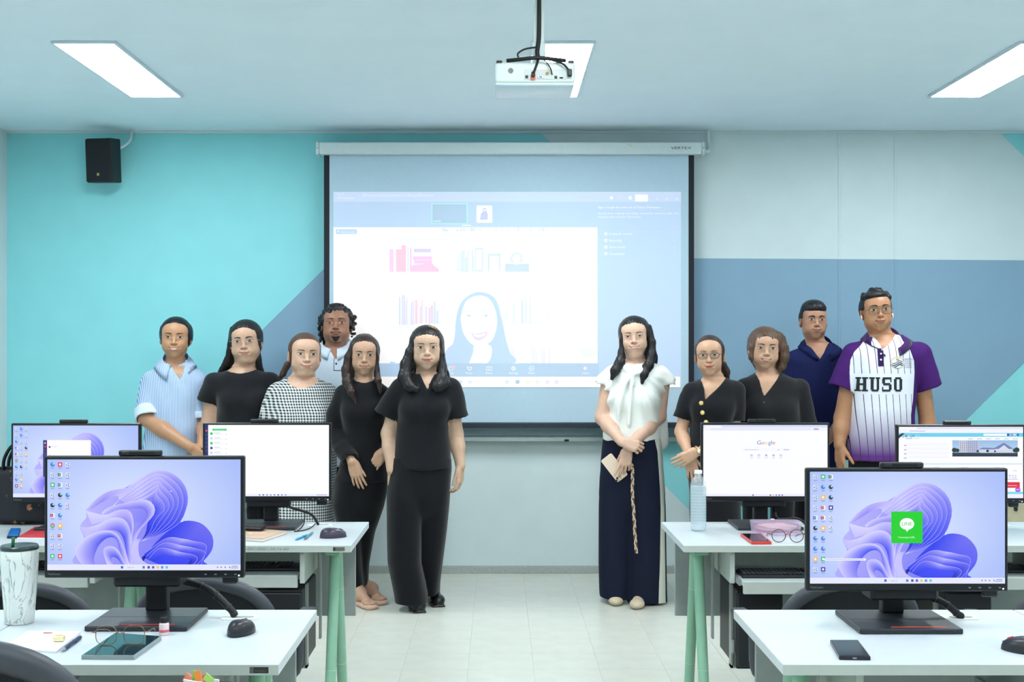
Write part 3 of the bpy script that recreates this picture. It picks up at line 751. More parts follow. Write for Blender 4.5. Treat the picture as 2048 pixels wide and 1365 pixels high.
def wallpaper(c):
    """an abstract blue folded-paper flower on a pale ground"""
    W, H = 385.0, 221.0
    n = 12
    for j in range(8):
        for i in range(n):
            def col(u, v):
                r = math.hypot((u - .45)*1.2, (v - .5)); k = min(1, r*1.25)
                return (226 - 60*k, 234 - 48*k, 253 - 6*k)
            x0, x1, y0, y1 = W*i/n, W*(i+1)/n, H*j/8, H*(j+1)/8
            c._put([(x0, y0), (x1, y0), (x1, y1), (x0, y1)], [(0, 1, 2, 3)], [col(i/n, j/8), col((i+1)/n, j/8), col((i+1)/n, (j+1)/8), col(i/n, (j+1)/8)]); c.layer -= 1
    c.layer += 1
    Z = lambda x, y: (x/5.12 - 5.0, y/5.12 - 18.5)
    def curve(pts, n_=24):
        P = spline([(*Z(x, y), 0) for x, y in pts], 10)
        L = [0]
        for a, b in zip(P, P[1:]): L.append(L[-1] + (b - a).length)
        out = []
        for k in range(n_ + 1):
            d = L[-1]*k/n_; i = max(0, min(len(P) - 2, np.searchsorted(L, d) - 1)); t = (d - L[i])/max(1e-6, L[i+1] - L[i])
            q = P[i].lerp(P[i+1], min(1, max(0, t))); out.append((q.x, min(q.y, 209.5)))
        return out
    LV, LL, MB_, DB, DD = (196, 190, 250), (214, 212, 253), (110, 106, 240), (44, 58, 240), (14, 24, 150)
    def lerp(a, b, t): return tuple(x + (y - x)*t for x, y in zip(a, b))
    def ribbon(A, B, cols_a, cols_b, edge=True, n_=26, mid=None):
        a, b = curve(A, n_), curve(B, n_)
        g = lambda cs: [lerp(*( (cs[min(len(cs)-2, int(k/n_*(len(cs)-1)))], cs[min(len(cs)-2, int(k/n_*(len(cs)-1)))+1], k/n_*(len(cs)-1) - min(len(cs)-2, int(k/n_*(len(cs)-1)))) )) for k in range(n_ + 1)]
        m = [((p[0]+q[0])/2, (p[1]+q[1])/2) for p, q in zip(a, b)]
        ca, cb = g(cols_a), g(cols_b); cm = g(mid) if mid else [lerp(x, y, .5) for x, y in zip(ca, cb)]
        c.strip(a, m, ca, cm); c.layer -= 1; c.strip(m, b, cm, cb)
        if edge: c.line(a, .45, (206, 204, 253))
    # ground of the whole flower
    O = spline([(*Z(x, y), 0) for x, y in ((420, 612), (520, 502), (650, 422), (800, 392), (900, 336), (1060, 233), (1180, 205), (1310, 241), (1420, 346), (1461, 480), (1440, 610), (1386, 738), (1480, 721), (1600, 751), (1690, 841), (1719, 930), (1700, 1030), (1620, 1130), (1560, 1180), (390, 1180), (313, 1060), (321, 990), (400, 900), (357, 780), (425, 690))], 4)
    def gc(x, y):
        t = max(0, min(1, (x - 60)/250 + (y - 60)/500)); return lerp0((204, 198, 251), (70, 74, 240), t)
    lerp0 = lambda a, b, t: tuple(p + (q - p)*t for p, q in zip(a, b))
    c.poly([(p.x, min(p.y, 209.5)) for p in O], None, gc)
    # right petal and its inner folds
    ribbon([(1000, 1150), (1100, 980), (1240, 840), (1385, 738), (1480, 720), (1600, 750), (1690, 840), (1720, 930), (1700, 1030), (1620, 1130), (1560, 1180)], [(990, 1100), (1000, 1080), (1010, 1090), (1020, 1100), (1040, 1110), (1060, 1120), (1080, 1130), (1100, 1140), (1150, 1160), (1200, 1175), (1300, 1180)], [DD, DB, DB, MB_, (96, 96, 240), DB], [DD, DB, DB], False)
    for k, (a, b) in enumerate((((1010, 1060), (1650, 980)), ((1030, 1090), (1640, 1050)), ((1060, 1110), (1560, 1110)))):
        ribbon([a, (1240 - 30*k, 900 + 50*k), (1400, 905 + 70*k), (1520, 930 + 70*k), b, (1590 - 40*k, 1180)], [(a[0] + 10, a[1] + 20), (1240, 990 + 45*k), (1380, 985 + 55*k), (1480, 1010 + 55*k), (1500, 1090 + 20*k), (1450, 1180)], [DB, MB_, LV, MB_, DB], [DB, DB, (70, 76, 240), DB, DD])
    # main upper petal: nested folds from the outside in
    for k in range(6):
        s = k/5.0
        A = [(745 + 20*k, 490 + 12*k), (900 + 25*k, 335 + 28*k), (1060 + 15*k, 232 + 34*k), (1180 - 6*k, 204 + 36*k), (1310 - 34*k, 240 + 42*k), (1420 - 42*k, 345 + 38*k), (1462 - 48*k, 480 + 26*k), (1440 - 52*k, 610 + 8*k), (1370 - 50*k, 745 - 4*k), (1180 - 22*k, 860 - 4*k), (985, 930)]
        B = [(760 + 20*k, 520 + 8*k), (900 + 20*k, 420 + 20*k), (1050, 330 + 34*k), (1150 - 10*k, 320 + 36*k), (1240 - 30*k, 350 + 40*k), (1320 - 40*k, 430 + 34*k), (1350 - 46*k, 540 + 20*k), (1310 - 44*k, 640 + 6*k), (1230 - 36*k, 740), (1100 - 14*k, 840), (990, 920)]
        ribbon(A, B, [LV, LL, LV, (150, 146, 246), (100, 104, 242), DB, (30, 44, 236)], [(150, 142, 246), (160, 154, 247), (118, 112, 243), (58, 66, 238), DB, (26, 38, 220), DD])
    # middle ribbons
    ribbon([(580, 640), (650, 585), (800, 545), (960, 508), (1060, 515), (1120, 580), (1110, 660), (1040, 740), (970, 820), (930, 940), (960, 1180)], [(590, 660), (720, 600), (850, 600), (960, 590), (1020, 610), (1040, 660), (1010, 720), (950, 790), (910, 860), (890, 980), (900, 1180)], [LL, LV, LL, LV, LV, LL], [LV, (140, 134, 246), MB_, MB_, LV, LV])
    ribbon([(440, 600), (520, 505), (640, 425), (800, 392), (900, 398), (800, 470), (700, 560)], [(460, 610), (540, 560), (640, 500), (720, 470), (760, 480), (740, 530), (690, 580)], [LV, (180, 172, 248), LV, LL], [(160, 150, 246), (140, 132, 244), LV, LL])
    ribbon([(415, 615), (500, 640), (620, 660), (740, 615), (840, 610), (890, 660), (905, 780), (890, 900), (900, 1180)], [(480, 760), (560, 740), (660, 720), (760, 700), (830, 720), (870, 790), (870, 880), (850, 980), (860, 1180)], [LL, LL, LV, LL, LV, LV], [LV, LV, (150, 142, 246), MB_, LV, LV])
    ribbon([(355, 780), (430, 790), (540, 760), (660, 700), (760, 690), (830, 730), (870, 820), (880, 940), (900, 1180)], [(420, 900), (520, 860), (620, 830), (700, 815), (760, 840), (800, 900), (820, 980), (840, 1080), (870, 1180)], [LV, LL, LL, LV, LL, LV], [LV, (176, 168, 248), (120, 112, 244), DB, (90, 84, 240), LV])
    # lower left petal
    ribbon([(380, 1180), (312, 1060), (320, 990), (400, 900), (520, 840), (650, 820), (740, 860), (790, 950), (830, 1060), (865, 1180)], [(520, 1180), (500, 1120), (520, 1040), (560, 960), (630, 900), (700, 890), (740, 930), (760, 1010), (790, 1100), (820, 1180)], [LV, LL, LL, LL, LV, LL], [(140, 134, 246), MB_, (60, 66, 240), DB, MB_, LV])
    ribbon([(640, 1180), (600, 1050), (620, 990), (700, 985), (760, 1040), (800, 1120), (830, 1180)], [(700, 1180), (680, 1120), (690, 1090), (730, 1100), (760, 1130), (780, 1160), (790, 1180)], [LL, LV, LL, LV], [LV, MB_, DB, MB_])
    # sweeping lines out of the centre
    for k in range(6):
        ribbon([(985 - 14*k, 900 + 2*k), (955 - 12*k, 960 + 8*k), (960 - 14*k, 1060), (1000 - 16*k, 1130), (1080 - 30*k, 1180)], [(978 - 14*k, 905), (940 - 12*k, 965), (944 - 14*k, 1060), (980 - 16*k, 1130), (1050 - 30*k, 1180)], [LL, LV, LL], [(150, 144, 246), LV, (160, 154, 248)], True, 14)

def taskbar(c, dark=(60, 80, 150)):
    c.rect(0, 209.5, 385, 221, (228, 230, 250))
    for x, col in ((149, (60, 90, 200)), (192, (90, 120, 190)), (202, (60, 70, 140)), (211, (90, 90, 190)), (220, (236, 200, 100)), (229, (70, 150, 220)), (238, (80, 200, 220))):
        c.rrect(x - 2.4, 212.6, x + 2.4, 217.6, 1, col)
    c.text('Search', 160, 216.6, 3, (150, 156, 190), width=12)
    for x in (338, 345, 353, 362): c.rect(x, 213.6, x + 3, 216.2, (130, 140, 190))
    c.rect(368, 212.4, 380, 213.8, (130, 140, 190)); c.rect(366, 215.6, 380, 217, (130, 140, 190))

def cv_desktop(kind):
    c = Canvas(385, 221); wallpaper(c); taskbar(c)
    if kind == 'a':
        icon_grid(c, ['bwgwkAcwwg', 'rXWkbbyPwr', 'wwwbw.....'])
        c.disc(247, 63, 1.2, (240, 240, 255))
    elif kind == 'b':
        icon_grid(c, ['wwwwWkbbyw', 'gbyPAybbgv', 'XkkvwwP...'[:6]])
        c.rect(160, 78.5, 222, 141, (10, 206, 22)); c.disc(191, 103, 14.3, (250, 253, 250), 11.6)
        c.poly([(189, 113), (196, 113), (190.5, 119)], (250, 253, 250)); c.text('LINE', 191, 106, 7, (20, 196, 40), 'c', 19.5)
        c.text('Connecting to LINE...', 191, 131, 3.6, (235, 252, 235), 'c', 34)
        c.rect(28, 171, 110, 175.5, (238, 240, 252)); c.rect(30, 172.6, 106, 173.8, (176, 182, 214))
    else:
        icon_grid(c, ['wwbWAcbwbm', 'bbwwwwkwyy', 'wwwkywwwyw'[:7]], dy=19.5)
        c.rect(93, 45, 106, 157, (28, 44, 110)); c.rect(105, 45, 240, 157, (252, 252, 255)); c.rect(104.6, 45, 105.6, 157, (226, 90, 150))
        c.disc(99, 54, 2.2, (230, 234, 250)); c.disc(99.5, 65, 2.4, (226, 70, 150)); c.disc(113, 66, 3, (60, 50, 90)); c.rect(119, 63, 140, 64.4, (206, 210, 224)); c.rect(119, 67, 134, 68.2, (218, 222, 232))
        c.disc(113, 93, 2.4, (226, 90, 120)); c.rect(120, 92, 170, 93.2, (206, 210, 224))
        for k in range(4): c.disc(99, 76 + k*9, 1.6, (70, 96, 170))
    return c.mesh('screen_image', .5045, M_screen)
def cv_px(x0, y0, x1, y1): 
    c = Canvas(385, 221); kx, ky = 385/(x1 - x0), 221/(y1 - y0)
    return c, (lambda x: (x - x0)*kx), (lambda y: (y - y0)*ky)
def cv_chat():
    c, X, Y = cv_px(409, 848, 659, 992)
    c.rect(0, 0, 385, 221, (252, 253, 255)); c.rect(0, 0, X(416), Y(987), (24, 34, 92))
    c.disc(X(412.5), Y(859.5), 3, (226, 60, 130))
    for k in range(5): c.disc(X(412.5), Y(868 + k*8), 1.8, (70, 96, 180))
    c.rect(X(424.5), Y(855.5), X(453), Y(859.6), (34, 206, 110)); c.text('Search', X(427), Y(858.8), 3, (220, 250, 230), width=36)
    for k, col in enumerate(((36, 200, 104), (206, 212, 232), (36, 200, 104), (76, 72, 150), (200, 206, 236), (90, 200, 220))):
        y = 865.5 + 9.7*k
        if y > 930: break
        c.disc(X(422.5), Y(y), 4.3, col); c.rect(X(428), Y(y - 2), X(440), Y(y - .8), (196, 202, 212)); c.rect(X(428), Y(y + 1), X(446), Y(y + 2), (222, 226, 232)); c.rect(X(450.5), Y(y + 1), X(453), Y(y + 2.2), (180, 190, 200))
    c.ring(X(556), Y(917), 4, .8, (238, 240, 244))
    c.rect(0, Y(987), 385, 221, (236, 238, 250))
    for k in range(8): c.rrect(X(518 + k*7.5), Y(988), X(521 + k*7.5), Y(990.6), .8, [(90, 120, 190), (60, 70, 140), (120, 110, 200), (90, 150, 220)][k % 4])
    c.rect(X(634), Y(988.5), X(655), Y(990), (170, 176, 204))
    return c.mesh('screen_image', .5045, M_screen)
def cv_search():
    c, X, Y = cv_px(1406, 848, 1657, 992)
    c.rect(0, 0, 385, 221, (250, 250, 255)); c.rect(0, 0, 385, Y(853), (214, 218, 240)); c.rect(X(1409), Y(849.4), X(1443), Y(853), (246, 247, 254)); c.rect(0, Y(853), 385, Y(860), (240, 241, 252)); c.rrect(X(1421), Y(854.4), X(1624), Y(858.6), 2, (228, 231, 246))
    c.rrect(X(1628), Y(854.2), X(1640), Y(858.6), 2, (206, 212, 240)); c.rect(X(1630), Y(855.8), X(1638), Y(857), (110, 116, 150))
    x = 1514.5
    for ch, col, wd in (('G', (72, 110, 226), 9.0), ('o', (222, 92, 84), 6.6), ('o', (238, 200, 140), 6.6), ('g', (88, 128, 232), 6.4), ('l', (90, 180, 110), 1.6), ('e', (222, 88, 84), 6.2)):
        c.text(ch, X(x), Y(887.4), 12.6 if ch in 'Gl' else 12.6, col, 'l', wd*1.38); x += wd + .1 + (.6 if ch == 'l' else 0)
    c.rrect(X(1483), Y(894), X(1582), Y(902), 5, (246, 247, 254)); c.rect(X(1489), Y(897.6), X(1518), Y(898.6), (186, 190, 208)); c.disc(X(1558), Y(898), 1.4, (90, 100, 140)); c.rect(X(1568), Y(897.4), X(1579), Y(898.6), (150, 160, 200))
    for k in range(5): c.disc(X(1503.5 + 14.8*k), Y(909.5), 5.6, (228, 230, 244)); c.disc(X(1503.5 + 14.8*k), Y(909.5), 1.9, [(176, 180, 208), (190, 194, 216), (110, 112, 150), (120, 124, 160), (190, 194, 216)][k]); c.rect(X(1500 + 14.8*k), Y(914.6), X(1507 + 14.8*k), Y(915.4), (190, 194, 210))
    c.rect(0, Y(987.4), 385, 221, (236, 236, 252))
    for k, xx in enumerate((1505, 1540, 1546, 1552, 1558, 1564)): c.rrect(X(xx), Y(988.4), X(xx + 3), Y(991), .8, [(60, 90, 180), (60, 70, 140), (236, 200, 110), (90, 130, 220), (90, 90, 200), (100, 100, 180)][k])
    return c.mesh('screen_image', .5045, M_screen)
def cv_site():
    c, X, Y = cv_px(1796, 851, 2047, 996)
    c.rect(0, 0, 385, 221, (250, 250, 255)); c.rect(0, 0, 385, Y(855.6), (222, 222, 242)); c.rect(X(1798), Y(852), X(1832), Y(855.6), (246, 247, 254)); c.rect(0, Y(855.6), 385, Y(863.6), (242, 242, 252)); c.rect(X(1818), Y(859), X(1850), Y(860.2), (170, 176, 200))
    c.rect(0, Y(863.6), 385, Y(871.5), (112, 206, 234)); c.poly([(0, Y(875)), (0, Y(868)), (X(1803), Y(864)), (X(1808), Y(864))], (30, 40, 60))
    c.disc(X(1805), Y(871.5), 4, (214, 206, 200)); c.disc(X(1805), Y(869.6), 1.8, (220, 150, 90))
    c.text('R', X(1809.6), Y(873), 8.6, (24, 84, 190), 'l', 6.4); c.text('M', X(1814.6), Y(873), 8.6, (206, 224, 246), 'l', 7); c.text('U', X(1819.2), Y(873), 8.6, (24, 84, 190), 'l', 6.4); c.text('T', X(1824), Y(873), 8.6, (24, 84, 190), 'l', 6.0); c.text('TO', X(1829), Y(873), 8.6, (186, 222, 246), 'l', 13)
    c.rect(X(1810), Y(874.6), X(1823), Y(875.6), (90, 130, 200)); c.rect(X(1824), Y(874.8), X(1838), Y(875.5), (170, 180, 210))
    c.rect(X(1967), Y(865), X(2014), Y(869.6), (246, 250, 254)); c.rect(X(2014.5), Y(865), X(2019), Y(869.6), (50, 70, 150)); c.disc(X(2024.5), Y(867.3), 3.4, (226, 110, 160)); c.disc(X(2030), Y(867.3), 2.6, (236, 240, 250)); c.disc(X(2036.5), Y(867.3), 3.6, (36, 90, 180))
    for k in range(6): c.rect(X(1936 + k*18), Y(875), X(1946 + k*18), Y(876), (150, 156, 184))
    for k in range(4): c.rect(X(1806), Y(884 + 8.5*k), X(1898), Y(890 + 8.5*k), (244, 245, 251)); c.rect(X(1806.5), Y(888.6 + 8.5*k), X(1811.5), Y(889.8 + 8.5*k), (110, 116, 150))
    # photograph of a campus on the page
    a, b, d, e = X(1904), X(2036), Y(878.5), Y(911.5)
    c.rect(a, d, b, e, (150, 186, 226), (196, 216, 240)); c.rect(a, Y(903.5), b, e, (34, 58, 60)); c.rect(a, Y(907), b, e, (28, 40, 66))
    c.rect(X(1918), Y(879), X(1934), Y(903), (206, 206, 222)); c.rect(X(1934), Y(881), X(1958), Y(903.5), (186, 190, 214))
    for i in range(9):
        for j in range(6): c.rect(X(1919.6 + i*4.1), Y(881 + j*3.6), X(1921.4 + i*4.1), Y(882.8 + j*3.6), (96, 104, 150))
    c.rect(X(1960), Y(895), X(2030), Y(904), (206, 212, 230)); c.poly([(X(1985), Y(896)), (X(2008), Y(883.5)), (X(2028), Y(896))], (110, 126, 176)); c.poly([(X(1995), Y(898)), (X(2008), Y(888)), (X(2020), Y(898))], (216, 220, 236)); c.poly([(X(1956), Y(897)), (X(1966), Y(893)), (X(1990), Y(894)), (X(1990), Y(897))], (116, 130, 180))
    for x, r in ((1908, 6), (1914, 5), (1955, 3), (1975, 3.4), (2030, 5), (2034, 6.5), (1990, 2.4)): c.disc(X(x), Y(902.5 - r*.7), r*1.3, (24, 50, 46), r*1.2)
    c.rect(0, Y(925), 385, Y(928), (214, 232, 246)); c.rect(X(2018), Y(912.6), X(2036), Y(913.4), (190, 194, 210))
    for x in (1866, 1922, 1986): c.rect(X(x), Y(933), X(x + 14), Y(934.2), (200, 206, 224))
    c.text('ONE', X(2026), Y(941.5), 3.6, (60, 150, 210), 'l', 12); c.text('TO', X(2016), Y(955), 10, (150, 170, 220), 'l', 26); c.rect(X(2012), Y(957), X(2036), Y(958), (140, 160, 190)); c.rect(X(2012), Y(963.4), X(2040), Y(975), (222, 26, 60)); c.rect(X(2014), Y(970), X(2034), Y(971), (246, 200, 206)); c.disc(X(2036), Y(979), 8.4, (176, 60, 200)); c.line([(X(2032), Y(980)), (X(2035), Y(977.4)), (X(2037), Y(980)), (X(2040), Y(977.6))], 1.6, (250, 246, 255))
    c.rect(0, Y(983), 385, Y(987.6), (120, 214, 238)); c.rect(0, Y(987.6), 385, 221, (238, 238, 250))
    return c.mesh('screen_image', .5045, M_screen)

monitor(-.926, 3.20, 1.182, cv_desktop('a'), 'monitor on the front left desk showing a blue folded flower wallpaper')
monitor(1.058, 3.17, 1.153, cv_desktop('b'), 'monitor on the front right desk with a green LINE window over the wallpaper', M_redo, -.014)
monitor(-.941, 4.976, 1.163, cv_chat(), 'monitor on the second left desk showing a mostly white chat window')
monitor(-1.705, 4.94, 1.163, cv_desktop('c'), 'monitor at the far left showing wallpaper with a small white window', M_red)
monitor(1.084, 4.976, 1.163, cv_search(), 'monitor on the second right desk showing a white search page')
monitor(1.876, 4.97, 1.156, cv_site(), 'monitor at the far right showing a web page with a campus photograph', M_red, -.022)

# cable sleeves from the stands to the grommets
def cable(name, label, pts, r, ribs=False):
    P = spline(pts, 8)
    o = Vector((P[0].x, P[0].y, DZ))
    t = thing(name, label, 'cable', tuple(o))
    if not ribs:
        MB().tube([p - o for p in P], r, M_cable, 8).build('cord', t); return t
    MB().tube([p - o for p in P], r, M_cable, 12).build('sleeve', t)
    for k in range(3, len(P) - 2, 5):
        d = (P[k+1] - P[k-1]).normalized()
        MB().tube([P[k] - o - d*.003, P[k] - o + d*.003], r*1.14, M_black, 12).build('band', t)
    return t
g = lambda x1, y1: (x1 - .19, y1 - .105)
cable('cable_sleeve', 'ribbed black cable sleeve bending to the front left grommet', [(-.885, 3.345, .835), (-.84, 3.31, .832), (-.775, 3.295, .812), (-.72, 3.285, .765), (-.706, 3.285, .745)], .0095, True)
cable('cable_sleeve', 'ribbed black cable sleeve bending to the front right grommet', [(1.095, 3.31, .805), (1.13, 3.28, .806), (1.185, 3.27, .786), (1.225, 3.27, .755), (1.238, 3.275, .745)], .0095, True)
cable('cable_bundle', 'black cables looping to the second left grommet', [(-.89, 5.06, .835), (-.87, 5.02, .825), (-.84, 4.99, .815), (-.765, 4.99, .790), (-.735, 5.0, .745)], .0055, True)
cable('cable', 'thin black cord lying beside the brown notebook', [(-.790, 5.0, .790), (-.785, 4.94, .757), (-.795, 4.86, .7425), (-.805, 4.835, .7425), (-.775, 4.86, .7425), (-.755, 4.93, .744), (-.745, 4.985, .752)], .0022)
cable('cable_bundle', 'black cables drooping behind the pink case to the right grommet', [(1.13, 5.06, .83), (1.135, 5.03, .79), (1.15, 5.02, .765), (1.22, 5.02, .768), (1.262, 5.015, .745)], .0055, True)

# ------------------------------------------------------------------ keyboards, mice
M_key = mat('key_black', (30, 32, 36), 0.45, var=0.1)
M_keyleg = mat('key_legend', (150, 154, 158), 0.6, var=0)
def keyboard_mesh():
    b = MB(); g_ = MB(); rnd = random.Random(2)
    b0 = MB(); b0.bb((-.22, -.066, 0), (.22, .066, .012), M_black, .004, 2)
    for r in range(6):
        n_ = 15 if r < 5 else 9
        x = -.212
        for k in range(n_ + 3 if r < 5 else n_ + 3):
            wd = .0205 if (r < 5 or k not in (3,)) else .105
            if x + wd > .213: break
            y = .052 - r*.0205
            b.bb((x, y - .0085, .0122), (x + wd - .003, y + .0085, .0175), M_key, .0012)
            if wd < .1: g_.box((x + .006, y + .003, .0177), (.0035, .0035, .0003), M_keyleg)
            x += wd + (.008 if k == 13 else 0)
    return b0.mesh('case'), b.mesh('keys'), g_.mesh('key_legends')
kb = keyboard_mesh()
def keyboard(x, y, label, rz=0):
    t = thing('keyboard', label, 'keyboard', (x, y, .6202), rz, 'keyboards on the trays')
    link_mesh('case', kb[0], t); setp(link_mesh('keys', kb[1], t), kind='stuff'); setp(link_mesh('key_legends', kb[2], t), kind='stuff')
    # stay within the tray
    t.scale = (.80, 1, 1)
keyboard(-.925, 4.70, 'black keyboard on the pulled-out tray of the second left desk')
keyboard(1.07, 4.56, 'black keyboard on the pulled-out tray of the second right desk')
keyboard(-1.70, 4.72, 'black keyboard on the tray of the far left desk')
keyboard(1.845, 4.66, 'black keyboard on the tray of the far right desk')

M_mouse = mat('mouse_plastic', (34, 36, 42), 0.35, var=0.05)
M_mouse2 = mat('mouse_violet_sheen', (60, 54, 70), 0.3, var=0.05)
def mouse(x, y, rz, label, m=M_mouse, red=False):
    t = thing('computer_mouse', label, 'mouse', (x, y, DZ), rz)
    n_, k_ = 20, 9; vs, fs = [], []
    for i in range(k_ + 1):
        a = math.pi/2*i/k_
        for j in range(n_):
            q = 2*math.pi*j/n_; c_, s_ = math.cos(q), math.sin(q)
            rx = .031*(1 + .10*math.cos(2*q)*.5); ry = .053
            rr = math.cos(a)**.55
            yy = s_*ry*rr
            vs.append((c_*rx*rr, yy, .0006 + .035*math.sin(a)**.9*(1 - .22*(yy/.053)) if i else .0006))
    for i in range(k_):
        for j in range(n_): fs.append((i*n_ + j, i*n_ + (j+1) % n_, (i+1)*n_ + (j+1) % n_, (i+1)*n_ + j))
    fs.append(tuple(range(n_ - 1, -1, -1)))
    MB().add(vs, fs, m, True).build('shell', t)
    MB().box((0, .030, .0272), (.006, .016, .008), M_red if red else M_black, .002, Matrix.Rotation(math.radians(-22), 4, 'X')).build('wheel', t)
    b = MB(); b.tube([(0, .050, .0165), (0, .036, .0255), (0, .018, .0325), (0, .002, .0358)], .0008, M_black, 6); b.build('seam', t)
    return t
p = at(478, 1266, 1); 
def on_desk(px, py, z=DZ):
    Y = (CAMH - z)*FPX/(py - VY); return (px - VX)*Y/FPX, Y
x, y = on_desk(477, 1274); mouse(x, y + .035, math.radians(-12), 'black computer mouse on the front left desk')
x, y = on_desk(665, 1077); mouse(x, y + .02, math.radians(-68), 'black mouse lying sideways on the second left desk', M_mouse2)
x, y = on_desk(2045, 1308); mouse(x + .012, y + .02, math.radians(52), 'black mouse with a red wheel at the right edge of the front right desk', M_mouse, True)

# ------------------------------------------------------------------ things on the front left desk
M_marble = None
def marble_mat():
    m = bpy.data.materials.new('marble_print'); m.use_nodes = True; nt = m.node_tree; b = nt.nodes['Principled BSDF']
    tc = nt.nodes.new('ShaderNodeTexCoord'); mp = nt.nodes.new('ShaderNodeMapping'); mp.inputs['Scale'].default_value = (14, 14, 5)
    n = nt.nodes.new('ShaderNodeTexNoise'); n.inputs['Scale'].default_value = 1.4; n.inputs['Detail'].default_value = 5; n.inputs['Distortion'].default_value = 1.2
    r = nt.nodes.new('ShaderNodeValToRGB'); e = r.color_ramp.elements
    e[0].position = .475; e[0].color = lin((226, 232, 228)) + (1,); e[1].position = .512; e[1].color = lin((230, 236, 232)) + (1,)
    k = r.color_ramp.elements.new(.494); k.color = lin((150, 160, 158)) + (1,)
    nt.links.new(tc.outputs['Object'], mp.inputs[0]); nt.links.new(mp.outputs[0], n.inputs['Vector']); nt.links.new(n.outputs[0], r.inputs[0]); nt.links.new(r.outputs[0], b.inputs['Base Color'])
    b.inputs['Roughness'].default_value = .25
    return m
x, y = on_desk(33, 1250)
t = thing('tumbler', 'white marbled tumbler with a dark lid and green straw', 'tumbler', (x, y + .02, DZ))
k = FPX/(y + .02)
MB().lathe([(0, .0004), (26/k, .0004), (28/k, .004), (31/k, .06), (36/k, 120/k), (36.5/k, 146/k), (35/k, 148/k), (0, 148/k)], marble_mat(), (0, 0, 0), 36).build('cup', t)
M_lid = mat('smoky_lid', (40, 56, 58), .25, var=.05)
MB().lathe([(0, 148.2/k), (36.8/k, 148.2/k), (37.2/k, 152/k), (35/k, 156/k), (32/k, 155/k), (0, 153/k)], M_lid, (0, 0, 0), 36).build('lid', t)
MB().tube([(-.015, -.008, 150/k), (-.012, -.010, 172/k)], .0045, mat('green_straw', (30, 110, 70), .4), 10).build('straw', t)

def slab(name, label, cat, quad, th, m, z=DZ, bev=.0, group=None):
    """flat thing on a desk from its four corner pixels (read at its underside)"""
    P = [on_desk(px, py, z) for px, py in quad]
    cx, cy = sum(p[0] for p in P)/4, sum(p[1] for p in P)/4
    t = thing(name, label, cat, (cx, cy, z), 0, group)
    return t, [(p[0] - cx, p[1] - cy) for p in P]
M_paper = mat('paper_white', (240, 242, 244), .8, var=.01)
t, q = slab('notepad', 'stack of loose white paper on the front left desk', 'paper', [(2, 1300), (110, 1308), (162, 1268), (60, 1266)], .006, M_paper)
rnd = random.Random(5)
for i in range(4):
    a = rnd.uniform(-.02, .02); 
    MB().prism([(u*math.cos(a) - v*math.sin(a), u*math.sin(a) + v*math.cos(a)) for u, v in q], .0003 + i*.0013, .0012 + i*.0013, M_paper).build('sheet', t)
MB().box((-.012, .072, .0062), (.022, .008, .0008), mat('red_print', (196, 96, 96), .7, var=0)).build('red_mark', t)
x, y = on_desk(118, 1283, DZ + .006)
t = thing('eraser', 'small pale yellow eraser lying on the white paper', 'eraser', (x, y, DZ + .0062), math.radians(4))
M_er = mat('eraser_sleeve', (232, 220, 176), .6)
MB().box((0, 0, .007), (.027, .016, .0135), M_er, .002, None, 2).build('block', t)
MB().box((.001, 0, .0142), (.018, .008, .0006), mat('eraser_print', (190, 170, 120), .6)).build('print', t)
def pen(label, a, b, m1, m2, r=.0045, z=DZ, name='pen', capm=None):
    A, B = on_desk(*a, z), on_desk(*b, z); A, B = Vector((A[0], A[1], 0)), Vector((B[0], B[1], 0)); d = (B - A).normalized(); L = (B - A).length
    t = thing(name, label, 'pen', (A.x, A.y, z + r + .0004))
    MB().tube([d*L*.16, d*L*.62], r, m1, 10).build('barrel', t); MB().tube([d*L*.62, d*L*.97, d*L], [r*1.06, r*1.06, r*.8], m2, 10).build('cap', t)
    MB().tube([d*0, d*L*.08, d*L*.16], [.0008, r*.55, r], capm or m1, 10).build('tip', t)
    return t
M_navyp = mat('navy_pen', (46, 62, 88), .4); M_clear = mat('pen_grey', (150, 160, 166), .3)
pen('dark blue pen lying beside the white paper', (122, 1308), (161, 1279), M_navyp, M_navyp, .0048, capm=M_clear)

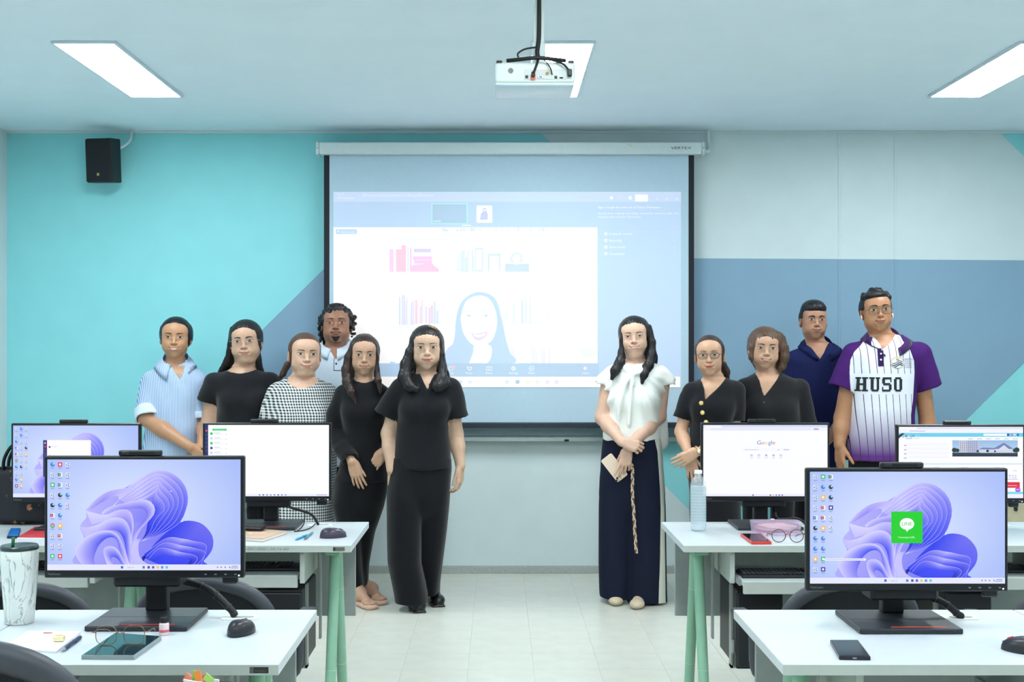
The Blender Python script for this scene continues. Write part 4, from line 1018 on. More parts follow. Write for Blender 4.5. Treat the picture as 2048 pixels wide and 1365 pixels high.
# tablet in a clear case, spectacles standing on it
M_case = mat('clear_case_edge', (136, 148, 150), .25, var=.03)
M_glass = mat('dark_tablet_glass', (30, 52, 60), .06, var=.02, spec=.6)
t, q = slab('tablet', 'dark tablet in a clear case under a pair of glasses', 'tablet', [(163, 1320), (268, 1321), (323, 1281), (230, 1274)], .01, M_glass)
a = math.atan2(q[1][1] - q[0][1], q[1][0] - q[0][0])
MB().prism(q, .0004, .0098, M_case).build('case', t)
qs = [(u*.95, v*.95) for u, v in q]
MB().prism(qs, .0099, .0106, M_glass).build('screen', t)
M_goldwire = mat('gold_wire', (150, 118, 92), .3, metal=.7)
def spectacles(label, x, y, z, rz, m, rx=.0235, rz_=.0215, pw=2.6, r=.0011, folded=False):
    t = thing('spectacles', label, 'glasses', (x, y, z), rz)
    b = MB(); ln = MB()
    for sg in (-1, 1):
        pts = []
        for i in range(28):
            q_ = 2*math.pi*i/28; c_, s_ = math.cos(q_), math.sin(q_)
            pts.append(Vector((.033*sg + rx*np.sign(c_)*abs(c_)**(2/pw), .002*abs(c_), .0005 + r + rz_ + rz_*np.sign(s_)*abs(s_)**(2/pw))))
        b.tube(pts, r, m, 6, closed=True)
        ln.add([Vector((.033*sg, .0, rz_ + r))] + pts, [(0, 1 + i, 1 + (i + 1) % 28) for i in range(28)], M_lens, True)
    b.tube([(-.0095, 0, rz_*1.2), (0, -.003, rz_*1.5), (.0095, 0, rz_*1.2)], r, m, 6)
    b.build('frame', t); ln.build('lens', t)
    for sg in (-1, 1):
        MB().tube([(.0565*sg, .002, rz_*1.35), (.066*sg, .004, rz_*1.35), (.064*sg, .06, rz_*1.1), (.058*sg, .115, rz_*.55), (.055*sg, .135, rz_*.15)], r*1.1, m, 6).build('temple', t)
    return t
x, y = on_desk(240, 1291, DZ + .0106)
spectacles('thin-framed glasses standing open on the dark tablet', x, y, DZ + .0107, math.radians(4), M_goldwire, .0245, .0225, 2.8)
# little bottle
x, y = on_desk(330, 1269)
t = thing('small_bottle', 'tiny glass bottle with black cap and pink lettering', 'bottle', (x, 3.092, DZ))
M_pinkglass = mat('pink_white_bottle', (226, 206, 208), .15, var=.03)
MB().lathe([(0, .0004), (.0115, .0004), (.0125, .003), (.0125, .027), (.0105, .031), (0, .031)], M_pinkglass, n=20).build('body', t)
MB().lathe([(0, .0312), (.0105, .0312), (.0105, .044), (.009, .046), (0, .046)], M_black, n=20).build('cap', t)
MB().lathe([(.0127, .008), (.0128, .0085), (.0128, .014), (.0127, .0145)], mat('pink_lettering', (206, 96, 110), .5), n=20).build('print', t)
# bag with papers standing in front
t = thing('document_bag', 'dark purple file bag with papers and coloured tabs at the bottom edge', 'bag', (-.628, 2.585, 0), math.radians(-20))
M_bagp = mat('purple_leatherette', (52, 30, 44), .5, var=.1)
b = MB()
for lo, hi in (((-.055, -.035, .0005), (.055, -.029, .755)), ((-.055, .029, .0005), (.055, .035, .755)), ((.049, -.029, .0005), (.055, .029, .755)), ((-.055, -.029, .0005), (-.049, .029, .755)), ((-.049, -.029, .0005), (.049, .029, .01))): b.bb(lo, hi, M_bagp, .001)
b.build('shell', t)
for k in range(5): MB().box((-.01 + k*.004, -.02 + k*.009, .40), (.075, .004, .73 - .02*(k % 3)), M_paper, 0, Matrix.Rotation(math.radians(3 - k), 4, 'Y')).build('papers', t)
for k, c in enumerate(((244, 150, 120), (150, 214, 90), (250, 150, 70), (240, 120, 140), (170, 214, 110))):
    MB().box((-.025 + k*.013, -.012 + (k % 2)*.012, .766 + (k % 3)*.004), (.016, .002, .022), mat('tab_%d' % k, c, .7, var=0), 0, Matrix.Rotation(math.radians(30 - 22*k), 4, 'Y')).build('sticky_tab', t)

# second left desk: notebook, pens, black case
M_kraft = mat('kraft_cover', (196, 166, 140), .7, var=.05)
t, q = slab('notebook', 'brown ring-bound sketchbook on the second left desk', 'notebook', [(452, 1080), (525.6, 1085), (574, 1069), (501, 1063)], .012, M_kraft)
MB().prism(q, .0004, .0022, M_kraft).build('back_cover', t); MB().prism([(u*.97, v*.97) for u, v in q], .0022, .0110, M_paper).build('pages', t); MB().prism(q, .0110, .0126, M_kraft).build('cover', t)
b = MB()
cx = sum(p[0] for p in q)/4; 
for k, (r, col) in enumerate(((.026, (222, 206, 198)), (.020, (214, 170, 150)), (.013, (206, 186, 176)))):
    b.prism([(r*1.4*math.cos(a*math.pi/9) + .006*k, r*.9*math.sin(a*math.pi/9) + .01) for a in range(18)], .0126 + .0002*k, .0128 + .0002*k, mat('cover_print_%d' % k, col, .7, var=0))
b.build('cover_drawing', t)
bb_ = MB(); A, B = Vector((*q[3], 0)), Vector((*q[0], 0))
for k in range(14):
    c = A.lerp(B, (k + .5)/14); bb_.tube([c + Vector((.006*math.cos(a*math.pi/5), 0, .0098 + .0085*math.sin(a*math.pi/5))) for a in range(10)], .001, M_black, 5, closed=True)
bb_.build('ring_binding', t)
M_turq = mat('turquoise_pen', (24, 160, 214), .35); M_teal2 = mat('teal_grey_pen', (84, 140, 160), .4)
pen('bright turquoise pen on the second left desk', (590, 1083), (614, 1073), M_turq, M_turq, .0042)
pen('grey teal pen lying next to the turquoise one', (608, 1082), (625, 1068), M_teal2, M_teal2, .0042, capm=M_goldwire)
x, y = on_desk(506, 1046, DZ + .0126)
t = thing('glasses_case', 'rounded black case resting on the brown sketchbook', 'case', (-.955, 4.79, DZ + .0132), math.radians(-12))
MB().box((0, 0, .012), (.085, .045, .023), M_black, .010, None, 3, True).build('shell', t); MB().box((0, -.0228, .012), (.07, .0012, .001), M_steel).build('seam', t)

# far left desk: floral tote, magazine, blue phone
def floral():
    m = bpy.data.materials.new('black_floral_cloth'); m.use_nodes = True; nt = m.node_tree; b = nt.nodes['Principled BSDF']
    tc = nt.nodes.new('ShaderNodeTexCoord'); v = nt.nodes.new('ShaderNodeTexVoronoi'); v.inputs['Scale'].default_value = 26
    n = nt.nodes.new('ShaderNodeTexNoise'); n.inputs['Scale'].default_value = 110
    ad = nt.nodes.new('ShaderNodeMath'); ad.operation = 'MULTIPLY_ADD'; ad.inputs[1].default_value = .55
    r = nt.nodes.new('ShaderNodeValToRGB'); e = r.color_ramp.elements; e[0].position = .42; e[0].color = lin((214, 130, 96)) + (1,); e[1].position = .56; e[1].color = lin((18, 20, 30)) + (1,)
    k = e.new(.50); k.color = lin((120, 92, 60)) + (1,)
    nt.links.new(tc.outputs['Object'], v.inputs['Vector']); nt.links.new(tc.outputs['Object'], n.inputs['Vector'])
    nt.links.new(n.outputs[0], ad.inputs[0]); nt.links.new(v.outputs['Distance'], ad.inputs[2]); nt.links.new(ad.outputs[0], r.inputs[0]); nt.links.new(r.outputs[0], b.inputs['Base Color']); b.inputs['Roughness'].default_value = .6
    return m
M_floral = floral()
t = thing('tote_bag', 'black floral tote bag with shiny handles at the far left', 'bag', (-1.965, 5.072, DZ))
b = bmesh.new(); bmesh.ops.create_cube(b, size=1.0); bmesh.ops.subdivide_edges(b, edges=list(b.edges), cuts=7, use_grid_fill=True)
for v in b.verts:
    x_, y_, z_ = v.co; z1 = z_ + .5; s_ = 1 - .10*z1 - .45*max(0, z1 - .55)*(abs(y_) > .01)
    v.co = Vector((x_*.235*(1 + .05*math.sin(z1*4)) , y_*.10*max(.25, s_)*(1 - .25*abs(x_)*2*.5), .0006 + z1*.235 - .012*math.cos(x_*6)*z1*0))
bmesh.ops.bevel(b, geom=[e for e in b.edges if e.calc_face_angle(0) > .6], offset=.012, segments=2, affect='EDGES')
MB().bm(b, M_floral, True).build('body', t)
M_patent = mat('patent_black', (20, 20, 26), .12, var=.05)
for s in (-1, 1): MB().tube(spline([(-.075, s*.024, .21), (-.070, s*.028, .27), (-.035, s*.030, .325), (.015, s*.030, .33), (.05, s*.028, .29), (.062, s*.024, .21)], 6), .0075, M_patent, 10).build('handle', t)
t, q = slab('magazine', 'red and white magazine on the far left desk', 'magazine', [(34, 1078), (96, 1079), (104, 1057), (70, 1056)], .004, M_paper)
M_magred = mat('magazine_red', (206, 60, 66), .45, var=.25, vscale=40)
MB().prism(q, .0004, .004, M_paper).build('pages', t); MB().prism([(u*.99, v*.99) for u, v in q], .0041, .0047, M_magred).build('cover', t)
t, q = slab('smartphone', 'bright blue smartphone on the far left desk', 'phone', [(14, 1078), (37, 1078), (41, 1061), (22, 1061)], .009, M_paper)
MB().prism(q, .0004, .0085, M_black).build('body', t); MB().prism([(u*.93, v*.94) for u, v in q], .0086, .0092, mat('blue_cover', (30, 120, 200), .3)).build('cover', t)

# second right desk
def ribbed():
    P = [(0, .0005), (.022, .0005), (.029, .004), (.031, .012)]
    for k in range(13):
        z0 = .018 + k*.0118; P += [(.0315, z0), (.0325, z0 + .003), (.0325, z0 + .006), (.0312, z0 + .009)]
    P += [(.0318, .176), (.0300, .190), (.0235, .206), (.0150, .217), (.0130, .221), (.0130, .226)]
    return P
x, y = on_desk(1396.5, 1062)
t = thing('water_bottle', 'clear ribbed plastic water bottle with a white cap', 'bottle', (x, y, DZ))
M_pet = mat('clear_plastic', (226, 238, 244), .10, var=0, alpha=.28, spec=.8)
RB = ribbed(); MB().lathe(RB, M_pet, n=32).build('bottle', t)
M_water = mat('water', (206, 228, 238), .08, var=0, alpha=.38)
MB().lathe([(0, .0012)] + [(max(0, r - .0014), max(z, .0014)) for r, z in RB if .0006 < z < .178] + [(.0285, .179), (0, .179)], M_water, n=32).build('water', t)
MB().lathe([(0, .2262), (.0152, .2262), (.0155, .228), (.0155, .238), (.0145, .2405), (0, .2405)], mat('white_cap', (236, 240, 242), .4), n=28).build('cap', t)
t = thing('pencil_case', 'translucent lilac plastic case with pink cloth inside', 'case', (1.080, 4.775, DZ))
M_lilac = mat('lilac_plastic', (216, 196, 222), .3, var=0, alpha=.42)
M_pinkc = mat('pink_cloth', (240, 196, 200), .8, var=.08, vscale=60)
b = MB(); b.prism(rrect(.186, .085, .02), .0004, .010, mat('lilac_base', (204, 180, 208), .35)); b.build('base', t)
L1, L2 = rrect(.180, .082, .02), rrect(.192, .092, .022)
n_ = len(L1); b = MB(); b.add([(x_, y_, .010) for x_, y_ in L1] + [(x_, y_, .052) for x_, y_ in L2], [(i, (i+1) % n_, n_ + (i+1) % n_, n_ + i) for i in range(n_)], M_lilac, True)
b.add([(x_, y_, .052) for x_, y_ in L2], [tuple(range(n_))], M_lilac); b.build('cover', t)
b = bmesh.new(); bmesh.ops.create_icosphere(b, subdivisions=4, radius=1.0)
for v in b.verts:
    c = v.co.copy(); k_ = 1 + .14*math.sin(7*c.x + 3*c.y) + .10*math.sin(9*c.z + 5*c.x + 2); v.co = Vector((c.x*.078*min(k_, 1.05), c.y*.030*k_, .028 + c.z*.0165*min(k_, 1.1)))
MB().bm(b, M_pinkc, True).build('cloth', t)
MB().lathe([(0, .0525), (.008, .0525), (.009, .058), (.006, .061), (0, .061)], mat('lilac_base', (204, 180, 208), .35), (-.012, 0, 0), 16).build('knob', t)
t, q = slab('smartphone', 'dark smartphone in a red case on the second right desk', 'phone', [(1503, 1090), (1543, 1090), (1522, 1073), (1481, 1073)], .01, M_paper)
M_redc = mat('red_case', (206, 62, 56), .4); MB().prism(q, .0004, .0105, M_redc, None, .001).build('case', t)
M_phglass = mat('phone_glass', (22, 24, 30), .08, var=0); MB().prism([(u*.90, v*.93) for u, v in q], .0106, .0110, M_phglass).build('screen', t)
M_tort = mat('tortoiseshell', (96, 62, 40), .3, var=.5, vscale=120)
spectacles('round tortoiseshell glasses standing open in front of the lilac case', 1.078, 4.565, DZ + .0003, math.radians(-3), M_tort, .0250, .0235, 2.0, .0016)
# front right desk: phone
t, q = slab('smartphone', 'black smartphone lying on the front right desk', 'phone', [(1678, 1321), (1741, 1322), (1716, 1288), (1660, 1288)], .009, M_paper)
MB().prism(q, .0004, .0095, mat('phone_body', (34, 32, 40), .3), None, .0015).build('body', t); MB().prism([(u*.93, v*.95) for u, v in q], .0096, .0100, mat('phone_glass_grey', (52, 58, 64), .15)).build('screen', t)
b = MB(); fx = (q[0][0] + q[1][0])/2; fy = (q[0][1] + q[1][1])/2; b.box((fx, fy + .0002, .0048), (.009, .0012, .003), M_steel); b.build('charging_port', t)

# ------------------------------------------------------------------ chairs
M_rim = mat('chair_rim', (62, 66, 74), .45, var=.06); M_mesh = mat('chair_mesh', (30, 33, 38), .8, var=.2, vscale=300, bump=.4, bscale=900); M_seat = mat('chair_seat', (26, 28, 32), .85, var=.1, bump=.3, bscale=700)
M_pad = mat('chair_pad', (52, 56, 62), .55, var=.05)
def make_chair():
    root = empty('office_chair')
    def outline(k, n=44):
        P = []
        for i in range(n):
            a = 2*math.pi*i/n; c_, s_ = math.cos(a), math.sin(a)
            xx = np.sign(c_)*abs(c_)**.75*.215*k; zz = np.sign(s_)*abs(s_)**.8*.155*k
            P.append(Vector((xx, -.235 + 1.0*xx*xx*(1.0) + .10*(zz/.155)*-.10, .555 + zz + (.02 if s_ > 0 else 0)*(1 - abs(xx)/.215))))
        return P
    O = outline(1.0)
    MB().tube(O, .023, M_rim, 12, closed=True).build('back_rim', root)
    I = outline(.93); n = len(I); c = sum(I, Vector())/n
    mid = [p.lerp(c, .5) for p in I]
    b = MB(); b.add([c + Vector((0, .004, 0))] + mid + I, [(0, 1 + i, 1 + (i+1) % n) for i in range(n)] + [(1 + i, 1 + n + i, 1 + n + (i+1) % n, 1 + (i+1) % n) for i in range(n)], M_mesh, True)
    b.add([p + Vector((0, .008, 0)) for p in [c] + mid + I], [(0, 1 + (i+1) % n, 1 + i) for i in range(n)] + [(1 + i, 1 + (i+1) % n, 1 + n + (i+1) % n, 1 + n + i) for i in range(n)], M_mesh, True)
    b.build('back_mesh', root)
    MB().bb((-.04, -.262, .36), (.04, -.238, .56), M_pad, .006, 2).build('back_support', root)
    b = bmesh.new(); bmesh.ops.create_cube(b, size=1.0); bmesh.ops.subdivide_edges(b, edges=list(b.edges), cuts=5, use_grid_fill=True)
    for v in b.verts:
        r_ = max(abs(v.co.x), abs(v.co.y))*2; v.co = Vector((v.co.x*.46*(1 - .12*abs(v.co.y)*2*abs(v.co.x)*2), v.co.y*.44*(1 - .12*abs(v.co.x)*2*abs(v.co.y)*2), .385 + v.co.z*.06*(1 - .45*max(0, r_ - .6)/.4)))
    MB().bm(b, M_seat, True, Matrix.Translation((0, .02, 0))).build('seat', root)
    for s in (-1, 1):
        a_ = MB().tube(spline([(s*.20, -.05, .37), (s*.262, -.05, .40), (s*.275, -.06, .50), (s*.268, -.04, .555)], 5), .014, M_rim, 10).build('armrest', root)
        MB().box((s*.268, .01, .566), (.055, .24, .024), M_pad, .011, None, 3, True).build('arm_pad', a_)
    MB().lathe([(0, .10), (.028, .10), (.026, .22), (.018, .225), (.018, .352), (0, .352)], M_black, n=18).build('gas_lift', root)
    for k in range(5):
        a = 2*math.pi*k/5 + .3; d = Vector((math.cos(a), math.sin(a), 0))
        lg = MB().tube([d*.02 + Vector((0, 0, .112)), d*.15 + Vector((0, 0, .095)), d*.27 + Vector((0, 0, .072))], [.024, .019, .014], M_black, 10).build('base_arm', root)
        cs = MB(); q_ = d*.265; nrm = Vector((-d.y, d.x, 0))
        for s in (-1, 1): cs.tube([q_ + nrm*s*.008 + Vector((0, 0, .0285)), q_ + nrm*s*.024 + Vector((0, 0, .0285))], .028, M_black, 14)
        cs.build('caster', lg)
    return root
c0 = make_chair()
spots = [((-.925, 4.10, 0), -3, 1.0, 'low-backed black office chair behind the front left monitor stand'),
         ((-1.53, 4.00, 0), 10, 1.0, 'black office chair whose armrest shows left of the front monitor stand'),
         ((1.10, 4.10, 0), 6, 1.0, 'low-backed grey-rimmed office chair before the second right desk'),
         ((1.86, 4.02, 0), -6, 1.0, 'black office chair at the right edge behind the front right screen'),
         ((-.99, 2.46, 0), 4, 1.25, 'dark office chair back at the bottom left corner, nearest of all')]
for i, (loc, rz, sc, lb) in enumerate(spots):
    o = c0 if i == 0 else copy_tree(c0)
    o.location = loc; o.rotation_euler = (0, 0, math.radians(rz)); o.scale = (sc if sc == 1 else 1.0, 1, sc)
    setp(o, lb, 'chair', 'office chairs')
# handbag on the first chair's seat
t = thing('handbag', 'black leather handbag with studs and a ring on the office chair', 'bag', (-.99, 4.12, .4165), math.radians(4))
M_leather = mat('black_leather', (24, 24, 28), .35, var=.1, bump=.3, bscale=150)
b = bmesh.new(); bmesh.ops.create_cube(b, size=1.0); bmesh.ops.subdivide_edges(b, edges=list(b.edges), cuts=5, use_grid_fill=True)
for v in b.verts: v.co = Vector((v.co.x*.26*(1 + .08*math.cos(v.co.z*3)), v.co.y*.11*(1 - .4*max(0, v.co.z + .1)), .0006 + (v.co.z + .5)*.235))
bmesh.ops.bevel(b, geom=[e for e in b.edges if e.calc_face_angle(0) > .6], offset=.015, segments=2, affect='EDGES')
MB().bm(b, M_leather, True).build('body', t)
MB().bb((-.13, -.05, .236), (.13, .05, .250), M_leather, .005).build('flap', t)
for s in (-1, 1): MB().tube(spline([(-.10, s*.03, .235), (-.06, s*.045, .27), (0, s*.05, .275), (.06, s*.045, .27), (.10, s*.03, .235)], 6), .007, M_leather, 8).build('strap', t)
MB().tube([Vector((.03 + .013*math.cos(a*math.pi/6), -.057, .215 + .016*math.sin(a*math.pi/6))) for a in range(12)], .0025, M_steel, 6, closed=True).build('ring', t)
for k in range(6): MB().lathe([(0, 0), (.0055, 0), (.004, .004), (0, .006)], M_steel, (-.11 + k*.044, -.0505, .243), 10, True, Matrix.Rotation(math.pi/2, 4, 'X')).build('stud', t)

# beige cabinet by the back right
t = thing('cabinet', 'low beige cabinet with a dark handle behind the far right desk', 'cabinet', (2.95, 6.55, 0))
M_beige = mat('beige_laminate', (200, 190, 164), .5, var=.04); M_beige2 = mat('beige_door', (190, 180, 152), .5, var=.05)
MB().bb((-.42, 0, .0005), (.42, .42, .82), M_beige, .003).build('body', t)
for s in (-1, 1):
    d_ = MB().bb((s*.21 - .205, -.018, .03), (s*.21 + .205, -.0006, .80), M_beige2, .003).build('door', t)
    MB().bb((s*.035 - .009 - .16, -.034, .60), (s*.035 + .009 - .16, -.0185, .70), M_black, .004).build('handle', d_)
# ------------------------------------------------------------------ figures: smooth solid modelling on a grid
F32 = np.float32
def smin(a, b, k):
    if k <= 0: return np.minimum(a, b)
    h = np.clip(0.5 + 0.5 * (b - a) / k, 0, 1)
    return b + (a - b) * h - k * h * (1 - h)
def smax(a, b, k): return -smin(-a, -b, k)
I3 = np.eye(3)
def rot(rx=0, ry=0, rz=0):
    """degrees; applied x, then y, then z"""
    return np.array(Matrix.Rotation(math.radians(rz), 3, 'Z') @ Matrix.Rotation(math.radians(ry), 3, 'Y') @ Matrix.Rotation(math.radians(rx), 3, 'X'))

# a solid: (distance function of X,Y,Z arrays, low corner, high corner)
def ell(c, r, R=None):
    c = np.asarray(c, float); r = np.asarray(r, float) * np.ones(3)
    m = r.max()
    def f(X, Y, Z):
        x, y, z = X - c[0], Y - c[1], Z - c[2]
        if R is not None:
            x, y, z = (R[0,0]*x + R[1,0]*y + R[2,0]*z), (R[0,1]*x + R[1,1]*y + R[2,1]*z), (R[0,2]*x + R[1,2]*y + R[2,2]*z)
        q = (x/r[0])**2 + (y/r[1])**2 + (z/r[2])**2
        p = (x/r[0]**2)**2 + (y/r[1]**2)**2 + (z/r[2]**2)**2
        k0 = np.sqrt(q)
        return k0 * (k0 - 1) / np.sqrt(p + 1e-9)
    ext = r if R is None else np.sqrt((np.asarray(R)**2) @ (r**2))
    return f, c - ext, c + ext
def tcap(a, b, ra, rb, sq=None):
    """tapered capsule; sq=(axis, factor) flattens it along a unit axis"""
    a, b = np.asarray(a, float), np.asarray(b, float); d = b - a; L2 = float(d @ d) + 1e-12
    def f(X, Y, Z):
        x, y, z = X - a[0], Y - a[1], Z - a[2]
        t = np.clip((x*d[0] + y*d[1] + z*d[2]) / L2, 0, 1)
        x, y, z = x - t*d[0], y - t*d[1], z - t*d[2]
        if sq is not None:
            n, k = sq; s = (x*n[0] + y*n[1] + z*n[2]) * (1/k - 1)
            x, y, z = x + s*n[0], y + s*n[1], z + s*n[2]
        return np.sqrt(x*x + y*y + z*z) - (ra + t*(rb - ra))
    m = max(ra, rb)
    return f, np.minimum(a, b) - m, np.maximum(a, b) + m
def cone(a, b, ra, rb, pad=0.0):
    """tapered tube with flat ends"""
    a, b = np.asarray(a, float), np.asarray(b, float); d = b - a; L = float(np.linalg.norm(d)); u = d / L
    def f(X, Y, Z):
        x, y, z = X - a[0], Y - a[1], Z - a[2]
        t = x*u[0] + y*u[1] + z*u[2]
        r = np.sqrt(np.maximum((x - t*u[0])**2 + (y - t*u[1])**2 + (z - t*u[2])**2, 1e-12))
        k = np.clip(t / L, 0, 1)
        return np.maximum(r - (ra + k*(rb - ra)), np.maximum(-t, t - L))
    m = max(ra, rb)
    return f, np.minimum(a, b) - m, np.maximum(a, b) + m
def rbox(c, h, r, R=I3):
    c = np.asarray(c, float); h = np.asarray(h, float); R = np.asarray(R)
    def f(X, Y, Z):
        x, y, z = X - c[0], Y - c[1], Z - c[2]
        p = [np.abs(R[0,i]*x + R[1,i]*y + R[2,i]*z) - (h[i] - r) for i in range(3)]
        o = np.sqrt(np.maximum(p[0], 0)**2 + np.maximum(p[1], 0)**2 + np.maximum(p[2], 0)**2)
        return o + np.minimum(np.maximum(p[0], np.maximum(p[1], p[2])), 0) - r
    ext = np.abs(R) @ h
    return f, c - ext, c + ext
def loft(rows, yaw=0.0, pw=2.3, grow=0.0, flat_lo=True, flat_hi=False):
    """stacked rounded sections; rows = (z, cx, cy, rx, ry) from high to low or low to high"""
    A = np.array(sorted(rows), float)
    zz = np.linspace(A[0, 0], A[-1, 0], 160)
    T = np.stack([np.interp(zz, A[:, 0], A[:, i]) for i in range(1, 5)], 1)
    K = np.hanning(15); K /= K.sum()
    for i in range(4):
        q = np.pad(T[:, i], 7, mode='reflect', reflect_type='odd'); T[:, i] = np.convolve(q, K, 'valid')
    T[:, 2:] = np.maximum(T[:, 2:] + grow, 0.004)
    cs, sn = math.cos(math.radians(yaw)), math.sin(math.radians(yaw))
    z0, z1 = A[0, 0], A[-1, 0]
    def f(X, Y, Z):
        zc = np.clip(Z, z0, z1)
        cx, cy, rx, ry = [np.interp(zc, zz, T[:, i]) for i in range(4)]
        x, y = X - cx, Y - cy
        u, v = cs*x + sn*y, -sn*x + cs*y
        k = (np.abs(u/rx)**pw + np.abs(v/ry)**pw + 1e-12)**(1/pw)
        d = (k - 1) * np.minimum(rx, ry)
        e = np.maximum(z0 - Z, Z - z1)
        return np.maximum(d, e)
    m = np.maximum(T[:, 2], T[:, 3])
    lo = np.array([(T[:, 0] - m).min(), (T[:, 1] - m).min(), z0]); hi = np.array([(T[:, 0] + m).max(), (T[:, 1] + m).max(), z1])
    return f, lo, hi
def fn(func, lo, hi): return func, np.asarray(lo, float), np.asarray(hi, float)

def evaluate(ops, P):
    X, Y, Z = P[:, 0], P[:, 1], P[:, 2]
    D = np.full(len(P), 0.3)
    for kind, s, k in ops:
        d = s[0](X, Y, Z)
        D = smin(D, d, k) if kind == 'u' else smax(D, -d, k) if kind == 's' else D + d if kind == 'd' else smax(D, d, k)
    return D

def field(ops, lo, hi, h):
    lo = np.asarray(lo, float); hi = np.asarray(hi, float)
    ax = [np.arange(lo[i], hi[i] + h, h) for i in range(3)]
    D = np.full([len(a) for a in ax], 0.1, F32)
    for kind, s, k in ops:
        m = k + 2.5 * h
        if kind in 'id': i0 = [0, 0, 0]; i1 = [len(a) for a in ax]
        else:
            i0 = [int(np.searchsorted(ax[i], s[1][i] - m)) for i in range(3)]
            i1 = [int(np.searchsorted(ax[i], s[2][i] + m)) for i in range(3)]
        if any(b <= a for a, b in zip(i0, i1)): continue
        X = ax[0][i0[0]:i1[0], None, None]; Y = ax[1][None, i0[1]:i1[1], None]; Z = ax[2][None, None, i0[2]:i1[2]]
        sub = D[i0[0]:i1[0], i0[1]:i1[1], i0[2]:i1[2]]
        d = s[0](X, Y, Z)
        if kind == 'u': sub[...] = smin(sub, d, k)
        elif kind == 's': sub[...] = smax(sub, -d, k)
        elif kind == 'd': sub[...] = sub + d
        else: sub[...] = smax(sub, d, k)
    return D, lo

def nets(D, lo, h):
    D = np.pad(D, 1, constant_values=0.1); lo = np.asarray(lo) - h
    S = D < 0
    nx, ny, nz = D.shape
    cnt = np.zeros((nx-1, ny-1, nz-1), np.uint8)
    offs = [(i, j, k) for i in (0, 1) for j in (0, 1) for k in (0, 1)]
    for i, j, k in offs: cnt += S[i:nx-1+i, j:ny-1+j, k:nz-1+k]
    act = (cnt > 0) & (cnt < 8)
    ijk = np.argwhere(act)
    idx = np.full(act.shape, -1, np.int32); idx[act] = np.arange(len(ijk), dtype=np.int32)
    pos = np.zeros((len(ijk), 3)); wt = np.zeros(len(ijk))
    for a in offs:
        for ax in range(3):
            if a[ax]: continue
            b = list(a); b[ax] = 1
            da = D[ijk[:, 0]+a[0], ijk[:, 1]+a[1], ijk[:, 2]+a[2]]; db = D[ijk[:, 0]+b[0], ijk[:, 1]+b[1], ijk[:, 2]+b[2]]
            m = (da < 0) != (db < 0)
            t = np.where(m, da / np.where(m, da - db, 1), 0)
            p = np.array(a, float)[None, :].repeat(len(ijk), 0); p[:, ax] += t
            pos += p * m[:, None]; wt += m
    V = lo + h * (ijk + pos / wt[:, None])
    Q = []
    for ax in range(3):
        o1, o2 = (ax + 1) % 3, (ax + 2) % 3
        s0 = [slice(1, -1)]*3; s1 = [slice(1, -1)]*3
        s0[ax] = slice(0, -1); s1[ax] = slice(1, None)
        A, B = S[tuple(s0)], S[tuple(s1)]
        e = np.argwhere(A != B)
        if not len(e): continue
        inside = A[e[:, 0], e[:, 1], e[:, 2]]
        add = np.array([1, 1, 1]); add[ax] = 0; e = e + add
        c = []
        for u, v in ((-1, -1), (0, -1), (0, 0), (-1, 0)):
            q = e.copy(); q[:, o1] += u; q[:, o2] += v
            c.append(idx[q[:, 0], q[:, 1], q[:, 2]])
        c = np.stack(c, 1); c[~inside] = c[~inside][:, ::-1]
        Q.append(c)
    return V, np.concatenate(Q) if Q else np.zeros((0, 4), np.int32)

def solid(ops, h, box=None, fine=(), it=0, lam=.4):
    """polygons of a solid; FINE = [(lo, hi, h)] regions meshed more finely"""
    if box is None:
        us = [s for k, s, _ in ops if k == 'u']
        box = (np.min([s[1] for s in us], 0) - .02, np.max([s[2] for s in us], 0) + .02)
    D, lo = field(ops, box[0], box[1], h); V, Q = nets(D, lo, h)
    if it: V = relax(V, Q, it, lam)
    Vs, Qs = [], []
    if len(fine):
        C = V[Q].mean(1); keep = np.ones(len(Q), bool)
        for a, b, hf in fine:
            keep &= ~np.all((C > np.asarray(a) + h) & (C < np.asarray(b) - h), 1)
        Q = Q[keep]
    Vs.append(V); Qs.append(Q); n = len(V)
    for a, b, hf in fine:
        D, lo = field(ops, np.asarray(a) - 3*hf, np.asarray(b) + 3*hf, hf); v, q = nets(D, lo, hf)
        if it and len(q): v = relax(v, q, it, lam)
        C = v[q].mean(1); q = q[np.all((C > np.asarray(a)) & (C < np.asarray(b)), 1)]
        Vs.append(v); Qs.append(q + n); n += len(v)
    V = np.concatenate(Vs); Q = np.concatenate(Qs)
    used = np.zeros(len(V), bool); used[Q.ravel()] = True
    mp = np.cumsum(used) - 1
    return V[used], mp[Q]

def relax(V, Q, it=1, lam=0.5):
    n = len(V)
    for _ in range(it):
        acc = np.zeros_like(V); c = np.zeros(n)
        for i in range(4):
            a, b = Q[:, i], Q[:, (i + 1) % 4]
            np.add.at(acc, a, V[b]); np.add.at(acc, b, V[a]); np.add.at(c, a, 1); np.add.at(c, b, 1)
        V = V + lam * (acc / np.maximum(c, 1)[:, None] - V)
    return V

